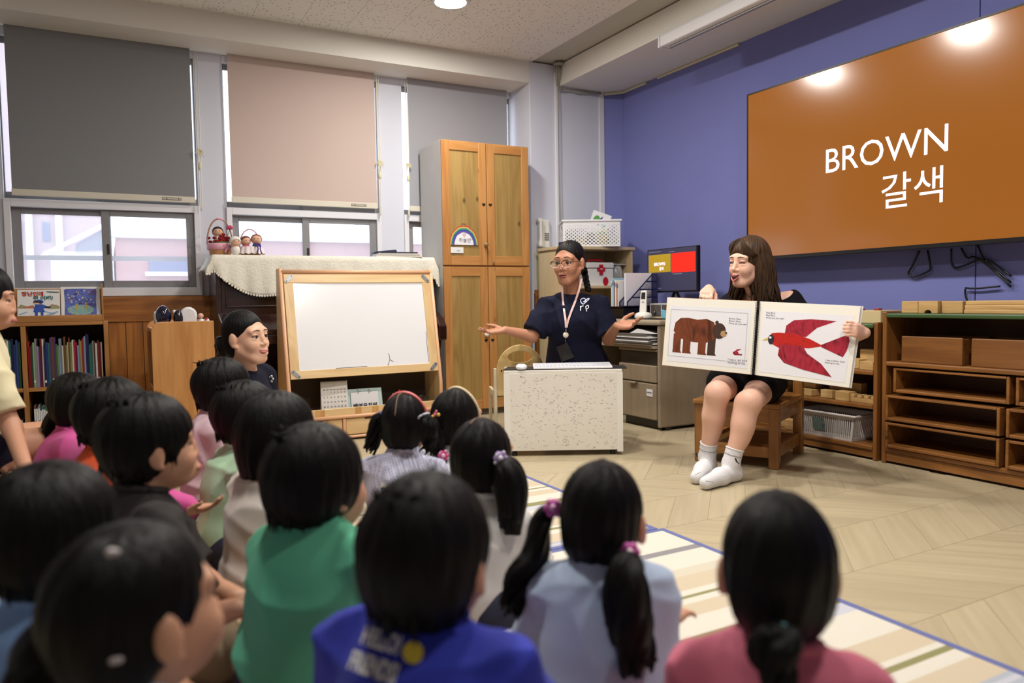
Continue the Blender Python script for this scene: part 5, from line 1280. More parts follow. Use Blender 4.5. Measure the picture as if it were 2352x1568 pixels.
t = thing('flat_board_box', 'long pale board box with red tabs on the green shelf top', 'box', (3.58, 2.735, 0.7005)); boxp('box', -0.09, 0.09, -0.24, 0.22, 0, 0.066, plain('board_cream', (206, 186, 140), 0.5), t, 0.003); boxp('tab', -0.05, -0.02, -0.20, -0.17, 0.066, 0.076, plain('tab_red', (150, 50, 44), 0.5), t, 0.002); boxp('tab', -0.05, -0.02, -0.10, -0.08, 0.066, 0.072, MATS['tab_red'], t, 0.002)
# slotted plastic basket
sb = thing('slotted_basket', 'pale plastic basket with vertical slots on the bottom shelf', 'basket', (3.505, 2.775, 0.0755))
M_sb = plain('basket_pale', (206, 200, 196), 0.45)
def slot_wall(a0, a1, b0, b1, n, name, nrm):
    """tapering slotted wall between bottom edge a0-a1 and top edge b0-b1"""
    a0, a1, b0, b1 = (np.array(q, float) for q in (a0, a1, b0, b1)); nrm = np.array(nrm, float)*0.004; mb = MB()
    def P_(u, v): return (a0+(a1-a0)*u)*(1-v)+(b0+(b1-b0)*u)*v
    def patch(u0, u1, v0, v1):
        c = [P_(u0, v0), P_(u1, v0), P_(u1, v1), P_(u0, v1)]; mb.hexa([tuple(c[0]), tuple(c[1]), tuple(c[1]+nrm), tuple(c[0]+nrm), tuple(c[3]), tuple(c[2]), tuple(c[2]+nrm), tuple(c[3]+nrm)])
    patch(0, 1, 0, 0.1); patch(0, 1, 0.86, 1)
    for k in range(n+1):
        u = 0.04+0.92*k/n; w = 0.5*0.92/n*0.45; patch(max(0, u-w) if k else 0, min(1, u+w) if k < n else 1, 0.1, 0.86)
    return part(name, mb, M_sb, sb)
slot_wall((-0.075, 0.165, 0), (-0.075, -0.165, 0), (-0.09, 0.19, 0.135), (-0.09, -0.19, 0.135), 26, 'front_wall', (1, 0, 0)); slot_wall((0.10, 0.165, 0), (0.10, -0.165, 0), (0.115, 0.19, 0.135), (0.115, -0.19, 0.135), 26, 'back_wall', (-1, 0, 0))
slot_wall((-0.075, -0.165, 0), (0.10, -0.165, 0), (-0.09, -0.19, 0.135), (0.115, -0.19, 0.135), 12, 'end_wall', (0, 1, 0)); slot_wall((-0.075, 0.165, 0), (0.10, 0.165, 0), (-0.09, 0.19, 0.135), (0.115, 0.19, 0.135), 12, 'end_wall', (0, -1, 0))
boxp('bottom', -0.075, 0.1, -0.165, 0.165, 0, 0.004, M_sb, sb, 0)
rm = MB(); rm.box(-0.104, -0.088, -0.204, 0.204, 0.132, 0.142); rm.box(0.113, 0.129, -0.204, 0.204, 0.132, 0.142); rm.box(-0.088, 0.113, -0.204, -0.188, 0.132, 0.142); rm.box(-0.088, 0.113, 0.188, 0.204, 0.132, 0.142); part('rim', rm, M_sb, sb, bevel=0.003)
lbl = MB().hexa([(-0.0835, 0.0, 0.035), (-0.0835, 0.075, 0.035), (-0.081, 0.075, 0.035), (-0.081, 0.0, 0.035), (-0.0925, 0.0, 0.105), (-0.0925, 0.075, 0.105), (-0.09, 0.075, 0.105), (-0.09, 0.0, 0.105)])
part('picture_label', lbl, blotch_mat('basket_label', [(60, 86, 90), (110, 130, 120), (70, 90, 96)], 30), sb)

# ---------------------------------------------------------------- wooden chair under the reader
M_ch_z = wood('chair_z', (166, 114, 56), (128, 82, 36), 'z', 1.1, 0.35); M_ch_x = wood('chair_x', (172, 120, 60), (134, 88, 40), 'x', 1.1, 0.35)
wc = thing('wooden_chair', 'sturdy low wooden chair under the seated reader', 'chair', (2.959, 2.876, 0), math.radians(-63.4))
LW = 0.024
for sx in (-1, 1):
    boxp('leg', sx*0.19-LW, sx*0.19+LW, -0.20-LW, -0.20+LW, 0, 0.30, M_ch_z, wc, 0.004); boxp('leg', sx*0.19-LW, sx*0.19+LW, 0.24-LW, 0.24+LW, 0, 0.64, M_ch_z, wc, 0.004)
    boxp('apron', sx*0.19-0.012, sx*0.19+0.012, -0.175, 0.215, 0.225, 0.30, M_ch_x, wc, 0.003); boxp('stretcher', sx*0.19-0.012, sx*0.19+0.012, -0.175, 0.215, 0.05, 0.115, M_ch_x, wc, 0.003)
boxp('apron', -0.166, 0.166, -0.212, -0.188, 0.225, 0.30, M_ch_x, wc, 0.003); boxp('stretcher', -0.166, 0.166, -0.212, -0.188, 0.05, 0.105, M_ch_x, wc, 0.003); boxp('stretcher', -0.166, 0.166, 0.228, 0.252, 0.05, 0.105, M_ch_x, wc, 0.003)
boxp('seat', -0.22, 0.22, -0.235, 0.215, 0.30, 0.325, M_ch_x, wc, 0.006); boxp('lower_shelf', -0.178, 0.178, -0.188, 0.228, 0.085, 0.097, M_ch_x, wc, 0)
for z in (0.44, 0.54): boxp('back_slat', -0.166, 0.166, 0.235, 0.253, z, z+0.06, M_ch_x, wc, 0.004)

# ---------------------------------------------------------------- wrapped presenter table, keyboard, mouse, small chair
ca = math.atan2(CR[1], CR[0])
ct = thing('presenter_table', 'small table wrapped in white flecked paper in front of the presenter', 'table', (2.16, 3.44, 0), ca)
def fleck_mat():
    m, nt, b = node_mat('flecked_paper'); L = nt.links; b.inputs['Roughness'].default_value = 0.22; b.inputs['Coat Weight'].default_value = 0.4
    b.inputs['Base Color'].default_value = lin((222, 218, 208)); return m
M_fleck = fleck_mat(); M_leafmark = plain('leaf_fleck', (166, 164, 160), 0.4)
tw, tz = 0.32, 0.455
boxp('front_panel', -tw, tw, -0.005, 0.012, 0.03, tz, M_fleck, ct, 0.002); boxp('side_panel', -tw, -tw+0.016, 0.012, 0.26, 0.03, tz, M_fleck, ct, 0.002); boxp('side_panel', tw-0.016, tw, 0.012, 0.26, 0.03, tz, M_fleck, ct, 0.002); boxp('table_top', -tw, tw, 0.0, 0.26, tz, tz+0.014, M_fleck, ct, 0.003)
boxp('corner_strip', -tw-0.002, -tw+0.03, -0.0075, -0.005, 0.03, tz, plain('clear_film', (226, 224, 216), 0.15), ct, 0); boxp('corner_strip', tw-0.03, tw+0.002, -0.0075, -0.005, 0.02, tz, MATS['clear_film'], ct, 0)
for sx in (-1, 1):
    for y in (0.03, 0.23): part('caster', MB().lathe([(0.014, 0), (0.015, 0.004), (0.015, 0.022), (0.008, 0.03)], (sx*(tw-0.05), y, 0.0), 12), M_black, ct, smooth=True)
rl = random.Random(21); fm = MB()
for k in range(300):
    x, z, a = rl.uniform(-tw+0.035, tw-0.035), rl.uniform(0.04, tz-0.01), rl.choice([0.3, -0.4, 1.2, 0.1, 2.4])+rl.uniform(-0.4, 0.4); l = rl.uniform(0.006, 0.011); c_, s_ = math.cos(a), math.sin(a); w = 0.0015
    fm.poly([(x-l*c_, -0.0056, z-l*s_), (x+w*s_, -0.0056, z-w*c_), (x+l*c_, -0.0056, z+l*s_), (x-w*s_, -0.0056, z+w*c_)])
o = part('printed_flecks', fm, M_leafmark, ct); o['kind'] = 'stuff'
def on_table(x, y, z=tz+0.0145): return (2.16+x*math.cos(ca)-y*math.sin(ca), 3.44+x*math.sin(ca)+y*math.cos(ca), z)
pm = thing('rubber_mat', 'thin black mat overhanging the presenter table', 'mat', on_table(0.0, 0.1), ca)
part('mat', MB().hexa([(-0.325, -0.085, 0), (0.35, -0.085, 0), (0.36, 0.1, 0), (-0.30, 0.1, 0), (-0.325, -0.085, 0.004), (0.35, -0.085, 0.004), (0.36, 0.1, 0.004), (-0.30, 0.1, 0.004)]), plain('black_mat', (26, 27, 30), 0.5), pm)
kb = thing('keyboard', 'slim white computer keyboard on the black mat', 'keyboard', on_table(0.055, 0.075, tz+0.019), ca)
part('case', MB().hexa([(-0.215, -0.065, 0), (0.215, -0.065, 0), (0.215, 0.06, 0), (-0.215, 0.06, 0), (-0.215, -0.065, 0.011), (0.215, -0.065, 0.011), (0.215, 0.06, 0.022), (-0.215, 0.06, 0.022)]), plain('kb_white', (226, 227, 232), 0.35), kb, bevel=0.003)
KEY = MB().box(-0.0085, 0.0085, -0.0085, 0.0085, 0, 0.004).mesh('key', plain('key_white', (216, 217, 224), 0.45))
for r_ in range(5):
    for c_ in range(20):
        o = link('key', KEY, kb); o.location = (-0.198+0.0209*c_, -0.045+0.0212*r_, 0.0128+0.0018*r_)
ms = thing('computer_mouse', 'white computer mouse at the left of the keyboard', 'mouse', on_table(-0.225, 0.04, tz+0.019), ca)
part('shell', MB().lathe([(0.030, 0), (0.034, 0.006), (0.032, 0.018), (0.02, 0.026), (0.001, 0.028)], seg=24, ax=(0.95, 0, 0), ay=(0, 1.5, 0)), plain('kb_white', (226, 227, 232), 0.35), ms, smooth=True); part('wheel', MB().lathe([(0.006, -0.002), (0.006, 0.002)], (0, -0.018, 0.024), 12, (0, 1, 0), (0, 0, 1), (1, 0, 0)), plain('wheel_grey', (150, 150, 156), 0.4), ms)
# small beige plywood chair
M_ply = wood('birch_ply', (216, 186, 128), (200, 168, 108), 'z', 1.0, 0.4, knots=False)
kc = thing('child_chair', 'beige plywood child chair with an oval hand hole', 'chair', (2.20, 3.995, 0), ca+math.radians(8))
bo = [(-0.145, 0.27), (0.145, 0.27), (0.145, 0.42)] + [(0.145*math.cos(a)*1.0, 0.42+0.16*math.sin(a)) for a in [k*math.pi/14 for k in range(1, 14)]] + [(-0.145, 0.42)]
ho = [(0.075*math.cos(2*math.pi*k/len(bo)+0.0), 0.505+0.035*math.sin(2*math.pi*k/len(bo))) for k in range(len(bo))]
def ring_plate(outer, inner, y0, y1):
    mb = MB(); n = len(outer)
    # order the inner ring to match outer by angle
    def ang(p): return math.atan2(p[1]-0.47, p[0])
    import bisect
    inn = []
    for p in outer:
        a = math.atan2((p[1]-0.505), p[0]); inn.append((0.075*math.cos(a), 0.505+0.035*math.sin(a)))
    for y in (y0, y1):
        for p in outer: mb.v.append((p[0], y, p[1]))
        for p in inn: mb.v.append((p[0], y, p[1]))
    for i in range(n):
        j = (i+1) % n
        mb.f += [(i, j, n+j, n+i), (2*n+i, 3*n+i, 3*n+j, 2*n+j), (i, 2*n+i, 2*n+j, j), (n+i, n+j, 3*n+j, 3*n+i)]; mb.mi += [0]*4
    return mb
dense = []
for a, b in zip(bo, bo[1:]+bo[:1]):
    for k in range(4): dense.append((a[0]+(b[0]-a[0])*k/4, a[1]+(b[1]-a[1])*k/4))
part('backrest', ring_plate(dense, None, -0.009, 0.009), M_ply, kc, bevel=0.003)
for sx in (-1, 1):
    part('side_frame', MB().prism([(-0.33, 0), (-0.28, 0), (-0.24, 0.26), (-0.05, 0.26), (-0.02, 0), (0.03, 0), (0.01, 0.44), (-0.015, 0.44), (-0.03, 0.3), (-0.28, 0.3)], (0.018, 0, 0), (sx*0.154-0.009, 0, 0), (0, -1, 0), (0, 0, 1)), plain('ply_white', (214, 202, 176), 0.5), kc, bevel=0.003)
    part('bolt', MB().lathe([(0.006, 0), (0.005, 0.003), (0.0008, 0.004)], (sx*0.115, -0.009, 0.425), 10, (1, 0, 0), (0, 0, 1), (0, -1, 0)), MATS['screw_dark'], kc)
boxp('seat', -0.145, 0.145, 0.012, 0.31, 0.262, 0.28, M_ply, kc, 0.005)

# ---------------------------------------------------------------- striped mats
def mat_stripes(name, y_hi, seq):
    m, nt, b = node_mat(name); L = nt.links
    tc = nt.nodes.new('ShaderNodeTexCoord'); sp_ = nt.nodes.new('ShaderNodeSeparateXYZ'); L.new(tc.outputs['Object'], sp_.inputs[0])
    tot = sum(s_[0] for s_ in seq)
    dv = nt.nodes.new('ShaderNodeMath'); dv.operation = 'DIVIDE'; dv.inputs[1].default_value = -tot; L.new(sp_.outputs['Y'], dv.inputs[0])
    fr0 = nt.nodes.new('ShaderNodeMath'); fr0.operation = 'FRACT'; L.new(dv.outputs[0], fr0.inputs[0])
    rp = nt.nodes.new('ShaderNodeValToRGB'); rp.color_ramp.interpolation = 'CONSTANT'; e = rp.color_ramp.elements; p = 0.0
    for i, (w, c) in enumerate(seq):
        el = e[i] if i < 2 else e.new(min(0.9999, p/tot)); el.position = min(0.9999, p/tot); el.color = lin(c); p += w
    L.new(fr0.outputs[0], rp.inputs['Fac'])
    wv = nt.nodes.new('ShaderNodeTexWave'); wv.bands_direction = 'X'; wv.inputs['Scale'].default_value = 55; L.new(tc.outputs['Object'], wv.inputs['Vector'])
    mx = nt.nodes.new('ShaderNodeMix'); mx.data_type = 'RGBA'; mx.blend_type = 'MULTIPLY'; mx.inputs['Factor'].default_value = 0.14
    L.new(rp.outputs['Color'], mx.inputs['A']); L.new(wv.outputs['Color'], mx.inputs['B']); L.new(mx.outputs['Result'], b.inputs['Base Color'])
    bp_ = nt.nodes.new('ShaderNodeBump'); bp_.inputs['Strength'].default_value = 0.2; bp_.inputs['Distance'].default_value = 0.003; L.new(wv.outputs['Fac'], bp_.inputs['Height']); L.new(bp_.outputs['Normal'], b.inputs['Normal'])
    b.inputs['Roughness'].default_value = 0.75
    return m
cr_, be_, ol_, gy_, la_, bg_ = (218, 212, 198), (204, 188, 162), (140, 136, 88), (140, 136, 138), (196, 196, 206), (172, 178, 188)
SEQ = [(0.19, cr_), (0.04, gy_), (0.12, cr_), (0.05, (206, 198, 178)), (0.09, be_), (0.035, cr_), (0.014, ol_), (0.03, cr_), (0.07, be_), (0.09, cr_), (0.045, ol_), (0.055, la_), (0.13, cr_), (0.09, be_), (0.02, cr_), (0.02, ol_), (0.045, cr_), (0.075, be_)] + [(0.02, bg_), (0.014, la_)]*4
M_stripe = mat_stripes('mat_stripes', 0, SEQ); M_matedge = plain('mat_blue_edge', (96, 104, 156), 0.7)
def floor_mat(x0, x1, y0, y1, z, label):
    t = thing('striped_mat', label, 'mat', (x1, y1, z)); e = 0.022
    boxp('woven_field', x0-x1+e, -e, y0-y1+e, -e, 0, 0.005, M_stripe, t, 0)
    mb = MB(); mb.box(x0-x1, 0, -e, 0, 0, 0.0065); mb.box(x0-x1, 0, y0-y1, y0-y1+e, 0, 0.0065); mb.box(-e, 0, y0-y1+e, -e, 0, 0.0065); mb.box(x0-x1, x0-x1+e, y0-y1+e, -e, 0, 0.0065)
    part('edging', mb, M_matedge, t, bevel=0.002)
floor_mat(-0.5, 1.765, 0.15, 2.135, 0.0005, 'striped woven mat with a blue edge nearest the camera'); floor_mat(-0.55, 1.745, 2.14, 3.42, 0.0005, 'striped woven mat with a blue edge further from the camera')

# ---------------------------------------------------------------- buildings outside the windows
M_brick = plain('hazy_brick', (168, 130, 128), 0.9, var=0.12, vscale=4); M_pale = plain('pale_render', (214, 210, 214), 0.9); M_tin = plain('white_roofing', (226, 226, 228), 0.6)
hb1 = thing('brick_house', 'pale pinkish brick house seen through the windows', 'building', (3.2, 13.0, -3.0))
part('wall', MB().box(-3.05, 2.6, 0, 5, 0, 4.9), M_brick, hb1); boxp('parapet', -3.1, 2.7, -0.12, 0.1, 4.9, 5.0, M_pale, hb1, 0)
for x in (-2.6, -0.9, 0.9):
    w = boxp('window', x, x+0.75, -0.03, 0.02, 4.38, 4.62, plain('far_glass', (110, 116, 144), 0.2), hb1, 0); boxp('sill', x-0.06, x+0.81, -0.1, 0.0, 4.32, 4.38, M_pale, w, 0)
for k in range(5): boxp('railing_post', -2.9+1.2*k, -2.87+1.2*k, -0.05, 0.0, 5.0, 5.4, M_tin, hb1, 0)
boxp('railing_bar', -2.95, 2.5, -0.05, 0.0, 5.38, 5.42, M_tin, hb1, 0)
hb2 = thing('apartment_house', 'pale apartment house with drain pipes beyond the left window', 'building', (-0.6, 14.0, -3.0))
part('wall', MB().box(-4, 0.62, 0, 4, 0, 8.0), plain('apartment_pink', (176, 156, 160), 0.9, var=0.06), hb2)
for x in (-0.42, -0.02): part('drain_pipe', MB().tube([(x, -0.1, 0), (x, -0.1, 8)], 0.05, 10), M_pale, hb2, smooth=True)
for x in (-0.62, -0.25): boxp('window', x, x+0.10, -0.02, 0.02, 4.9, 5.2, MATS['far_glass'], hb2, 0)
sh_ = thing('lean_to_roof', 'white sloping lean-to roof outside the left window', 'roof', (-0.35, 10.0, -3.0))
part('roof_sheet', MB().hexa([(-0.3, 0, 4.40), (0.36, 0, 4.78), (0.36, 0.8, 4.88), (-0.3, 0.8, 4.50), (-0.3, 0, 4.43), (0.36, 0, 4.81), (0.36, 0.8, 4.91), (-0.3, 0.8, 4.53)]), M_tin, sh_)
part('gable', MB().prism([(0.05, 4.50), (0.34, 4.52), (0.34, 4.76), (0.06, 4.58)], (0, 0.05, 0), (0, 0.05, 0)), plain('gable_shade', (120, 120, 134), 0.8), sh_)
boxp('wall', -0.2, 0.36, 0.12, 0.8, 0, 4.50, M_pale, sh_, 0)
boxp('air_conditioner', 0.12, 0.30, -0.1, 0.11, 4.2, 4.38, M_tin, sh_, 0.01)
struct('ground_outside', MB().box(-14, 18, 5.72, 30, -3.1, -3.0), plain('ground_grey', (150, 148, 146), 0.9), 'grey ground outside the windows', 'ground')
# ---------------------------------------------------------------- people: smooth implicit bodies meshed on a grid
def nrm(v): v = np.array(v, float); return v/(np.linalg.norm(v)+1e-12)

class Body:
    """union of tapered limbs and ellipsoids with smooth joints, meshed by surface nets"""
    def __init__(s): s.p = []
    def cap(s, a, b, ra, rb, k=0.02): s.p.append(('c', np.array(a, float), np.array(b, float), ra, rb, k)); return s
    def limb(s, pts, rad, k=0.02):
        for i in range(len(pts)-1): s.cap(pts[i], pts[i+1], rad[i], rad[i+1], k)
        return s
    def ell(s, c, r, k=0.02, M=None): s.p.append(('e', np.array(c, float), np.array(r, float), np.eye(3) if M is None else np.array(M, float), k)); return s
    def cut(s, c, r, k=0.01, M=None): s.p.append(('x', np.array(c, float), np.array(r, float), np.eye(3) if M is None else np.array(M, float), k)); return s
    def sleeve(s, a, b, ra, rb, k=0.01): s.p.append(('f', np.array(a, float), np.array(b, float), ra, rb, k)); return s
    def slab(s, pt, n): s.p.append(('h', np.array(pt, float), nrm(n))); return s          # keep the side n points away from
    def bounds(s, pad):
        lo = np.full(3, 1e9); hi = np.full(3, -1e9)
        for q in s.p:
            if q[0] in 'cf': r = max(q[3], q[4]); pts = (q[1], q[2])
            elif q[0] == 'e': r = q[2].max(); pts = (q[1],)
            else: continue
            for p_ in pts: lo = np.minimum(lo, p_-r); hi = np.maximum(hi, p_+r)
        return lo-pad, hi+pad
    def field(s, axes, wob=None):
        X, Y, Z = axes; D = np.full((len(X), len(Y), len(Z)), 0.15, np.float32)
        for q in s.p:
            t = q[0]
            if t == 'h':
                P = (X[:, None, None]-q[1][0])*q[2][0]+(Y[None, :, None]-q[1][1])*q[2][1]+(Z[None, None, :]-q[1][2])*q[2][2]
                D = np.maximum(D, P.astype(np.float32)); continue
            k = q[-1]; m = k+0.035
            if t in 'cf': r = max(q[3], q[4]); lo = np.minimum(q[1], q[2])-r-m; hi = np.maximum(q[1], q[2])+r+m
            else: r = q[2].max(); lo = q[1]-r-m; hi = q[1]+r+m
            i0, i1 = np.searchsorted(X, lo[0]), np.searchsorted(X, hi[0]); j0, j1 = np.searchsorted(Y, lo[1]), np.searchsorted(Y, hi[1]); k0, k1 = np.searchsorted(Z, lo[2]), np.searchsorted(Z, hi[2])
            if i1 <= i0 or j1 <= j0 or k1 <= k0: continue
            x = X[i0:i1][:, None, None]; y = Y[j0:j1][None, :, None]; z = Z[k0:k1][None, None, :]
            if t in 'cf':
                a, b = q[1], q[2]; ab = b-a; L2 = float(ab@ab)+1e-12
                tt = ((x-a[0])*ab[0]+(y-a[1])*ab[1]+(z-a[2])*ab[2])/L2; tc = np.clip(tt, 0, 1)
                dx = x-a[0]-tc*ab[0]; dy = y-a[1]-tc*ab[1]; dz = z-a[2]-tc*ab[2]
                rr = q[3]+(q[4]-q[3])*tc
                if t == 'c': d = np.sqrt(dx*dx+dy*dy+dz*dz)-rr
                else:
                    ex = x-a[0]-tt*ab[0]; ey = y-a[1]-tt*ab[1]; ez = z-a[2]-tt*ab[2]
                    dr = np.sqrt(ex*ex+ey*ey+ez*ez)-rr; L = math.sqrt(L2); da = np.maximum(-tt, tt-1)*L
                    d = np.maximum(dr, da)
            else:
                M = q[3]; r_ = q[2]; px, py, pz = x-q[1][0], y-q[1][1], z-q[1][2]
                u = (px*M[0, 0]+py*M[0, 1]+pz*M[0, 2])/r_[0]; v = (px*M[1, 0]+py*M[1, 1]+pz*M[1, 2])/r_[1]; w = (px*M[2, 0]+py*M[2, 1]+pz*M[2, 2])/r_[2]
                l = np.sqrt(u*u+v*v+w*w)+1e-6; g = np.sqrt((u/r_[0])**2+(v/r_[1])**2+(w/r_[2])**2)+1e-6
                d = l*(l-1)/g
            S = D[i0:i1, j0:j1, k0:k1]; d = d.astype(np.float32)
            if t == 'x':
                d = -d; h = np.clip(0.5-0.5*(S-d)/k, 0, 1); D[i0:i1, j0:j1, k0:k1] = S*(1-h)+d*h+k*h*(1-h)
            else:
                h = np.clip(0.5+0.5*(S-d)/k, 0, 1); D[i0:i1, j0:j1, k0:k1] = S*(1-h)+d*h-k*h*(1-h)
        if wob is not None: D += wob(X[:, None, None], Y[None, :, None], Z[None, None, :]).astype(np.float32)
        return D
    def mesh(s, step=0.006, fine=(), wob=None, smooth=1):
        """fine: list of (lo, hi, step) boxes in which the grid is refined"""
        lo, hi = s.bounds(0.03)
        axes = []
        for i in range(3):
            v = lo[i]; out = []
            while v < hi[i]:
                out.append(v); st = step
                for (l, h, f) in fine:
                    if l[i] <= v <= h[i]: st = min(st, f)
                v += st
            out.append(v); axes.append(np.array(out))
        D = s.field(axes, wob)
        return surface_nets(D, axes, smooth)

def surface_nets(D, axes, smooth=1):
    X, Y, Z = axes; ins = D < 0
    nx, ny, nz = D.shape
    c = np.zeros((nx-1, ny-1, nz-1), np.int8)
    for a in (0, 1):
        for b in (0, 1):
            for e in (0, 1): c += ins[a:nx-1+a, b:ny-1+b, e:nz-1+e]
    act = (c > 0) & (c < 8); I, J, K = np.nonzero(act)
    idx = np.full(act.shape, -1, np.int64); idx[I, J, K] = np.arange(len(I))
    acc = np.zeros((len(I), 3)); cnt = np.zeros(len(I))
    cs = [(a, b, e) for a in (0, 1) for b in (0, 1) for e in (0, 1)]
    for p in cs:
        for ax in range(3):
            if p[ax]: continue
            q = list(p); q[ax] = 1
            d0 = D[I+p[0], J+p[1], K+p[2]]; d1 = D[I+q[0], J+q[1], K+q[2]]
            m = (d0 < 0) != (d1 < 0); t = np.where(m, d0/np.where(m, d0-d1, 1), 0)
            A = np.stack([X[I+p[0]], Y[J+p[1]], Z[K+p[2]]], 1); B = np.stack([X[I+q[0]], Y[J+q[1]], Z[K+q[2]]], 1)
            acc += np.where(m[:, None], A+(B-A)*t[:, None], 0); cnt += m
    V = acc/np.maximum(cnt, 1)[:, None]
    F = []
    for ax in range(3):
        sl0 = [slice(None)]*3; sl1 = [slice(None)]*3; sl0[ax] = slice(0, -1); sl1[ax] = slice(1, None)
        a, b = ins[tuple(sl0)], ins[tuple(sl1)]; ch = a != b
        o1, o2 = [(1, 2), (2, 0), (0, 1)][ax]
        P = np.array(np.nonzero(ch))
        ok = (P[o1] > 0) & (P[o2] > 0) & (P[o1] < D.shape[o1]-1) & (P[o2] < D.shape[o2]-1); P = P[:, ok]
        def cell(d1_, d2_):
            Q = P.copy(); Q[o1] += d1_; Q[o2] += d2_; return idx[Q[0], Q[1], Q[2]]
        quad = np.stack([cell(-1, -1), cell(0, -1), cell(0, 0), cell(-1, 0)], 1)
        fl_ = ~a[P[0], P[1], P[2]]
        quad[fl_] = quad[fl_][:, ::-1]
        F.append(quad)
    F = np.concatenate(F); F = F[(F >= 0).all(1)]
    for _ in range(smooth):
        S = np.zeros_like(V); n = np.zeros(len(V))
        for i in range(4):
            j = (i+1) % 4
            np.add.at(S, F[:, i], V[F[:, j]]); np.add.at(n, F[:, i], 1); np.add.at(S, F[:, j], V[F[:, i]]); np.add.at(n, F[:, j], 1)
        V = V*0.5+S/np.maximum(n, 1)[:, None]*0.5
    return V, F

def np_mesh(name, V, F, mat, smooth=True):
    me = bpy.data.meshes.new(name); me.vertices.add(len(V)); me.vertices.foreach_set('co', V.astype(np.float32).ravel())
    me.loops.add(F.size); me.loops.foreach_set('vertex_index', F.astype(np.int32).ravel()); n = F.shape[1]
    me.polygons.add(len(F)); me.polygons.foreach_set('loop_start', np.arange(0, F.size, n, dtype=np.int32))
    try: me.polygons.foreach_set('loop_total', np.full(len(F), n, dtype=np.int32))
    except Exception: pass
    me.update(calc_edges=True); me.validate()
    if smooth: me.polygons.foreach_set('use_smooth', np.ones(len(F), bool))
    me.materials.append(mat)
    return me

def put(name, VF, mat, root, label=None, attr=None):
    """mesh given in world coordinates becomes a part of root"""
    V, F = VF; M = np.array(root.matrix_basis.inverted()) if False else None
    loc = np.array(root.location); a = -root.rotation_euler.z; c, s_ = math.cos(a), math.sin(a)
    W = V-loc; W = np.stack([W[:, 0]*c-W[:, 1]*s_, W[:, 0]*s_+W[:, 1]*c, W[:, 2]], 1)
    me = np_mesh(name, W, F, mat)
    if attr is not None:
        A = me.attributes.new('strand', 'FLOAT_VECTOR', 'POINT'); A.data.foreach_set('vector', attr(V).astype(np.float32).ravel())
    o = link(name, me, root)
    if label: o['label'] = label
    return o

def putmb(name, mb, mat, root, smooth=True, label=None):
    """MB given in world coordinates becomes a part of root (root unrotated)"""
    l = root.location; mb.v = [(p[0]-l.x, p[1]-l.y, p[2]-l.z) for p in mb.v]
    o = part(name, mb, mat, root, smooth=smooth)
    if label: o['label'] = label
    return o

def skin_mat(name, col, red=(190, 96, 84)):
    if name in MATS: return MATS[name]
    m, nt, b = node_mat(name); L = nt.links
    tc = nt.nodes.new('ShaderNodeTexCoord'); n = nt.nodes.new('ShaderNodeTexNoise'); n.inputs['Scale'].default_value = 14; n.inputs['Detail'].default_value = 3
    L.new(tc.outputs['Object'], n.inputs['Vector'])
    mx = nt.nodes.new('ShaderNodeMix'); mx.data_type = 'RGBA'; c = lin(col); r = lin(red)
    mx.inputs['A'].default_value = c; mx.inputs['B'].default_value = tuple(c[i]*0.86+r[i]*0.14 for i in range(3))+(1,)
    L.new(n.outputs['Fac'], mx.inputs['Factor']); L.new(mx.outputs['Result'], b.inputs['Base Color'])
    b.inputs['Roughness'].default_value = 0.48; b.inputs['Subsurface Weight'].default_value = 0.0; b.inputs['Specular IOR Level'].default_value = 0.35
    n2 = nt.nodes.new('ShaderNodeTexNoise'); n2.inputs['Scale'].default_value = 400; L.new(tc.outputs['Object'], n2.inputs['Vector'])
    bp = nt.nodes.new('ShaderNodeBump'); bp.inputs['Strength'].default_value = 0.06; bp.inputs['Distance'].default_value = 0.002; L.new(n2.outputs['Fac'], bp.inputs['Height']); L.new(bp.outputs['Normal'], b.inputs['Normal'])
    MATS[name] = m; return m

def hair_mat(name, dark, light, rough=0.42):
    if name in MATS: return MATS[name]
    m, nt, b = node_mat(name); L = nt.links
    a = nt.nodes.new('ShaderNodeAttribute'); a.attribute_name = 'strand'
    n = nt.nodes.new('ShaderNodeTexNoise'); n.inputs['Scale'].default_value = 1.0; n.inputs['Detail'].default_value = 3
    L.new(a.outputs['Vector'], n.inputs['Vector'])
    rp = nt.nodes.new('ShaderNodeValToRGB'); rp.color_ramp.elements[0].position = 0.35; rp.color_ramp.elements[0].color = lin(dark); rp.color_ramp.elements[1].position = 0.75; rp.color_ramp.elements[1].color = lin(light)
    L.new(n.outputs['Fac'], rp.inputs['Fac']); L.new(rp.outputs['Color'], b.inputs['Base Color'])
    b.inputs['Roughness'].default_value = rough; b.inputs['Specular IOR Level'].default_value = 0.16
    bp = nt.nodes.new('ShaderNodeBump'); bp.inputs['Strength'].default_value = 0.9; bp.inputs['Distance'].default_value = 0.004; L.new(n.outputs['Fac'], bp.inputs['Height']); L.new(bp.outputs['Normal'], b.inputs['Normal'])
    MATS[name] = m; return m

def cloth_mat(name, col, var=0.05, bump=0.25, rough=0.85):
    return plain(name, col, rough, bump=bump, bscale=700, var=var, vscale=5, sheen=0.1 if max(col) > 90 else 0.0, spec=0.5 if max(col) > 90 else 0.15)

def wrinkle(seed, amp, f=22.0):
    """cloth folds: soft swells plus a few sharper ridges, always outwards"""
    r = np.random.RandomState(seed); ks = [(nrm(r.normal(size=3)*np.array([1, 1, 1.4]))*f*r.uniform(0.5, 1.3), r.uniform(0, 6.28)) for _ in range(5)]
    def w(x, y, z):
        t = 0
        for i, (k, ph) in enumerate(ks):
            a = x*k[0]+y*k[1]+z*k[2]+ph+1.2*np.sin(z*13+x*8+ph)+0.8*np.sin(y*15-z*6+2*ph)
            t = t-(1-np.abs(np.sin(a*0.5)))**3*(1.5 if i < 3 else 0.8)
        return t*amp
    return w

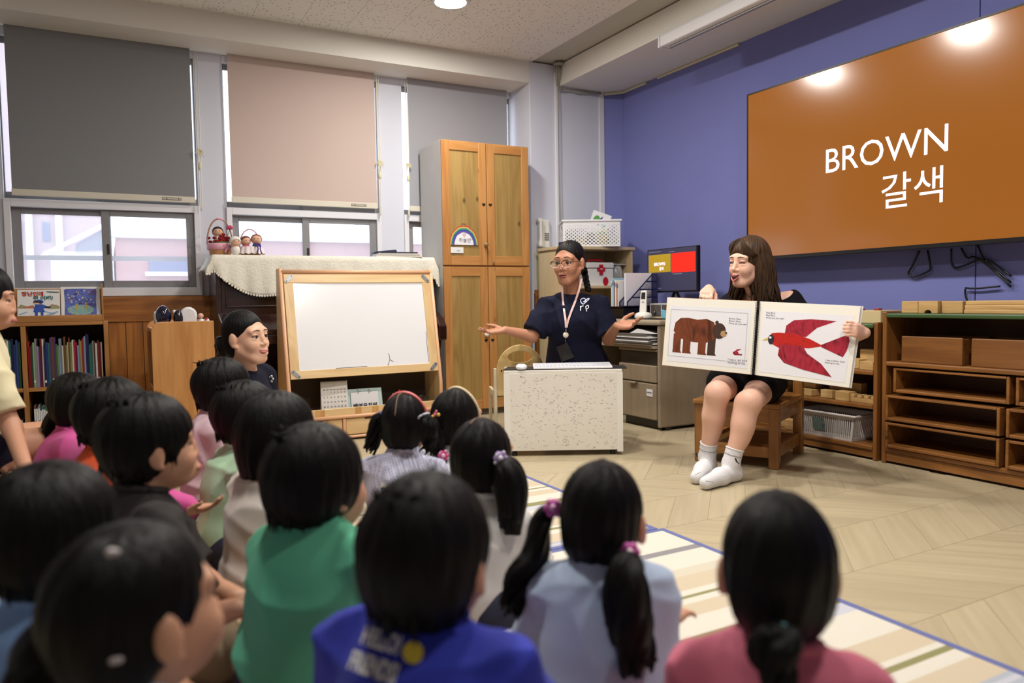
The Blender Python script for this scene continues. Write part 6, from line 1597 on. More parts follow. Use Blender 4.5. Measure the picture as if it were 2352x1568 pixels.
class Frame:
    """head / hand frame: local coordinates (right, forward, up) to world"""
    def __init__(s, o, f, u=(0, 0, 1), sc=1.0):
        s.o = np.array(o, float); s.f = nrm(f); r = np.cross(s.f, np.array(u, float)); s.r = nrm(r); s.u = np.cross(s.r, s.f); s.s = sc
        s.M = np.array([s.r, s.f, s.u])
    def __call__(s, x, y, z): return s.o+s.s*(s.r*x+s.f*y+s.u*z)

def facing(deg): return np.array([math.sin(math.radians(deg)), math.cos(math.radians(deg)), 0.0])      # heading clockwise from +y

def head(B, H, nose=1.0, child=False, mouth_open=0.0, ears=True, face=True):
    """head shape in frame H (origin between the ears, unit metres for an adult)"""
    s = H.s
    B.ell(H(0, -0.012, 0.032), np.array([0.073, 0.092, 0.086])*s, 0.01, H.M)
    if child:
        B.ell(H(0, 0.026, -0.032), np.array([0.062, 0.060, 0.070])*s, 0.03*s, H.M); B.ell(H(0, 0.058, -0.078), np.array([0.024, 0.02, 0.018])*s, 0.03*s)
    else:
        B.ell(H(0, 0.028, -0.034), np.array([0.058, 0.058, 0.078])*s, 0.03*s, H.M); B.ell(H(0, 0.064, -0.097), np.array([0.022, 0.018, 0.018])*s, 0.03*s)
        for q in (-1, 1): B.cap(H(q*0.052, 0.0, -0.05), H(q*0.022, 0.055, -0.098), 0.017*s, 0.015*s, 0.025*s)
    for q in (-1, 1):
        if face:
            B.ell(H(q*0.036, 0.058, -0.032), np.array([0.025, 0.023, 0.026])*s, 0.02*s)
            B.ell(H(q*0.026, 0.070, 0.026), np.array([0.030, 0.014, 0.013])*s, 0.022*s, H.M)
            B.cut(H(q*0.031, 0.099, 0.002), np.array([0.019, 0.018, 0.012])*s, 0.012*s, H.M)
            B.ell(H(q*0.0315, 0.0735, 0.0095), np.array([0.0175, 0.0125, 0.0062])*s, 0.004*s, H.M)
            B.ell(H(q*0.0315, 0.0730, -0.0085), np.array([0.0165, 0.0115, 0.0058])*s, 0.005*s, H.M)
        if ears:
            B.ell(H(q*0.076, -0.010, -0.004), np.array([0.011, 0.019, 0.031])*s, 0.008*s, H.M); B.cap(H(q*0.078, -0.006, -0.03), H(q*0.073, 0.0, -0.034), 0.007*s, 0.007*s, 0.008*s)
    if face:
        B.limb([H(0, 0.080, 0.020), H(0, 0.087, -0.004), H(0, 0.084+0.017*nose, -0.030)], [0.008*s, 0.0078*s, 0.0095*s], 0.012*s)
        for q in (-1, 1): B.ell(H(q*0.0105, 0.086+0.004*nose, -0.034), np.array([0.0072, 0.009, 0.0065])*s, 0.007*s)
        B.ell(H(0, 0.076, -0.066), np.array([0.028, 0.016, 0.022])*s, 0.015*s)
        if mouth_open > 0: B.cut(H(0, 0.096, -0.067-0.008*mouth_open), np.array([0.022, 0.016, 0.004+0.010*mouth_open])*s, 0.005*s, H.M)

def face_parts(H, root, iris=(46, 28, 18), brow=(30, 20, 16), lip=(176, 96, 92), smile=0.0, mouth_open=0.0, eye_open=1.0, teeth=False, dy=0.0, browz=0.0):
    """eyes, lashes, brows and lips laid on the finished head surface"""
    s = H.s; l = root.location
    bod = [c for c in root.children if c.name.split('.')[0] == 'body'][0]; me = bod.data
    V = np.zeros(len(me.vertices)*3); me.vertices.foreach_get('co', V); V = V.reshape(-1, 3)+np.array(l)
    near = np.linalg.norm(V-H.o, axis=1) < 0.2
    bvh = BVHTree.FromPolygons([tuple(v) for v in V], [tuple(p.vertices) for p in me.polygons if near[p.vertices[0]]])
    def surf(x, z, off=0.0, lim=0.13):
        o = H(x, lim, z); h_, n_, _, _ = bvh.ray_cast(Vector(o), Vector(-H.f)); return (np.array(h_) if h_ is not None else H(x, 0.085, z))+H.f*off*s
    for q in (-1, 1):
        c = H(q*0.031, 0.0745-dy, 0.001); mb = MB(); R0 = 0.0122*s; n = 16; rg = 12
        ax, u, w = H.f, H.r, H.u
        for i in range(rg+1):
            th = math.pi*i/rg
            for k in range(n):
                a = 2*math.pi*k/n; mb.v.append(tuple(c+R0*(ax*math.cos(th)+(u*math.cos(a)+w*math.sin(a))*math.sin(th))))
        for i in range(rg):
            mb.k = 1 if i < 3 else 0
            for k in range(n):
                a = i*n+k; b_ = i*n+(k+1) % n; mb.f.append((a, b_, b_+n, a+n)); mb.mi.append(mb.k)
        mb.v = [(p[0]-l.x, p[1]-l.y, p[2]-l.z) for p in mb.v]
        if eye_open > 0.3:
            part('eye', mb, [plain('eye_white', (214, 206, 200), 0.2, coat=0.5), plain('iris_%d' % iris[0], iris, 0.12, coat=0.8)], root, smooth=True)
        h = 0.0050*eye_open
        up = [np.array(surf(q*(0.031-0.0150+0.0030*k), 0.001+h*math.sin(math.pi*k/10)-(0.002*(1-math.sin(math.pi*k/10)) if eye_open < 0.4 else 0), 0.0004)) for k in range(11)]
        ey = [c+R0*1.04*nrm(p-c) if np.linalg.norm(p-c) < R0*1.02 else p for p in up]
        putmb('eyelash', MB().tube(ey, [0.0006*s]+[0.0012*s]*9+[0.0006*s], 6), plain('lash_dark', (28, 18, 16), 0.6), root)
        bw = [surf(q*(0.012+0.0052*k), 0.0245+browz+0.0048*math.sin(math.pi*(k+0.8)/8.5), 0.0006) for k in range(8)]
        putmb('eyebrow', MB().tube(bw, [0.0012*s, 0.0021*s, 0.0024*s, 0.0024*s, 0.0021*s, 0.0017*s, 0.0012*s, 0.0006*s], 6), plain('brow_%d' % brow[0], brow, 0.7), root)
    wl = 0.0205+0.005*smile; gap = 0.009*mouth_open
    def lipc(k, z0, off): t = (k-5)/5; return surf(wl*t, z0+smile*0.008*t*t, off, 0.12)
    def zu(k): return -0.0630+gap*0.5*(1-((k-5)/5)**2)
    def zl(k): return -0.0665-gap*1.8*(1-((k-5)/5)**2)
    rim = H(0, 0.0905, 0); yb = np.dot(lipc(5, -0.058, 0)-H.o, H.f)
    def lp(k, z, off): 
        t = (k-5)/5; p = lipc(k, z, off); d_ = np.dot(p-H.o, H.f); need = yb-0.010*s*t*t-0.001*s; return p+H.f*(need-d_+off*s) if d_ < need else p
    up_ = [lp(k, zu(k), 0.0) for k in range(11)]; lo_ = [lp(k, zl(k), 0.0) for k in range(11)]
    M_lip = plain('lip_%d' % lip[0], lip, 0.4, coat=0.1)
    putmb('upper_lip', MB().tube(up_, [0.0008*s]+[0.0024*s, 0.0028*s, 0.003*s, 0.0032*s, 0.0029*s, 0.0032*s, 0.003*s, 0.0028*s, 0.0024*s]+[0.0008*s], 7), M_lip, root); putmb('lower_lip', MB().tube(lo_, [0.0008*s]+[0.0027*s, 0.0033*s, 0.0037*s, 0.004*s, 0.004*s, 0.004*s, 0.0037*s, 0.0033*s, 0.0027*s]+[0.0008*s], 7), M_lip, root)
    if mouth_open > 0:
        mo = MB()
        for k in range(10): mo.poly([up_[k]-H.f*0.002, up_[k+1]-H.f*0.002, lo_[k+1]-H.f*0.002, lo_[k]-H.f*0.002])
        putmb('mouth', mo, plain('mouth_dark', (70, 14, 18), 0.5), root, smooth=False)
        if teeth: putmb('teeth', MB().tube([up_[k]-H.u*0.0028*s-H.f*0.0008 for k in range(2, 9)], [0.0014*s]+[0.0024*s]*5+[0.0014*s], 6), plain('teeth_white', (226, 220, 208), 0.25), root)

def hand(B, W, d, nrmv, side, L=0.17, curl=0.3, spread=0.18, thumb=0.7, fingers=None, k=0.006):
    """hand at wrist W pointing along d, palm facing nrmv; side +1 right hand, -1 left hand; thumb leaves the side of the palm"""
    d = nrm(d); n = nrm(np.array(nrmv, float)-d*np.dot(nrmv, d)); t = np.cross(d, n)*side          # t points to the thumb side
    s = L/0.17; pl = 0.085*s
    Mx = np.array([t, d, n])
    B.ell(W+d*pl*0.55, np.array([0.036, 0.050, 0.0145])*s, 0.012*s, Mx)
    for q in (-0.024, -0.008, 0.008, 0.024): B.cap(W+d*0.018*s+t*q*0.7*s, W+d*pl*0.95+t*q*1.12*s, 0.0125*s, 0.0115*s, 0.012*s)
    lens = [0.058, 0.070, 0.076, 0.070]            # little .. index
    for i in range(4):
        q = (-0.027, -0.009, 0.009, 0.027)[i]; c = (fingers[i] if fingers is not None else curl)
        p = W+d*pl*0.98+t*q*s; a = nrm(d+t*(q/0.027)*spread*0.6)
        l = lens[i]*s; r = (0.0078, 0.0086, 0.009, 0.0088)[i]*s
        fn = nrm(n-a*np.dot(n, a))
        for j, fr in enumerate((0.46, 0.31, 0.23)):
            ang = c*(0.75, 1.05, 0.8)[j]
            a, fn = a*math.cos(ang)+fn*math.sin(ang), fn*math.cos(ang)-a*math.sin(ang)
            e = p+a*l*fr; B.cap(p, e, r*(1-0.06*j), r*(1-0.06*(j+1)), k*s); p = e
    p = W+d*pl*0.25+t*0.026*s+n*0.006*s
    a = nrm(d*0.72+t*thumb+n*0.30)
    m1 = p+a*0.036*s; a2 = nrm(d*0.9+t*thumb*0.55+n*(0.2+0.3*curl)); m2 = m1+a2*0.029*s; a3 = nrm(d*0.95+t*thumb*0.3+n*(0.15+0.5*curl)); m3 = m2+a3*0.023*s
    B.limb([p, m1, m2, m3], [0.0135*s, 0.0115*s, 0.0098*s, 0.0082*s], 0.008*s)

def cap_attr(H, kx=26.0):
    """strand coordinates for hair combed down from the crown"""
    def f(V):
        P = (V-H.o)/H.s; x = P@H.r; y = P@H.f+0.03; z = P@H.u-0.03
        a = np.arctan2(x, y); l = np.sqrt(x*x+y*y)
        th = np.arctan2(l, z)
        return np.stack([np.cos(a)*kx, np.sin(a)*kx, th*1.6], 1)
    return f

def lock_mesh(paths, seg=8):
    """several tapered locks as one mesh with strand coordinates"""
    V, F, A = [], [], []
    for pts, rad, sd in paths:
        pts = np.array(pts, float)
        n = len(pts); n0 = len(V); prev = None
        for i in range(n):
            t = nrm(pts[min(i+1, n-1)]-pts[max(i-1, 0)])
            if prev is None: u = np.cross(t, [0.3, 0.2, 1.0] if abs(t[2]) < 0.9 else [1.0, 0, 0])
            else: u = prev-t*np.dot(prev, t)
            u = nrm(u); prev = u; w = np.cross(t, u)
            for k in range(seg):
                c = 2*math.pi*k/seg; V.append(pts[i]+rad[i]*(u*math.cos(c)+w*math.sin(c))); A.append((math.cos(c)*5+sd*7.3, math.sin(c)*5+sd*3.1, i*0.35))
        for i in range(n-1):
            for k in range(seg):
                a = n0+i*seg+k; b_ = n0+i*seg+(k+1) % seg; F.append((a, b_, b_+seg, a+seg))
        e = n0+(n-1)*seg
        V.append(pts[0]); A.append((sd, 0, 0)); V.append(pts[-1]); A.append((sd, 0, n*0.35)); cs, ce = len(V)-2, len(V)-1
        for k in range(seg):
            F.append((n0+(k+1) % seg, n0+k, cs, cs)); F.append((e+k, e+(k+1) % seg, ce, ce))
    return np.array(V), F, np.array(A)

def put_locks(name, paths, mat, root, seg=8, label=None):
    V, F, A = lock_mesh(paths, seg); l = np.array(root.location); F = [f if f[2] != f[3] else f[:3] for f in F]
    me = bpy.data.meshes.new(name); me.from_pydata([tuple(v-l) for v in V], [], F); me.polygons.foreach_set('use_smooth', [True]*len(me.polygons)); me.materials.append(mat)
    a = me.attributes.new('strand', 'FLOAT_VECTOR', 'POINT'); a.data.foreach_set('vector', A.astype(np.float32).ravel()); me.update()
    o = link(name, me, root)
    if label: o['label'] = label
    return o

def tail_locks(ctrl, r0, rmax, n=14, seed=0, spread=0.6, wave=0.0, tip=0.2):
    """a pony or pig tail: locks that follow a control curve"""
    rr = random.Random(seed); base = curve(ctrl, 6); N = len(base); paths = []
    for j in range(n):
        a = rr.uniform(0, 6.28); q = math.sqrt(rr.random())*spread; ph = rr.uniform(0, 6.28)
        end = N-1-int(rr.uniform(0, 0.18)*N); pts, rad = [], []
        for i in range(end+1):
            t = i/(N-1); env = r0+(rmax-r0)*math.sin(min(1.0, t*1.9)*math.pi/2)
            tan = nrm(base[min(i+1, N-1)]-base[max(i-1, 0)]); u = nrm(np.cross(tan, [0.2, 0.9, 0.3])); w = np.cross(tan, u)
            o = (u*math.cos(a)+w*math.sin(a))*env*q*(1-0.25*t)+(u*math.cos(ph+t*9)+w*math.sin(ph+t*9))*wave*t
            pts.append(base[i]+o); rad.append(max(0.0012, env*0.5*(1.0 if t < 0.55 else max(tip, 1-(t-0.55)/0.45*(1-tip)))))
        paths.append((pts, rad, j))
    return paths
# ---------------------------------------------------------------- seated children
TARGET = np.array([2.45, 2.6])
M_hair_k = hair_mat('black_hair', (6, 5, 5), (18, 16, 15), 0.45)
M_skin_k = skin_mat('child_skin', (206, 156, 126))
M_parting = plain('parting_scalp', (120, 96, 80), 0.7)

def kid(label, px, py, d, s=0.92, heading=None, torso=None, pitch=9.0, style='short', shirt=('s', (200, 200, 200)), sleeve='short', pants=(60, 62, 80), lean=0.025, wide=1.0, seed=1, step=0.0065,
        face=True, arms=None, tail=(), parting=False, pose='floor', bandz=None, knee_skin=True, nz=0.075, short=0.75, hairline=0.0):
    zt = {'short': 0.139, 'bowl': 0.139, 'crop': 0.134, 'bob': 0.138, 'tied': 0.129}[style]
    py = py+zt*s*FPX/d
    Hc = at(px, py, d)
    if heading is None:
        v = TARGET-Hc[:2]; heading = math.degrees(math.atan2(v[0], v[1]))
    th = heading if torso is None else torso
    hf = facing(heading); hf[2] = math.sin(math.radians(pitch)); H = Frame(Hc, hf, (0, 0, 1), s)
    f = facing(th); r = np.cross(f, [0, 0, 1.0]); up = np.array([0, 0, 1.0]); k = s/0.92
    neck = Hc-up*nz*s-f*0.030*s
    pel = np.array([neck[0], neck[1], 0])-f*lean*1.0; zf = 0.0
    if pose == 'stool': zf = 0.27
    pel[2] = zf+0.105*k
    root = thing('person', label, 'person', (pel[0], pel[1], 0.0), 0, 'children watching the story')
    chest = neck-up*0.14*k-f*0.012; w = wide*k
    sh = {q: neck+r*q*0.088*w-up*0.066*k+f*0.004 for q in (-1, 1)}
    arms = arms or {}
    el, wr = {}, {}
    for q in (-1, 1):
        el[q] = arms.get(('e', q), sh[q]+r*q*0.040*k-up*0.14*k+f*0.05*k)
        wr[q] = arms.get(('w', q), pel+r*q*0.06*k+f*0.21*k+up*0.05*k)
    hip = {q: pel+r*q*0.062*k for q in (-1, 1)}
    if pose == 'floor':
        kn = {q: pel+r*q*0.205*k+f*0.17*k-up*0.02*k for q in (-1, 1)}; an = {q: pel-r*q*0.05*k+f*(0.235+0.03*q)*k-up*0.06*k for q in (-1, 1)}; toe = {q: an[q]-r*q*0.09*k-f*0.01-up*0.01 for q in (-1, 1)}
    else:
        kn = {q: pel+r*q*0.085*k+f*0.29*k+up*0.02 for q in (-1, 1)}; an = {q: kn[q]+f*0.02*k+np.array([0, 0, 0.06-kn[q][2]]) for q in (-1, 1)}; toe = {q: an[q]+f*0.11*k-up*0.03 for q in (-1, 1)}
    # body
    B = Body()
    B.ell(pel+up*0.01, np.array([0.104, 0.09, 0.085])*k, 0.03, np.array([r, f, up])); B.limb([pel, (pel+chest)/2, chest, neck-up*0.03*k], [0.078*k, 0.072*k, 0.072*k, 0.046*k], 0.04)
    B.cap(neck-up*0.035*k-f*0.004, Hc-up*0.05*s-f*0.015*s, 0.038*k, 0.034*k, 0.02)
    B.cap(sh[-1], sh[1], 0.034*k, 0.034*k, 0.03)
    for q in (-1, 1):
        B.limb([sh[q], el[q], wr[q]], [0.034*k, 0.027*k, 0.020*k], 0.02)
        B.limb([hip[q], kn[q]], [0.066*k, 0.046*k], 0.03); B.limb([kn[q], (kn[q]*0.6+an[q]*0.4)-f*0.0, an[q]], [0.044*k, 0.042*k, 0.026*k], 0.02); B.cap(an[q]-up*0.01, toe[q], 0.026*k, 0.020*k, 0.015)
        hd = arms.get(('h', q), nrm(f*0.4-r*q*0.6-up*0.25)); hn = arms.get(('n', q), -up)
        hand(B, wr[q], hd, hn, q, 0.115*k, 0.35)
    head(B, H, 0.55, child=True, face=face)
    lo, hi = Hc-0.12*s, Hc+0.12*s
    put('body', B.mesh(step, [(lo, hi, 0.0045)] if face else []), M_skin_k, root)
    # shirt
    S = Body()
    S.ell(pel+up*0.03, np.array([0.116, 0.102, 0.085])*k*np.array([wide, 1, 1]), 0.04, np.array([r, f, up])); S.limb([pel+up*0.02, (pel+chest)/2, chest], [0.094*w, 0.088*w, 0.088*w], 0.05)
    S.cap(chest, neck-up*0.028*k, 0.082*k, 0.050*k, 0.05); S.cap(sh[-1]-up*0.002, sh[1]-up*0.002, 0.044*k, 0.044*k, 0.035)
    S.ell(chest-f*0.015, np.array([0.104, 0.084, 0.115])*k*np.array([wide, 1, 1]), 0.04, np.array([r, f, up]))
    for q in (-1, 1):
        e = sh[q]+(el[q]-sh[q])*0.80
        if sleeve == 'short': S.sleeve(sh[q], e, 0.045*k, 0.050*k, 0.025)
        elif sleeve == 'long': S.limb([sh[q], el[q], wr[q]-nrm(wr[q]-el[q])*0.02], [0.05*k, 0.042*k, 0.033*k], 0.025)
        elif sleeve == 'cap': S.sleeve(sh[q], sh[q]+(el[q]-sh[q])*0.42, 0.053*k, 0.057*k, 0.03)
    put('shirt', S.mesh(step, wob=wrinkle(seed, 0.006, 30)), cloth_mat(*shirt) if not hasattr(shirt[1], 'name') else shirt[1], root)
    # collar band
    col = MB(); C0 = neck-up*0.008*k+f*0.004
    ring = [C0+(r*math.cos(a)*0.05*k+f*math.sin(a)*0.048*k)+up*(-0.012*math.sin(a)*k) for a in [2*math.pi*i/24 for i in range(25)]]
    col.tube(ring, 0.009*k, 8); putmb('collar', col, cloth_mat(*shirt) if not hasattr(shirt[1], 'name') else shirt[1], root)
    # trousers
    T = Body(); T.ell(pel-up*0.01, np.array([0.126, 0.108, 0.09])*k, 0.03, np.array([r, f, up]))
    for q in (-1, 1):
        T.limb([hip[q], hip[q]+(kn[q]-hip[q])*(short if knee_skin else 1.0)], [0.078*k, 0.062*k], 0.03)
        if not knee_skin: T.limb([kn[q], an[q]], [0.058*k, 0.042*k], 0.03)
    put('trousers', T.mesh(step+0.001, wob=wrinkle(seed+5, 0.003)), cloth_mat('trousers_%d_%d_%d' % pants, pants), root)
    # hair
    h = Body()
    if style in ('short', 'bowl', 'crop'):
        t = 0.016 if style != 'crop' else 0.011
        h.ell(H(0, -0.014, 0.034), np.array([0.073+t, 0.093+t, 0.088+t])*s, 0.01, H.M)
        h.ell(H(0, -0.050, -0.020), np.array([0.070, 0.050, 0.062])*s, 0.03, H.M)
        if style == 'bowl': h.ell(H(0, -0.012, -0.004), np.array([0.088, 0.094, 0.060])*s, 0.02, H.M)
        h.cut(H(0, 0.105, -0.055), np.array([0.092, 0.085, 0.088])*s, 0.015, H.M)
        if style != 'bowl':
            for q in (-1, 1): h.cut(H(q*0.092, 0.002, -0.030), np.array([0.024, 0.030, 0.044])*s, 0.01, H.M)
        h.cut(H(0, -0.06, -0.135), np.array([0.12, 0.10, 0.062])*s, 0.015, H.M)
    elif style == 'bob':
        h.ell(H(0, -0.014, 0.034), np.array([0.089, 0.108, 0.103])*s, 0.01, H.M)
        h.ell(H(0, -0.034, -0.055), np.array([0.098, 0.088, 0.115])*s, 0.05, H.M); h.slab(H(0, 0, -0.150), -up)
        h.cut(H(0, 0.11, -0.06), np.array([0.078, 0.085, 0.12])*s, 0.015, H.M)
    else:       # tied back
        h.ell(H(0, -0.013, 0.033), np.array([0.079, 0.099, 0.095])*s, 0.01, H.M)
        h.ell(H(0, -0.048, -0.022), np.array([0.067, 0.050, 0.060])*s, 0.03, H.M)
        h.cut(H(0, 0.115, -0.045), np.array([0.080, 0.080, 0.090])*s, 0.015, H.M)
        for q in (-1, 1): h.cut(H(q*0.090, 0.000, -0.034), np.array([0.022, 0.026, 0.040])*s, 0.01, H.M)
        h.cut(H(0, -0.06, -0.135), np.array([0.12, 0.10, 0.060])*s, 0.02, H.M)
    wr_ = np.random.RandomState(seed)
    ph = wr_.uniform(0, 6.28, 4)
    def hw2(x, y, z):
        a = np.arctan2((x-Hc[0]), (y-Hc[1])); return 0.0014*np.sin(a*17+ph[0]+2*np.sin(z*25))+0.0011*np.sin(a*31+ph[1]+z*30)
    put('hair', h.mesh(0.005, wob=hw2), M_hair_k, root, attr=cap_attr(H))
    # loose lock tips along the hair edge
    if style in ('short', 'bowl', 'crop'):
        rr = random.Random(seed); paths = []
        for j in range(46):
            a = rr.uniform(-2.3, 2.3); q0 = H(0.074*math.sin(a), -0.016-0.094*math.cos(a)*1.0, -0.035+0.02*rr.random()+(0.02 if abs(a) > 1.3 else 0)); out = nrm(q0-Hc); out[2] = 0
            p0 = q0-out*0.002+up*0.03*s; paths.append(([p0, q0+out*0.003, q0+out*rr.uniform(0.0, 0.006)-up*rr.uniform(0.012, 0.026)*s], [0.006*s, 0.005*s, 0.0008], j))
        for j in range(16):
            a = rr.uniform(0, 6.28); q0 = H(0.05*math.sin(a)*rr.random(), -0.03+0.05*math.cos(a), 0.128); paths.append(([q0-up*0.012, q0+up*0.0, q0+np.array([rr.uniform(-0.02, 0.02), rr.uniform(-0.02, 0.02), rr.uniform(0.0, 0.01)])], [0.004, 0.003, 0.0006], j))
        put_locks('hair_tips', paths, M_hair_k, root, 5)['kind'] = 'stuff'
    if parting:
        pts = []
        for t in np.linspace(0.25, parting if parting is not True else 2.3, 26):
            y, z = -0.013+0.1*math.cos(t+0.0)*1.0, 0.033+0.096*math.sin(t)
            pts.append(H(0.006*math.sin(t*3), y, z))
        putmb('parting', MB().tube(pts, 0.0022*s, 6), M_parting, root)
    for i, tl in enumerate(tail):
        ctrl = [at(x, y, dd) for x, y, dd in tl['pts']]
        put_locks('ponytail' if len(tail) == 1 else 'pigtail', tail_locks(ctrl, tl.get('r0', 0.012), tl.get('r', 0.026), tl.get('n', 16), seed+i, tl.get('spread', 0.75), tl.get('wave', 0.004), tl.get('tip', 0.15)), M_hair_k, root, 7)
        if 'band' in tl:
            c = ctrl[0]; dvec = nrm(ctrl[1]-ctrl[0])
            u = nrm(np.cross(dvec, [0.1, 0.3, 1])); w_ = np.cross(dvec, u); R0 = tl.get('r0', 0.012)*1.38
            mb = MB().tube([c+dvec*0.004+(u*math.cos(a)+w_*math.sin(a))*R0 for a in [2*math.pi*j/14 for j in range(15)]], 0.0036*s, 7)
            putmb('hair_tie', mb, plain('tie_%d_%d_%d' % tl['band'], tl['band'], 0.6), root)
        if 'clip' in tl:
            c1, c2 = tl['clip']; c = at(*tl.get('clip_at', tl['pts'][0])); rr = random.Random(seed+i); tw = nrm(CP-c)
            mb = MB()
            for j in range(6):
                a = j*1.05; mb.ball(tuple(c+tw*0.012+(CR*math.cos(a)-CD*math.sin(a))*0.011*s), 0.0088*s, 9, 7)
            putmb('flower_clip', mb, plain('clip_%d_%d_%d' % c1, c1, 0.35, coat=0.3), root); mb = MB().ball(tuple(c+tw*0.019), 0.008*s, 9, 7)
            for j in range(3): mb.ball(tuple(c+tw*0.016+CR*rr.uniform(-0.02, 0.02)-CD*rr.uniform(-0.02, 0.02)), 0.005*s, 8, 6)
            putmb('clip_centre', mb, plain('clip_%d_%d_%d' % c2, c2, 0.2, coat=0.5), root)
    return dict(root=root, H=H, f=f, r=r, neck=neck, pel=pel, sh=sh, k=k, chest=chest)

def hair_band(K, mat, name, tilt=0.25, rad=0.005, beads=False, off=0.0):
    H = K['H']; pts = []
    for t in np.linspace(-1.75, 1.75, 40):
        z0 = math.cos(t); y = 0.006+off-0.02*z0; fac = math.sqrt(max(0.1, 1-((y+0.013)/0.099)**2)); pts.append(H((0.079*fac+0.002)*math.sin(t), y, 0.033+(0.095*fac+0.0025)*z0))
    mb = MB()
    if beads:
        for p in curve(pts, 1): mb.ball(tuple(p), rad*1.25, 8, 6)
    else: mb.tube(pts, rad, 7)
    putmb(name, mb, mat, K['root'])

def arm_world(q, e, w, h=None, n=None):
    d = {('e', q): np.array(e), ('w', q): np.array(w)}
    if h is not None: d[('h', q)] = nrm(h)
    if n is not None: d[('n', q)] = nrm(n)
    return d
IMR = nrm(CR); IMU = -nrm(CD)
# pattern cloth for the two patterned garments
def dot_cloth(name, base, dot, scale):
    m, nt, b = node_mat(name); L = nt.links; tc = nt.nodes.new('ShaderNodeTexCoord'); v = nt.nodes.new('ShaderNodeTexVoronoi'); v.inputs['Scale'].default_value = scale; L.new(tc.outputs['Object'], v.inputs['Vector'])
    rp = nt.nodes.new('ShaderNodeValToRGB'); rp.color_ramp.elements[0].position = 0.28; rp.color_ramp.elements[0].color = lin(dot); rp.color_ramp.elements[1].position = 0.36; rp.color_ramp.elements[1].color = lin(base)
    L.new(v.outputs['Distance'], rp.inputs['Fac']); L.new(rp.outputs['Color'], b.inputs['Base Color']); b.inputs['Roughness'].default_value = 0.85; return m
M_floral = dot_cloth('navy_sprig_cloth', (222, 222, 224), (70, 84, 130), 70)
def gingham():
    m, nt, b = node_mat('lavender_check'); L = nt.links; tc = nt.nodes.new('ShaderNodeTexCoord'); n = nt.nodes.new('ShaderNodeTexChecker'); n.inputs['Scale'].default_value = 160; n.inputs['Color1'].default_value = lin((196, 196, 214)); n.inputs['Color2'].default_value = lin((150, 150, 176)); L.new(tc.outputs['Object'], n.inputs['Vector']); L.new(n.outputs['Color'], b.inputs['Base Color']); b.inputs['Roughness'].default_value = 0.85; return m
M_check = gingham()

K = {}
K[1] = kid('boy in a cream T-shirt sitting at the left edge of the picture', -40, 600, 2.5, 0.95, heading=88, torso=80, pitch=-6, style='crop', shirt=('cream_tee', (226, 216, 176)), pants=(40, 42, 60), pose='stool', step=0.006, short=0.3,
           arms={**arm_world(1, at(28, 985, 2.42), at(60, 1080, 2.3)), **arm_world(-1, at(-60, 980, 2.7), at(20, 1060, 2.5))})
for q, dd in ((1, 2.44),):
    face_parts(K[1]['H'], K[1]['root'], lip=(172, 92, 92), eye_open=0.8, dy=0.005)
K['1b'] = kid('child in navy shorts behind the cream-shirted boy, mostly out of frame', -120, 760, 3.1, 0.92, heading=95, style='short', shirt=('navy_tee', (28, 30, 48)), pants=(24, 26, 44), face=False, seed=41,
            arms=None)
K[2] = kid('girl in a hot pink top with a low dark ponytail, beyond the orange shirt', 188, 850, 2.55, 0.92, style='tied', shirt=('hot_pink', (206, 80, 150)), seed=2, face=False, sleeve='long',
           arms=arm_world(1, at(330, 1130, 2.15), at(432, 1172, 2.02), h=IMR*0.9+IMU*0.15, n=IMU), tail=[dict(pts=[(150, 935, 2.56), (128, 975, 2.56), (128, 1040, 2.55), (140, 1095, 2.55)], r=0.04, r0=0.02, band=(30, 26, 30))])
K[3] = kid('boy in an orange shirt behind the boy in profile', 270, 860, 2.2, 0.95, style='short', shirt=('orange_tee', (232, 84, 26)), seed=3, face=False)
ca_ = {**arm_world(1, at(470, 1420, 1.55), at(548, 1395, 1.5), h=IMR*1.0+IMU*0.1, n=IMU*-1), **arm_world(-1, at(480, 1345, 1.75), at(545, 1372, 1.6), h=IMR*1.0-IMU*0.2, n=IMU*-1)}
K[4] = kid('boy in profile with a dark grey shirt looking right', 350, 895, 1.72, 0.97, heading=80, pitch=4, style='short', shirt=('charcoal_tee', (58, 54, 54)), pants=(176, 156, 124), seed=4, step=0.006, arms=ca_)
face_parts(K[4]['H'], K[4]['root'], lip=(160, 92, 84), eye_open=0.8, dy=0.005)
K[5] = kid('boy in a pale blue T-shirt, large and dark at the left', 138, 1046, 1.2, 0.98, style='bowl', shirt=('sky_tee', (124, 160, 212)), seed=5, face=False)
K['5b'] = kid('child in a navy-sprigged white top cut off by the left edge', -150, 1040, 1.38, 0.92, style='bowl', shirt=('sprig', M_floral), seed=44, face=False)
K[6] = kid('girl with a ponytail and small white clips, nearest at the lower left', 322, 1182, 0.92, 0.98, heading=62, style='tied', shirt=('white_blue_top', (196, 204, 216)), seed=6, face=True,
           tail=[dict(pts=[(205, 1450, 0.93), (140, 1470, 0.92), (80, 1550, 0.90), (60, 1640, 0.88)], r=0.042, r0=0.022, n=18, band=(150, 140, 140))])
for (x, y) in ((255, 1268), (262, 1515)):
    c = at(x, y, 0.83); mb = MB().ball(tuple(c), (0.006, 0.006, 0.005), 10, 8); mb.ball(tuple(c+IMR*0.006), 0.004, 8, 6); putmb('hair_clip', mb, plain('clip_pearl', (196, 186, 186), 0.3), K[6]['root'])
K[7] = kid('boy with a bowl cut in a pale pink top beside the orange panel', 519, 816, 2.77, 0.95, style='bowl', shirt=('pale_pink', (228, 200, 210)), sleeve='long', pants=(58, 58, 70), seed=7, face=False)
K[8] = kid('child in a mint green top behind the girl with a bob', 574, 868, 2.39, 0.95, style='short', shirt=('mint', (176, 216, 180)), sleeve='long', seed=8, face=False)
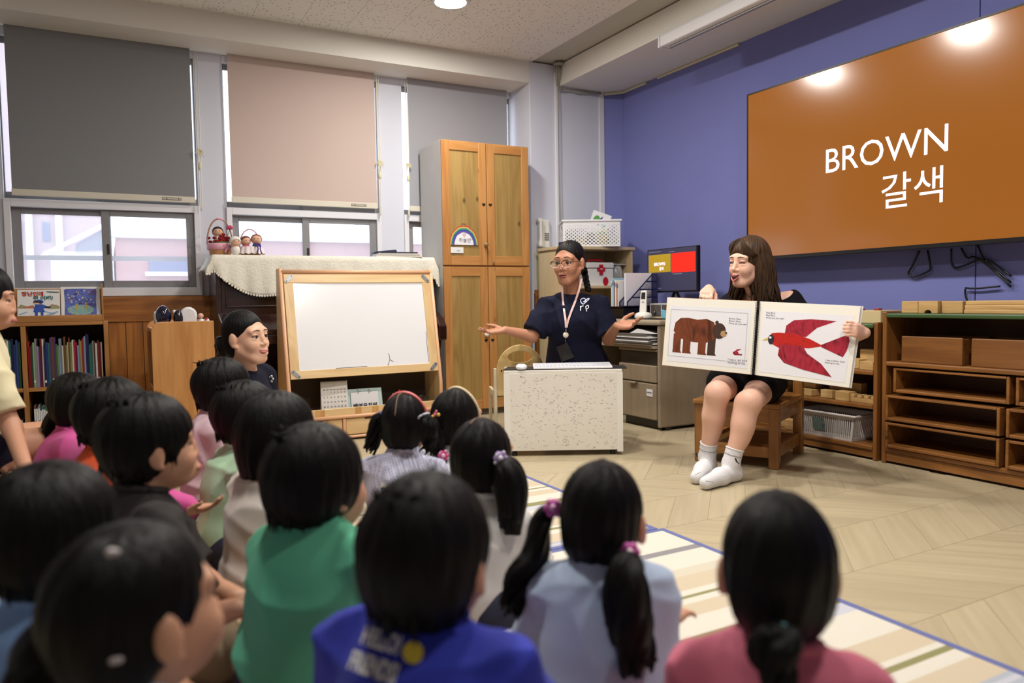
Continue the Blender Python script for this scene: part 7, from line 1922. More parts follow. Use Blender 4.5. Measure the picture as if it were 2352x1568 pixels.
K[9] = kid('girl with a chin-length bob and a cream top', 648, 891, 1.95, 0.97, style='bob', shirt=('cream_white', (226, 216, 208)), seed=9, face=False, torso=60, lean=0.04, nz=0.065)
K[10] = kid('boy in a green T-shirt in the middle of the group', 733, 962, 1.53, 1.0, heading=66, pitch=6, style='bowl', shirt=('jade_tee', (84, 172, 136)), seed=10, step=0.0055, torso=48, lean=0.02, wide=1.0, nz=0.052)
K[11] = kid('girl with short pigtails, pink hairband and a flowered lavender dress', 932, 899, 2.35, 0.86, heading=42, style='tied', shirt=('lav', M_check), sleeve='cap', seed=11, face=False, parting=2.7,
            tail=[dict(pts=[(884, 952, 2.33), (868, 968, 2.33), (860, 1000, 2.33), (846, 1040, 2.33)], r=0.024, band=(70, 80, 150), wave=0.008), dict(pts=[(972, 952, 2.25), (982, 975, 2.24), (984, 1010, 2.24), (976, 1042, 2.24)], r=0.022, band=(210, 214, 230), wave=0.012)])
hair_band(K[11], plain('band_coral', (226, 120, 120), 0.4), 'hairband', rad=0.0055, off=0.02)
K[12] = kid('girl with a pearl hairband and flower clips near the white table', 1052, 888, 2.45, 0.92, heading=62, style='tied', shirt=('white_tee', (228, 228, 230)), seed=12, face=True,
            tail=[dict(pts=[(1008, 952, 2.38), (1000, 985, 2.37), (1002, 1020, 2.37), (1004, 1045, 2.37)], r=0.03, clip=((226, 120, 150), (236, 196, 90))), dict(pts=[(1018, 1046, 2.36), (1010, 1080, 2.36), (1008, 1130, 2.36)], r=0.03, clip=((206, 60, 130), (232, 180, 200)))])
hair_band(K[12], plain('band_pearl', (222, 204, 170), 0.35), 'hairband', rad=0.0045, beads=True, off=0.03)
K[13] = kid('girl in a white top with a long ponytail and a purple flower clip', 1112, 955, 1.92, 0.92, heading=58, style='tied', shirt=('white_cotton', (226, 224, 220)), seed=13, parting=1.9, lean=0.04,
            tail=[dict(pts=[(1150, 1052, 1.84), (1168, 1085, 1.83), (1178, 1150, 1.82), (1174, 1226, 1.81)], r=0.042, n=26, tip=0.5, wave=0.002, clip=((176, 150, 206), (226, 220, 236)))])
K[14] = kid('boy in a royal blue HELLO FRIENDS T-shirt seen from behind', 990, 1068, 1.07, 1.0, style='short', shirt=('royal_tee', (30, 44, 168)), seed=14, step=0.0055, face=False, torso=44, lean=0.02, wide=1.06, nz=0.052)
K[15] = kid('girl with two long curly pigtails in a light blue dress', 1386, 1048, 1.40, 0.94, heading=48, style='tied', shirt=('powder_dress', (176, 194, 222)), sleeve='short', seed=15, step=0.006, face=False, parting=1.5, torso=42, lean=0.045, nz=0.058, pants=(176, 180, 190), knee_skin=False,
            arms=arm_world(1, at(1475, 1500, 1.36), at(1522, 1432, 1.42), h=IMR*0.5+IMU*0.1+nrm(CF)*0.6, n=-IMU),
            tail=[dict(pts=[(1270, 1166, 1.42), (1244, 1205, 1.42), (1226, 1290, 1.40), (1190, 1350, 1.38), (1172, 1420, 1.37)], r=0.027, n=18, wave=0.014, clip=((206, 90, 176), (226, 170, 210))), dict(pts=[(1447, 1268, 1.30), (1440, 1320, 1.27), (1448, 1420, 1.25), (1455, 1490, 1.25), (1478, 1545, 1.25)], r=0.04, n=26, wave=0.012, clip=((206, 90, 176), (236, 200, 220)))])
K[16] = kid('girl in a dusty pink top with a low ponytail tied in teal', 1785, 1113, 1.05, 0.95, style='tied', shirt=('dusty_pink', (204, 104, 128)), seed=16, step=0.0055, face=False, parting=1.25, lean=0.03, nz=0.085,
            tail=[dict(pts=[(1790, 1436, 0.945), (1790, 1470, 0.935), (1778, 1520, 0.925), (1800, 1600, 0.915)], r=0.029, r0=0.011, n=22, wave=0.008, band=(120, 186, 196)), ])
# flower tapes on the lavender dress, frill collar
k11 = K[11]; C0 = k11['neck']-np.array([0, 0, 0.02])
fr11 = MB().tube([C0+(k11['r']*math.cos(a)*0.052+k11['f']*math.sin(a)*0.05)+np.array([0, 0, 0.006+0.006*math.sin(a*11)]) for a in [2*math.pi*i/66 for i in range(67)]], 0.005, 6)
putmb('frill_collar', fr11, M_check, k11['root'])

def project_on(o_names, root):
    """BVH of a named part of a person, in world space"""
    for ch in root.children:
        if ch.name.split('.')[0] == o_names:
            me = ch.data; l = np.array(root.location); V = np.zeros(len(me.vertices)*3); me.vertices.foreach_get('co', V); V = V.reshape(-1, 3)+l
            return ch, BVHTree.FromPolygons([tuple(v) for v in V], [tuple(p.vertices) for p in me.polygons])
def decal(name, V2, F, org, ex, ey, root, target, mat, lift=0.003):
    """flat artwork (xy) wrapped on to a garment by projection along its own normal"""
    ch, bvh = project_on(target, root); ex = nrm(ex); ey = nrm(ey); n = np.cross(ex, ey); org = np.array(org, float); out = []
    for v in V2:
        p = org+ex*v[0]+ey*v[1]+n*0.25
        h, no, _, _ = bvh.ray_cast(Vector(p), Vector(-n))
        q = np.array(h)+n*lift if h is not None else org+ex*v[0]+ey*v[1]
        out.append(tuple(q-np.array(root.location)))
    me = bpy.data.meshes.new(name); me.from_pydata(out, [], F); me.materials.append(mat); me.update()
    return link(name, me, root)
def fine_text(body, size, **kw):
    v, f = text_mesh(body, size, **kw)
    bm = bmesh.new(); bv = [bm.verts.new(p) for p in v]
    for q in f:
        try: bm.faces.new([bv[i] for i in q])
        except ValueError: pass
    bmesh.ops.triangulate(bm, faces=bm.faces)
    for _ in range(3):
        e = [x for x in bm.edges if x.calc_length() > 0.006]
        if e: bmesh.ops.subdivide_edges(bm, edges=e, cuts=1); bmesh.ops.triangulate(bm, faces=bm.faces)
    bm.verts.ensure_lookup_table(); bm.verts.index_update()
    V = [tuple(x.co) for x in bm.verts]; F = [tuple(x.index for x in p.verts) for p in bm.faces]; bm.free(); return V, F
k14 = K[14]; M_tshirt_print = plain('tee_print', (214, 214, 216), 0.7)
tw = nrm(CP-at(870, 1490, 1.0)); rx = nrm(np.cross([0, 0, 1.0], tw)); uy = np.cross(tw, rx)
ang = math.radians(-22); ex14 = rx*math.cos(ang)+uy*math.sin(ang); ey14 = uy*math.cos(ang)-rx*math.sin(ang)
for body, px, py in (('HELLO!', 874, 1472), ('FRIENDS!', 857, 1530)):
    V2, F2 = fine_text(body, 0.032, bold=0.0012, shear=0.0)
    V2 = [(x*0.5, y*1.0, z) for x, y, z in V2]
    decal('shirt_print', V2, F2, at(px, py, 1.04), ex14, ey14, k14['root'], 'shirt', M_tshirt_print, 0.004)
dsc = [(0.0, 0.0, 0.0)]+[(r_*math.cos(2*math.pi*i/20), r_*math.sin(2*math.pi*i/20), 0) for r_ in (0.0045, 0.009, 0.0135) for i in range(20)]
decal('smiley_print', dsc, [(0, i+1, (i+1) % 20+1) for i in range(20)]+[(1+20*q_+i, 21+20*q_+i, 21+20*q_+(i+1) % 20, 1+20*q_+(i+1) % 20) for q_ in (0, 1) for i in range(20)], at(943, 1497, 1.04), ex14, ey14, k14['root'], 'shirt', plain('smiley_yellow', (222, 200, 70), 0.6), 0.004)
# flowered tapes on the lavender dress
tpx = [((893, 1062), (862, 1140)), ((925, 1072), (890, 1150)), ((960, 1060), (930, 1110))]
twd = nrm(CP-k11['chest']); twd[2] = 0; twd = nrm(twd); rxd = nrm(np.cross([0, 0, 1.0], twd))
for (a, b) in ((-0.055, -0.10), (0.0, -0.045), (0.055, 0.012)):
    vv, ff = [], []
    for i in range(15):
        t = i/14; cx = a+(b-a)*t; cy = 0.05-0.19*t; vv += [(cx-0.008, cy, 0), (cx+0.008, cy, 0)]
        if i: ff.append((2*i-2, 2*i-1, 2*i+1, 2*i))
    decal('flower_tape', vv, ff, k11['chest'], rxd, np.array([0, 0, 1.0]), k11['root'], 'shirt', plain('tape_cream', (222, 226, 206), 0.8), 0.002)
    vv, ff = [], []
    for i in range(6):
        t = (i+0.5)/6; cx = a+(b-a)*t; cy = 0.05-0.19*t; n0 = len(vv)
        for r0_ in (0.0022, 0.0066):
            for j in range(10): vv.append((cx+r0_*math.cos(j*0.628), cy+r0_*math.sin(j*0.628), 0))
        for j in range(10): ff.append((n0+j, n0+(j+1) % 10, n0+10+(j+1) % 10, n0+10+j))
    decal('embroidered_flowers', vv, ff, k11['chest'], rxd, np.array([0, 0, 1.0]), k11['root'], 'shirt', plain('embroidery_blue', (44, 66, 130), 0.8), 0.003)
# low stool under the boy at the left edge
p1 = K[1]['pel']; ts = thing('child_stool', 'low wooden stool under the boy at the left edge', 'stool', (p1[0], p1[1], 0.0075))
part('seat', MB().lathe([(0.13, 0.225), (0.14, 0.232), (0.14, 0.25), (0.13, 0.256), (0.001, 0.256)], seg=24), M_pine_x, ts, smooth=True)
for j in range(4):
    a = j*math.pi/2+0.78; part('leg', MB().tube([(0.09*math.cos(a), 0.09*math.sin(a), 0.228), (0.12*math.cos(a), 0.12*math.sin(a), 0.0)], 0.016, 10), M_pine_z, ts, smooth=True)
# ---------------------------------------------------------------- the three adults and the big book
UP = np.array([0, 0, 1.0])
def legs(B, hip, kn, an, r=(0.085, 0.058, 0.056, 0.038)):
    B.limb([hip, kn], [r[0], r[1]], 0.03); mid = kn*0.65+an*0.35; B.limb([kn, mid, an], [r[1], r[2], r[3]], 0.02)

# --- presenter behind the white table, kneeling
HP = Frame(at(1307, 604, 4.33), facing(238)+np.array([0, 0, -0.05]), UP, 1.05)
fP = facing(216); rP = np.cross(fP, UP)              # the presenter's own right = picture left
nk = at(1312, 668, 4.40); shR, shL = at(1260, 700, 4.40), at(1372, 699, 4.44)
elR, wrR = at(1222, 772, 4.33), at(1160, 758, 4.27); elL, wrL = at(1398, 778, 4.40), at(1417, 748, 4.22)
pv = at(1325, 838, 4.52); pv[2] = 0.46
rtP = thing('person', 'presenter with glasses, lanyard and navy T-shirt, arms spread behind the white table', 'person', (pv[0], pv[1], 0))
M_skin_p = skin_mat('tan_skin', (178, 128, 100)); M_navytee = cloth_mat('navy_cotton', (22, 24, 44), 0.03)
B = Body(); ch = nk-UP*0.17
B.ell(pv, (0.155, 0.115, 0.12), 0.03, np.array([rP, fP, UP])); B.limb([pv, (pv+ch)/2, ch, nk-UP*0.03], [0.125, 0.105, 0.11, 0.05], 0.05)
B.cap(shR, shL, 0.040, 0.040, 0.04); B.cap(nk-UP*0.05-fP*0.01, HP(0, -0.018, -0.065), 0.05, 0.048, 0.02)
B.limb([shR, elR, wrR], [0.041, 0.036, 0.023], 0.02); B.limb([shL, elL, wrL], [0.041, 0.036, 0.023], 0.02)
hand(B, wrR, -IMR*0.93-IMU*0.12+nrm(CF)*-0.1, IMU+nrm(CF)*-0.25, 1, 0.165, 0.22, 0.35, 0.65, fingers=(0.5, 0.35, 0.2, 0.25))
hand(B, wrL, IMR*0.80+IMU*0.05-nrm(CF)*0.45, IMU*0.75-nrm(CF)*0.65, -1, 0.165, 0.2, 0.3, 0.9, fingers=(0.55, 0.45, 0.35, 0.2))
for q in (-1, 1):
    hp = pv+rP*q*0.085-UP*0.03; kn = np.array([hp[0], hp[1], 0.058])+fP*0.05+rP*q*0.03; an = kn-fP*0.40+UP*0.0; B.limb([hp, kn, an], [0.088, 0.062, 0.045], 0.03); B.cap(an, an-fP*0.13-UP*0.02, 0.036, 0.028, 0.02)
head(B, HP, 0.95, mouth_open=0.35)
hb_ = HP.o
put('body', B.mesh(0.0075, [(hb_-0.13, hb_+0.13, 0.003), (wrR-IMR*0.2-0.05, wrR+0.05, 0.0045), (wrL-0.06, wrL+0.14, 0.0045)]), M_skin_p, rtP)
face_parts(HP, rtP, iris=(40, 24, 14), brow=(30, 20, 16), lip=(158, 84, 78), mouth_open=0.5, eye_open=1.0, browz=0.004)
S = Body(); S.ell(pv, np.array([0.178, 0.138, 0.14]), 0.03, np.array([rP, fP, UP])); S.limb([pv, (pv+ch)/2, ch], [0.14, 0.125, 0.125], 0.06); S.cap(ch, nk-UP*0.06, 0.118, 0.065, 0.06); S.cap(shR-UP*0.004, shL-UP*0.004, 0.055, 0.055, 0.05)
S.ell(ch+fP*0.05-UP*0.02, (0.13, 0.09, 0.085), 0.05, np.array([rP, fP, UP]))
S.sleeve(shR, shR+(elR-shR)*0.84+rP*0.004, 0.052, 0.066, 0.03); S.sleeve(shL, shL+(elL-shL)*0.84, 0.052, 0.066, 0.03)
S.slab((0, 0, 0.40), -UP)
put('t_shirt', S.mesh(0.0065, wob=wrinkle(61, 0.007, 24)), M_navytee, rtP)
cr_ = [nk-UP*0.026+(rP*math.cos(a)*0.062+fP*math.sin(a)*0.056)-UP*0.020*math.sin(a) for a in [2*math.pi*i/28 for i in range(29)]]
putmb('neckband', MB().tube(cr_, 0.008, 8), M_navytee, rtP)
T = Body()
for q in (-1, 1):
    hp = pv+rP*q*0.085-UP*0.03; kn = np.array([hp[0], hp[1], 0.075])+fP*0.05+rP*q*0.03; T.limb([hp, kn, kn-fP*0.36], [0.105, 0.075, 0.058], 0.04)
put('trousers', T.mesh(0.009), cloth_mat('black_trousers', (20, 20, 24)), rtP)
h = Body(); s = HP.s
h.ell(HP(0, -0.019, 0.037), np.array([0.078, 0.0965, 0.0895])*s, 0.01, HP.M); h.ell(HP(0, -0.055, -0.02), np.array([0.068, 0.048, 0.058])*s, 0.03, HP.M)
h.cut(HP(0, 0.112, -0.02), np.array([0.069, 0.072, 0.093])*s, 0.012, HP.M)
for q in (-1, 1): h.cut(HP(q*0.090, 0.004, -0.022), np.array([0.022, 0.022, 0.036])*s, 0.01, HP.M)
h.cut(HP(0, -0.05, -0.135), np.array([0.12, 0.1, 0.066])*s, 0.015, HP.M)
M_hair_p = hair_mat('dark_brown_hair', (8, 6, 6), (22, 17, 15), 0.42)
put('hair', h.mesh(0.004), M_hair_p, rtP, attr=cap_attr(HP))
putmb('parting', MB().tube([HP(0.004, -0.019+0.0960*math.cos(t), 0.037+0.0890*math.sin(t)) for t in np.linspace(0.80, 1.5, 12)], 0.0014, 6), plain('parting_tan', (150, 112, 90), 0.7), rtP)
# braid over the shoulder
br = curve([HP(-0.050, -0.075, -0.035), at(1342, 622, 4.44), at(1347, 648, 4.40), at(1352, 668, 4.37)], 8); pth = []
for j in range(3):
    pts, rad = [], []
    for i, p in enumerate(br):
        t = i/(len(br)-1); a = t*16+j*2.094; pts.append(p+(IMR*math.cos(a)+nrm(CF)*math.sin(2*a)*0.5)*0.010); rad.append(0.0125*(1-0.25*t))
    pth.append((pts, rad, j))
put_locks('braid', pth, M_hair_p, rtP, 8)
# glasses
gl = MB(); M_gl = plain('glasses_dark', (34, 22, 26), 0.2, coat=0.6); M_glc = plain('glasses_clear', (206, 186, 186), 0.15, coat=0.8)
for q in (-1, 1):
    ring = [(0.0255*math.copysign(abs(math.cos(a))**0.75, math.cos(a)), 0.0185*math.copysign(abs(math.sin(a))**0.75, math.sin(a))) for a in [2*math.pi*i/28 for i in range(29)]]
    P3 = [HP(q*0.032+x, 0.1085-0.10*abs(x*1.0 if x*q > 0 else 0)*0.5, -0.004+z) for x, z in ring]
    gl.tube(P3[0:15], 0.0027, 6); putmb('lens_rim', MB().tube(P3[14:29], 0.0019, 6), M_glc, rtP)
    gl.tube([HP(q*0.0575, 0.1065, 0.004), HP(q*0.074, 0.085, 0.006), HP(q*0.078, 0.0, 0.004)], 0.0019, 6)
gl.tube([HP(-0.008, 0.110, 0.0), HP(0, 0.1125, 0.003), HP(0.008, 0.110, 0.0)], 0.0018, 6)
putmb('glasses', gl, M_gl, rtP)
# lanyard with badge reel and card
ly = MB(); M_ly = plain('lanyard_pink', (226, 190, 186), 0.6); ya = at(1301, 755, 4.24)
chn, bvT = project_on('t_shirt', rtP)
def skim(x, y, off=0.006):
    d_ = ray(x, y); h_, n_, _, _ = bvT.ray_cast(Vector(CP), Vector(nrm(d_))); return np.array(h_)+nrm(-d_)*off if h_ is not None else at(x, y, 4.3)
for pts in ([(1292, 648), (1291, 664), (1293, 690), (1296, 715), (1299, 735), (1300, 752)], [(1336, 640), (1331, 662), (1322, 690), (1312, 715), (1305, 735), (1301, 752)]):
    ribbon(ly, [skim(x, y, 0.012) for x, y in pts], 0.0115, nrm(CP-nk))
ly2 = putmb('lanyard', ly, M_ly, rtP, smooth=False)
putmb('lanyard_clip', MB().tube([skim(1300, 750), skim(1300, 762)], 0.005, 8), plain('ring_steel', (140, 140, 144), 0.25, 1.0), rtP)
c = skim(1299.5, 769, 0.006); tc3 = nrm(CP-c); u3 = nrm(np.cross(UP, tc3)); v3 = np.cross(tc3, u3)
putmb('badge_reel', MB().lathe([(0.016, 0), (0.0165, 0.004), (0.015, 0.008), (0.001, 0.009)], tuple(c), 20, tuple(u3), tuple(v3), tuple(tc3)), plain('reel_ivory', (224, 214, 196), 0.4), rtP)
putmb('swivel_hook', MB().tube([skim(1299, 776), skim(1299, 786), skim(1304, 790), skim(1302, 795)], 0.0022, 6), MATS['ring_steel'], rtP)
cc = [skim(1278, 797, 0.012), skim(1302, 786, 0.012), skim(1319, 820, 0.012), skim(1290, 831, 0.012)]
cdm = MB(); off = nrm(CP-cc[0])*0.003; cdm.hexa([tuple(cc[3]), tuple(cc[2]), tuple(cc[2]-off), tuple(cc[3]-off), tuple(cc[0]), tuple(cc[1]), tuple(cc[1]-off), tuple(cc[0]-off)])
putmb('badge_card', cdm, plain('card_black', (26, 26, 28), 0.45), rtP, smooth=False)
# chest print: ribbon heart and two letters
def stroke_decal(name, strokes, width, org, ex, ey, root, target, mat, lift=0.003):
    vv, ff = [], []
    for st_ in strokes:
        pts = curve([(p[0], p[1], 0) for p in st_], 5) if len(st_) > 2 else [np.array((p[0], p[1], 0.0)) for p in st_]
        n0 = len(vv)
        for i, p in enumerate(pts):
            t = nrm(pts[min(i+1, len(pts)-1)]-pts[max(i-1, 0)]); sv = np.array([-t[1], t[0], 0])*width/2; vv += [tuple(p-sv), tuple(p+sv)]
        for i in range(len(pts)-1): a = n0+2*i; ff.append((a, a+2, a+3, a+1))
    return decal(name, vv, ff, org, ex, ey, root, target, mat, lift)
dP = nrm(CP-nk); dP[2] = 0; dP = nrm(dP); exP = nrm(np.cross(UP, dP)); M_pw = plain('print_white', (232, 232, 236), 0.6); M_pl = plain('print_lilac', (206, 214, 240), 0.6)
sc_ = 4.30/1724.0
def pxs(l, cx, cy): return [((x-cx)*sc_, (cy-y)*sc_) for x, y in l]
og = at(1342, 698, 4.30)
stroke_decal('heart_print', [pxs([(1341, 693), (1346, 691), (1343, 685), (1336, 686), (1334, 692), (1339, 698), (1344, 695), (1349, 691), (1354, 686), (1350, 686), (1345, 690), (1340, 693)], 1342, 698)], 0.0052, og, exP, UP, rtP, 't_shirt', M_pl)
stroke_decal('letter_print', [pxs([(1333, 702), (1333.5, 708), (1333, 713)], 1342, 698), pxs([(1333, 706), (1336, 703), (1340, 702)], 1342, 698), pxs([(1345, 703), (1346, 709), (1347.5, 715)], 1342, 698), pxs([(1345, 704), (1350, 701), (1352, 704), (1350, 708), (1346, 709)], 1342, 698)], 0.0048, og, exP, UP, rtP, 't_shirt', M_pw)

# --- reader on the wooden chair
M_skin_r = skin_mat('fair_skin', (222, 178, 156)); HR_ = Frame(at(1719, 604, 3.62), facing(268)+np.array([0, 0, -0.02]), UP+0.10*nrm(CR), 0.98)
fR = facing(228); rR = np.cross(fR, UP)
nkR = at(1746, 672, 3.70); sR, sL = at(1683, 698, 3.76), at(1815, 690, 3.68)
hipc = np.array([2.90, 2.83, 0.41]); kR, kL = at(1648, 888, 3.50), at(1722, 908, 3.43)
tR, hR = fl(1600, 1111), fl(1628, 1085); tL, hL = fl(1622, 1124), fl(1686, 1104)
aR, aL = hR+UP*0.085+(tR-hR)*0.15, hL+UP*0.085+(tL-hL)*0.12
rtR = thing('person', 'laughing reader in a black top and white socks holding the big book on the chair', 'person', (hipc[0], hipc[1], 0))
elbR, wriR = at(1640, 775, 3.84), at(1628, 664, 3.66); elbL, wriL = at(1890, 800, 3.50), at(1986, 764, 3.205)
B = Body(); chR = nkR-UP*0.17-fR*0.02
B.ell(hipc, (0.165, 0.12, 0.11), 0.03, np.array([rR, fR, UP])); B.limb([hipc, (hipc+chR)/2, chR, nkR-UP*0.03], [0.12, 0.105, 0.11, 0.05], 0.05); B.cap(sR, sL, 0.044, 0.044, 0.035); B.cap(nkR-UP*0.05, HR_(0, -0.018, -0.06), 0.052, 0.048, 0.02)
B.ell(nkR-UP*0.06+fR*0.03, (0.10, 0.05, 0.05), 0.03, np.array([rR, fR, UP]))
B.limb([sR, elbR, wriR], [0.044, 0.036, 0.024], 0.02); B.limb([sL, elbL, wriL], [0.044, 0.036, 0.024], 0.02)
hand(B, wriR, -nrm(CF)*0.85-IMU*0.30-IMR*0.35, -IMU+nrm(CF)*0.2, 1, 0.155, 0.42, 0.1, 0.35, fingers=(0.85, 0.8, 0.75, 0.6))
hand(B, wriL, -IMR*0.72-nrm(CF)*0.45+IMU*0.12, nrm(CF)*0.75-IMR*0.55, -1, 0.136, 0.85, 0.05, 0.3, fingers=(0.9, 0.85, 0.85, 0.8))
for hp, kn, an in ((hipc+rR*0.09, kR, aR), (hipc-rR*0.09, kL, aL)):
    legs(B, hp, kn-UP*0.035, an, (0.084, 0.052, 0.047, 0.033)); 
    B.ell(kn-UP*0.02, (0.047, 0.047, 0.044), 0.03); sh_dir = nrm(an-kn); B.ell(kn*0.62+an*0.38-fR*0.022, (0.042, 0.048, 0.10), 0.04, np.array([rR, nrm(np.cross(sh_dir, rR)), sh_dir]))
for h0, t0, an in ((hR, tR, aR), (hL, tL, aL)):
    B.limb([an, h0+UP*0.035], [0.034, 0.032], 0.02); B.limb([h0+UP*0.034, (h0+t0)/2+UP*0.034, t0+UP*0.024], [0.032, 0.034, 0.024], 0.02)
head(B, HR_, 1.15, mouth_open=1.0)
c0 = HR_.o
put('body', B.mesh(0.0085, [(c0-0.13, c0+0.13, 0.003), (wriR-np.array([0.07, 0.07, 0.16]), wriR+0.05, 0.0045), (wriL-np.array([0.06, 0.10, 0.08]), wriL+np.array([0.05, 0.05, 0.06]), 0.0045)]), M_skin_r, rtR)
face_parts(HR_, rtR, iris=(60, 44, 30), brow=(62, 44, 34), lip=(188, 100, 98), smile=0.9, mouth_open=1.1, eye_open=0.25, teeth=True)
M_blk_top = cloth_mat('black_jersey', (16, 16, 22), 0.03)
S = Body(); S.ell(hipc+UP*0.02, (0.175, 0.135, 0.10), 0.03, np.array([rR, fR, UP])); S.limb([hipc, (hipc+chR)/2, chR], [0.135, 0.122, 0.122], 0.06); S.cap(chR, chR+UP*0.06, 0.12, 0.10, 0.05); S.cap(sR-UP*0.012, sL-UP*0.012-rR*-0.01, 0.055, 0.055, 0.04)
S.limb([sR, elbR], [0.056, 0.050], 0.03); S.limb([elbR, elbR+(wriR-elbR)*0.5], [0.048, 0.040], 0.03); S.limb([sL, elbL], [0.056, 0.052], 0.03); S.limb([elbL, elbL+(wriL-elbL)*0.45], [0.05, 0.042], 0.03)
S.cut(nkR+fR*0.035+UP*0.012, (0.105, 0.10, 0.055), 0.02, np.array([rR, fR, UP])); S.cut(nkR-rR*0.075+UP*0.005, (0.075, 0.075, 0.045), 0.02, np.array([rR, fR, UP]))
put('top', S.mesh(0.0065, wob=wrinkle(71, 0.004, 18)), M_blk_top, rtR)
T = Body(); T.ell(hipc, (0.18, 0.138, 0.105), 0.03, np.array([rR, fR, UP]))
for q, kn in ((1, kR), (-1, kL)): hp = hipc+rR*q*0.09; T.limb([hp, hp+(kn-hp)*0.42], [0.096, 0.086], 0.03)
put('shorts', T.mesh(0.008, wob=wrinkle(72, 0.003)), cloth_mat('black_shorts', (14, 14, 16)), rtR)
M_sock = plain('white_sock', (222, 221, 224), 0.9, bump=0.4, bscale=220, var=0.03)
for h0, t0, an, kn, nm in ((hR, tR, aR, kR, 'r'), (hL, tL, aL, kL, 'l')):
    k_ = Body(); topc = an+nrm(kn-an)*0.075
    k_.limb([topc, an, h0+UP*0.036], [0.041, 0.039, 0.037], 0.015); k_.limb([h0+UP*0.037, (h0+t0)/2+UP*0.038, t0+UP*0.030], [0.036, 0.040, 0.030], 0.02); k_.slab((0, 0, 0.001), -UP); k_.slab(topc, nrm(kn-an))
    so = put('sock', k_.mesh(0.005), M_sock, rtR)
    cf_ = [topc-nrm(kn-an)*0.004+(nrm(np.cross(nrm(kn-an), fR))*math.cos(a)+nrm(np.cross(nrm(kn-an), np.cross(nrm(kn-an), fR)))*math.sin(a))*0.040 for a in [2*math.pi*i/24 for i in range(25)]]
    putmb('sock_cuff', MB().tube(cf_, 0.0035, 6), M_sock, rtR)
    for z_ in (0.028,): putmb('sock_stripe', MB().tube([p-nrm(kn-an)*z_+(0, 0, 0) for p in cf_], 0.0022, 6), plain('sock_grey', (150, 150, 156), 0.9), rtR)
socks = []
for chs in rtR.children:
    if chs.name.split('.')[0] == 'sock':
        Vs = np.zeros(len(chs.data.vertices)*3); chs.data.vertices.foreach_get('co', Vs); Vs = Vs.reshape(-1, 3)+np.array(rtR.location); socks.append(BVHTree.FromPolygons([tuple(v) for v in Vs], [tuple(p.vertices) for p in chs.data.polygons]))
def on_sock(x, y):
    d_ = nrm(ray(x, y)); best = None
    for bs_ in socks:
        h_, n_, _, dist = bs_.ray_cast(Vector(CP), Vector(d_))
        if h_ is not None and (best is None or dist < best[1]): best = (np.array(h_)-d_*0.002, dist)
    return best[0] if best else at(x, y, 3.3)
M_tick = plain('sock_print', (30, 30, 34), 0.7)
for nm, pts, wd in (('sock_mark', [(1689, 1052), (1692, 1060), (1698, 1065)], 0.006), ('sock_mark', [(1599, 1039), (1600, 1045), (1602, 1049)], 0.005)):
    mb = MB(); ribbon(mb, [on_sock(x, y) for x, y in pts], wd, nrm(CP-at(1650, 1080, 3.3))); putmb(nm, mb, M_tick, rtR, smooth=False)
for (xa, ya), (xb, yb) in (((1621, 1104), (1639, 1107)), ((1597, 1090), (1611, 1083))):
    mb = MB()
    for k in range(6): ribbon(mb, [on_sock(xa+(xb-xa)*(k+q_)/6, ya+(yb-ya)*(k+q_)/6) for q_ in (0.0, 0.3, 0.6)], 0.0022, nrm(CP-at(1650, 1080, 3.3)))
    putmb('toe_lettering', mb, M_tick, rtR, smooth=False)['kind'] = 'stuff'
# hair: cap, fringe and wavy lengths
M_hair_r = hair_mat('brown_hair', (40, 27, 20), (104, 78, 56), 0.42)
h = Body(); s = HR_.s
h.ell(HR_(0, -0.016, 0.040), np.array([0.086, 0.106, 0.098])*s, 0.01, HR_.M); h.ell(HR_(0, -0.055, -0.06), np.array([0.082, 0.058, 0.12])*s, 0.05, HR_.M)
h.cut(HR_(0, 0.118, -0.055), np.array([0.071, 0.088, 0.118])*s, 0.012, HR_.M)
put('hair', h.mesh(0.0045), M_hair_r, rtR, attr=cap_attr(HR_))
rr = random.Random(8); pth = []
for j in range(230):
    side = rr.choice((-1, 1)); a = rr.uniform(0.15, 2.6); x0 = side*0.088*math.sin(a)*s; y0 = -0.02+0.100*math.cos(a); 
    if y0 > 0.030: y0 = 0.030
    L = rr.uniform(0.19, 0.27); wv = rr.uniform(0, 6.28); pts, rad = [], []
    for i in range(13):
        t = i/12; z = 0.105*(1-t*1.0)-L*t*0.9+0.02*(1-t); g = math.sin(min(1, t*2.2)*math.pi/2)
        fx = x0*(0.45+0.62*g)+side*(0.006*t+0.034*t*t*t)+0.012*t*math.sin(wv+t*9); fy = (y0*(0.4+0.62*g)-0.01*t)+0.010*t*math.cos(wv+t*8)-0.02*t*(y0 > 0)
        pts.append(HR_(fx, fy, z)); rad.append(0.0050*math.sin(math.pi*(0.12+0.8*t))+0.0006)
    pth.append((pts, rad, j))
for j in range(44):                                    # curtain fringe
    side = -1 if j % 2 else 1; k_ = rr.uniform(0.35, 1.0); pts, rad = [], []
    for i in range(9):
        t = i/8; pts.append(HR_(side*(0.004+0.070*k_**0.6*t**0.75+0.012*t), 0.056+0.040*math.sin(min(1, t*1.4)*math.pi/2)-0.066*t*t*k_**0.6, 0.120-0.050*t-(0.095-0.05*k_)*t*t*0.75)); rad.append(0.0040*math.sin(math.pi*(0.15+0.75*t))+0.0006)
    pth.append((pts, rad, 100+j))
o = put_locks('hair_locks', pth, M_hair_r, rtR, 6); o['kind'] = 'stuff'
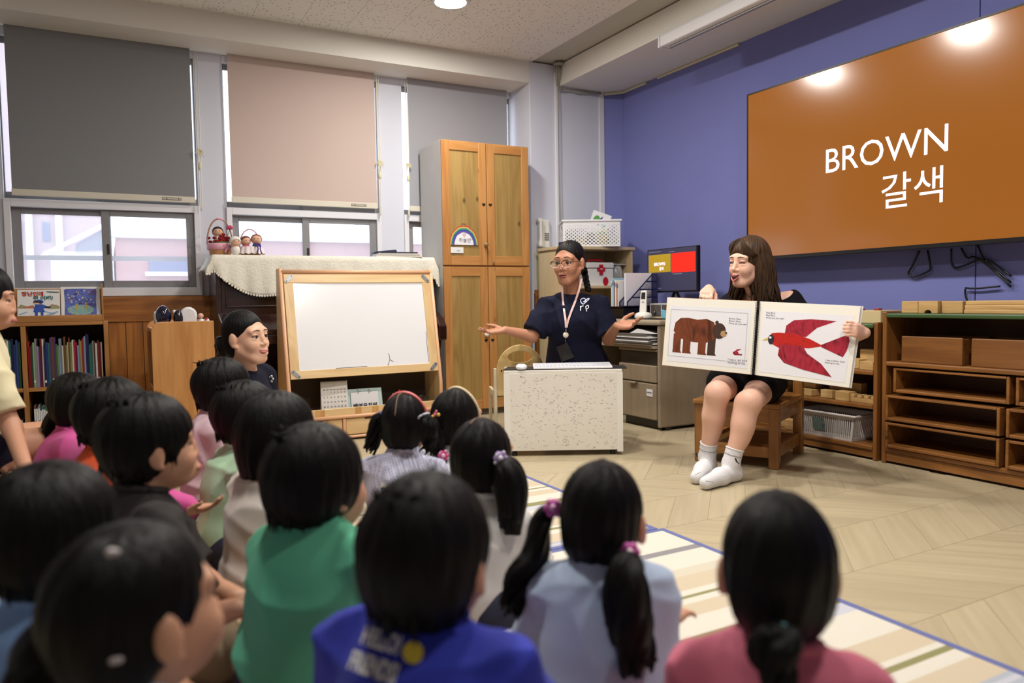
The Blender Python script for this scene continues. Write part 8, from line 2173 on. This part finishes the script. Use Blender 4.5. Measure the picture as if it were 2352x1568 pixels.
# jewellery
ea = HR_(-0.078, -0.006, -0.055); putmb('earring', MB().tube([ea+(HR_.f*math.cos(a)*0.008+HR_.u*math.sin(a)*0.012) for a in [2*math.pi*i/14 for i in range(15)]], 0.0018, 6), plain('gold', (206, 170, 90), 0.2, 1.0), rtR)
chb, bvB = project_on('body', rtR)
def skimR(x, y, off=0.004):
    d_ = nrm(ray(x, y)); h_, n_, _, _ = bvB.ray_cast(Vector(CP), Vector(d_)); return np.array(h_)-d_*off if h_ is not None else at(x, y, 3.6)
putmb('necklace', MB().tube(curve([skimR(x, y) for x, y in ((1712, 668), (1716, 679), (1725, 685), (1738, 687), (1748, 681), (1757, 668), (1762, 656))], 4), 0.0022, 6), plain('silver', (196, 192, 186), 0.25, 0.9), rtR)
putmb('cord_necklace', MB().tube(curve([skimR(x, y) for x, y in ((1764, 655), (1758, 668), (1752, 680), (1744, 690))], 4), 0.0035, 6), plain('amber_cord', (140, 84, 40), 0.5), rtR)
putmb('strap', MB().tube([skimR(1786, 661, 0.003), skimR(1781, 672, 0.003), skimR(1778, 684, 0.003)], 0.004, 6), plain('strap_plum', (50, 18, 34), 0.6), rtR)
wv_ = nrm(wriR-elbR); u3 = nrm(np.cross(wv_, UP)); v3 = np.cross(wv_, u3)
putmb('bracelet', MB().tube([wriR-wv_*0.012+(u3*math.cos(a)+v3*math.sin(a))*0.029 for a in [2*math.pi*i/20 for i in range(21)]], 0.003, 6), plain('bracelet_grey', (170, 168, 160), 0.4), rtR)

# --- the big spiral book, held open
def on_plane(x, y, a, b, c):
    n_ = np.cross(b-a, c-a); d_ = ray(x, y); return CP+d_*(np.dot(a-CP, n_)/np.dot(d_, n_))
bkp = {'tl': at(1533, 683, 3.60), 'bl': at(1521, 838, 3.60), 'ts': at(1742, 692, 3.44), 'bs': at(1730, 860, 3.44), 'tr': at(1977, 703, 3.19), 'br': at(1950, 890, 3.19)}
bkp['bl'] = on_plane(1521, 838, bkp['bs'], bkp['ts'], bkp['tl']); bkp['br'] = on_plane(1950, 890, bkp['bs'], bkp['ts'], bkp['tr'])
bbk = thing('big_book', 'oversized spiral-bound picture book held open at a bear and a red bird', 'book', tuple(bkp['bs']))
M_page = plain('page_ivory', (236, 233, 222), 0.45); M_inner = plain('page_cool', (230, 230, 236), 0.4)
class Page:
    def __init__(s, bl, br, tl, tr): s.q = [np.array(x) for x in (bl, br, tl, tr)]; s.n = nrm(np.cross(s.q[1]-s.q[0], s.q[2]-s.q[0])); s.n = s.n if np.dot(s.n, CP-s.q[0]) > 0 else -s.n
    def __call__(s, u, v, off=0.0): return (s.q[0]*(1-u)+s.q[1]*u)*(1-v)+(s.q[2]*(1-u)+s.q[3]*u)*v+s.n*off
PL_, PR_ = Page(bkp['bl'], bkp['bs'], bkp['tl'], bkp['ts']), Page(bkp['bs'], bkp['br'], bkp['ts'], bkp['tr'])
def page_sheet(name, P, u0, u1, v0, v1, o0, o1, mat):
    mb = MB().hexa([P(u0, v0, o1), P(u1, v0, o1), P(u1, v0, o0), P(u0, v0, o0), P(u0, v1, o1), P(u1, v1, o1), P(u1, v1, o0), P(u0, v1, o0)])
    mb.v = [tuple(np.array(p)) for p in mb.v]; return putmb(name, mb, mat, bbk, smooth=False)
page_sheet('left_leaves', PL_, 0, 0.985, 0, 1, -0.006, 0.0, M_page); page_sheet('right_leaves', PR_, 0.015, 1, 0, 1, -0.010, 0.0, M_page)
page_sheet('left_cover', PL_, -0.006, 0.985, -0.006, 1.006, -0.009, -0.0062, plain('cover_tan', (190, 150, 110), 0.5)); page_sheet('right_cover', PR_, 0.015, 1.02, -0.004, 1.004, -0.013, -0.0102, plain('cover_pale', (222, 218, 220), 0.5))
page_sheet('printed_area', PL_, 0.05, 0.93, 0.07, 0.89, 0.0002, 0.0006, M_inner); page_sheet('printed_area', PR_, 0.06, 0.955, 0.05, 0.88, 0.0002, 0.0006, M_inner)
def art(name, P, polys, mat, off):
    mb = MB()
    for q in polys: mb.poly([P(u, v, off) for u, v in q])
    return putmb(name, mb, mat, bbk, smooth=False)
def ov(cu, cv, ru, rv, n=22, rot=0.0): 
    o = []
    for k in range(n):
        a = 2*math.pi*k/n; x, y = ru*math.cos(a), rv*math.sin(a)*1.31; o.append((cu+x*math.cos(rot)-y*math.sin(rot), cv+(x*math.sin(rot)+y*math.cos(rot))/1.0))
    return o
# plain stand-in animals: a simple brown bear shape, a simple red bird shape
M_bear = blotch_mat('bear_brown', [(74, 36, 20), (120, 62, 36), (92, 46, 26)], 18, (1, 1, 0.3)); M_bear2 = plain('bear_dark', (58, 34, 22), 0.6); M_muz = plain('bear_muzzle', (176, 140, 92), 0.6)
art('bear_shape', PL_, [[(0.10, 0.52), (0.115, 0.64), (0.17, 0.71), (0.25, 0.72), (0.36, 0.70), (0.46, 0.72), (0.54, 0.68), (0.58, 0.58), (0.56, 0.44), (0.46, 0.37), (0.30, 0.38), (0.16, 0.42)]], M_bear, 0.001)
for nm, u in (('bear_leg', 0.105), ('bear_leg', 0.215), ('bear_leg', 0.385), ('bear_leg', 0.49)): art(nm, PL_, [[(u, 0.48), (u+0.085, 0.48), (u+0.085, 0.24), (u+0.10, 0.205), (u-0.002, 0.205), (u, 0.25)]], M_bear if nm and u < 0.4 and u > 0.2 or u < 0.15 else M_bear2, 0.0013 if u in (0.105, 0.385) else 0.0008)
art('bear_head', PL_, [ov(0.605, 0.56, 0.072, 0.085)], M_bear2, 0.0016); art('bear_muzzle', PL_, [ov(0.655, 0.525, 0.034, 0.034)], M_muz, 0.0019); art('bear_nose', PL_, [ov(0.682, 0.54, 0.012, 0.010, 10)], M_black, 0.0022); art('bear_ear', PL_, [ov(0.575, 0.675, 0.020, 0.022, 12)], M_bear2, 0.0014); art('bear_eye', PL_, [ov(0.628, 0.60, 0.006, 0.006, 8)], M_black, 0.0022)
M_red1 = blotch_mat('bird_red', [(172, 28, 24), (190, 36, 28), (160, 24, 24)], 12); M_red2 = blotch_mat('bird_wing', [(96, 16, 24), (170, 40, 60), (130, 20, 34)], 22, (1, 1, 0.4))
art('small_bird', PL_, [ov(0.80, 0.27, 0.032, 0.022, 16, -0.2), [(0.82, 0.30), (0.86, 0.335), (0.81, 0.325), (0.785, 0.29)], [(0.82, 0.26), (0.87, 0.265), (0.865, 0.245), (0.82, 0.245)]], M_red2, 0.001)
art('bird_body', PR_, [[(0.13, 0.52), (0.17, 0.585), (0.24, 0.60), (0.40, 0.60), (0.56, 0.55), (0.70, 0.475), (0.56, 0.43), (0.40, 0.42), (0.25, 0.40), (0.16, 0.45)]], M_red1, 0.0012)
art('bird_wing', PR_, [[(0.30, 0.58), (0.31, 0.70), (0.38, 0.775), (0.55, 0.805), (0.80, 0.80), (0.62, 0.70), (0.52, 0.57)]], M_red2, 0.001); art('bird_wing', PR_, [[(0.26, 0.45), (0.25, 0.30), (0.32, 0.21), (0.52, 0.15), (0.82, 0.10), (0.70, 0.25), (0.55, 0.36), (0.50, 0.45)]], M_red2, 0.0016)
art('bird_tail', PR_, [[(0.68, 0.49), (0.92, 0.645), (0.945, 0.57), (0.93, 0.44), (0.90, 0.36), (0.68, 0.46)]], M_red2, 0.001); art('bird_face', PR_, [ov(0.165, 0.50, 0.032, 0.05)], plain('bird_dark', (30, 26, 34), 0.6), 0.0018); art('bird_eye', PR_, [ov(0.155, 0.525, 0.014, 0.012, 12)], M_white, 0.0021); art('bird_beak', PR_, [[(0.128, 0.52), (0.07, 0.475), (0.132, 0.485)]], plain('beak_yellow', (206, 176, 70), 0.5), 0.0014)
ln = MB()
def rnd(u0, v0, u1, v1): return [(u0, v0), (u1, v0), (u1, v1), (u0, v1), (u0, v0)]
for a, b in zip(rnd(0.055, 0.15, 0.90, 0.83), rnd(0.055, 0.15, 0.90, 0.83)[1:]): ribbon(ln, [PL_(*a, 0.0012), PL_(*b, 0.0012)], 0.0016, PL_.n)
putmb('frame_line', ln, plain('line_grey', (170, 170, 186), 0.6), bbk, smooth=False)
def page_text(P, u, v, body, size, lsp=1.0):
    V2, F2 = text_mesh(body, size, align='LEFT', lspace=lsp); ex = nrm(P(1, v)-P(0, v)); ey = nrm(P(u, 1)-P(u, 0)); o = P(u, v, 0.0012); l = np.array(bbk.location)
    me = bpy.data.meshes.new('page_text'); me.from_pydata([tuple(o+ex*p[0]+ey*p[1]-l) for p in V2], [], F2); me.materials.append(plain('text_grey', (70, 70, 78), 0.6)); link('page_text', me, bbk)
page_text(PL_, 0.70, 0.71, 'Brown Bear,\nBrown Bear,\nWhat do you see?', 0.0112); page_text(PL_, 0.72, 0.155, 'I see a red bird\nlooking at me.', 0.0140)
page_text(PR_, 0.09, 0.82, 'Red Bird,\nRed Bird,\nWhat do you see?', 0.0112); page_text(PR_, 0.735, 0.29, 'I see a yellow duck\nlooking at me.', 0.0105)
for k in range(44):
    v = 0.015+0.97*k/43; p0, p1 = PL_(0.972, v, 0.002), PR_(0.028, v, 0.002); m_ = (PL_(1, v, 0.009)+PR_(0, v, 0.009))/2
    sp_ = MB().tube([p0, p0*0.4+m_*0.6, p1*0.4+m_*0.6, p1], 0.0010, 5)
    if k == 0: acc_ = sp_
    else:
        n0 = len(acc_.v); acc_.v += sp_.v; acc_.f += [tuple(i+n0 for i in f_) for f_ in sp_.f]; acc_.mi += sp_.mi
o = putmb('spiral_binding', acc_, M_black, bbk); o['kind'] = 'stuff'

# --- teacher sitting on the floor beside the easel
M_skin_t = skin_mat('light_skin', (220, 178, 150)); HT = Frame(at(566, 776, 3.2), facing(140)+np.array([0, 0, 0.08]), UP-0.12*nrm(CR), 0.96)
fT = facing(125); rT = np.cross(fT, UP); nkT = at(560, 848, 3.24); pT = nkT-fT*0.10; pT = np.array([pT[0], pT[1], 0.11])
rtT = thing('person', 'smiling teacher with tied dark hair and navy cardigan on the floor by the easel', 'person', (pT[0], pT[1], 0))
B = Body(); chT = nkT-UP*0.16; sT = {q: nkT+rT*q*0.155-UP*0.055 for q in (-1, 1)}
B.ell(pT, (0.17, 0.13, 0.11), 0.03, np.array([rT, fT, UP])); B.limb([pT, (pT+chT)/2, chT, nkT-UP*0.03], [0.12, 0.11, 0.11, 0.05], 0.05); B.cap(sT[-1], sT[1], 0.045, 0.045, 0.04); B.cap(nkT-UP*0.05, HT(0, -0.018, -0.06), 0.05, 0.047, 0.02)
for q in (-1, 1):
    e_ = sT[q]+rT*q*0.04-UP*0.24+fT*0.05; w_ = pT+rT*q*0.05+fT*0.30+UP*0.06; B.limb([sT[q], e_, w_], [0.045, 0.036, 0.024], 0.02); hand(B, w_, fT-rT*q*0.5-UP*0.2, -UP, q, 0.16, 0.4)
    kn = pT+rT*q*0.27+fT*0.26-UP*0.03; an = pT-rT*q*0.06+fT*0.36-UP*0.06; B.limb([pT+rT*q*0.09, kn, an], [0.088, 0.06, 0.036], 0.03); B.cap(an, an-rT*q*0.14, 0.034, 0.026, 0.02)
head(B, HT, 0.75, mouth_open=0.15)
c0 = HT.o; put('body', B.mesh(0.0085, [(c0-0.13, c0+0.13, 0.003)]), M_skin_t, rtT)
face_parts(HT, rtT, iris=(34, 22, 16), brow=(40, 28, 24), lip=(192, 106, 104), smile=0.6, mouth_open=0.22, eye_open=0.55, teeth=True)
S = Body(); S.ell(pT+UP*0.03, (0.19, 0.15, 0.12), 0.03, np.array([rT, fT, UP])); S.limb([pT, (pT+chT)/2, chT], [0.14, 0.13, 0.128], 0.06); S.cap(chT, nkT-UP*0.06, 0.12, 0.066, 0.06); S.cap(sT[-1]-UP*0.004, sT[1]-UP*0.004, 0.058, 0.058, 0.05)
for q in (-1, 1): e_ = sT[q]+rT*q*0.04-UP*0.24+fT*0.05; w_ = pT+rT*q*0.05+fT*0.30+UP*0.06; S.limb([sT[q], e_, w_], [0.058, 0.05, 0.036], 0.03)
put('cardigan', S.mesh(0.0075, wob=wrinkle(81, 0.004)), cloth_mat('navy_knit', (24, 26, 42), 0.04, 0.5), rtT)
ncol = [nkT-UP*0.022+(rT*math.cos(a)*0.058+fT*math.sin(a)*0.056)-UP*0.026*math.sin(a) for a in [2*math.pi*i/28 for i in range(29)]]
putmb('white_collar', MB().tube(ncol, 0.013, 8), plain('collar_white', (232, 230, 228), 0.8), rtT)
_, bvC = project_on('cardigan', rtT)
d_ = nrm(ray(622, 870)); h_, n_, _, _ = bvC.ray_cast(Vector(CP), Vector(d_)); bq = np.array(h_)-d_*0.004 if h_ is not None else at(622, 870, 3.1)
brm = MB()
for k in range(5): brm.ball(tuple(bq+IMR*0.009*math.cos(k*1.26)+IMU*0.012*math.sin(k*1.26)), 0.006, 8, 6)
putmb('brooch', brm, plain('brooch_silver', (190, 188, 186), 0.3, 0.5), rtT)
h = Body(); s = HT.s
h.ell(HT(0, -0.019, 0.038), np.array([0.078, 0.0975, 0.0905])*s, 0.01, HT.M); h.ell(HT(0, -0.06, -0.03), np.array([0.066, 0.05, 0.062])*s, 0.03, HT.M)
h.cut(HT(0, 0.116, -0.022), np.array([0.069, 0.076, 0.095])*s, 0.012, HT.M)
for q in (-1, 1): h.cut(HT(q*0.090, 0.002, -0.024), np.array([0.022, 0.022, 0.036])*s, 0.01, HT.M); 
h.ell(HT(0.01, -0.112, -0.035), np.array([0.04, 0.034, 0.05])*s, 0.015, HT.M)
put('hair', h.mesh(0.004), hair_mat('black_hair', (9, 8, 8), (26, 23, 22), 0.4), rtT, attr=cap_attr(HT))
cl = MB()
for k in range(6): cl.tube([HT(-0.028+0.012*k, -0.13, 0.02), HT(-0.03+0.012*k, -0.155, -0.02), HT(-0.026+0.012*k, -0.146, -0.062)], [0.003, 0.0045, 0.002], 6)
cl.tube([HT(-0.034, -0.135, 0.012), HT(0.04, -0.135, 0.012)], 0.005, 6); putmb('claw_clip', cl, plain('clip_gloss', (30, 26, 28), 0.08, coat=1.0), rtT)
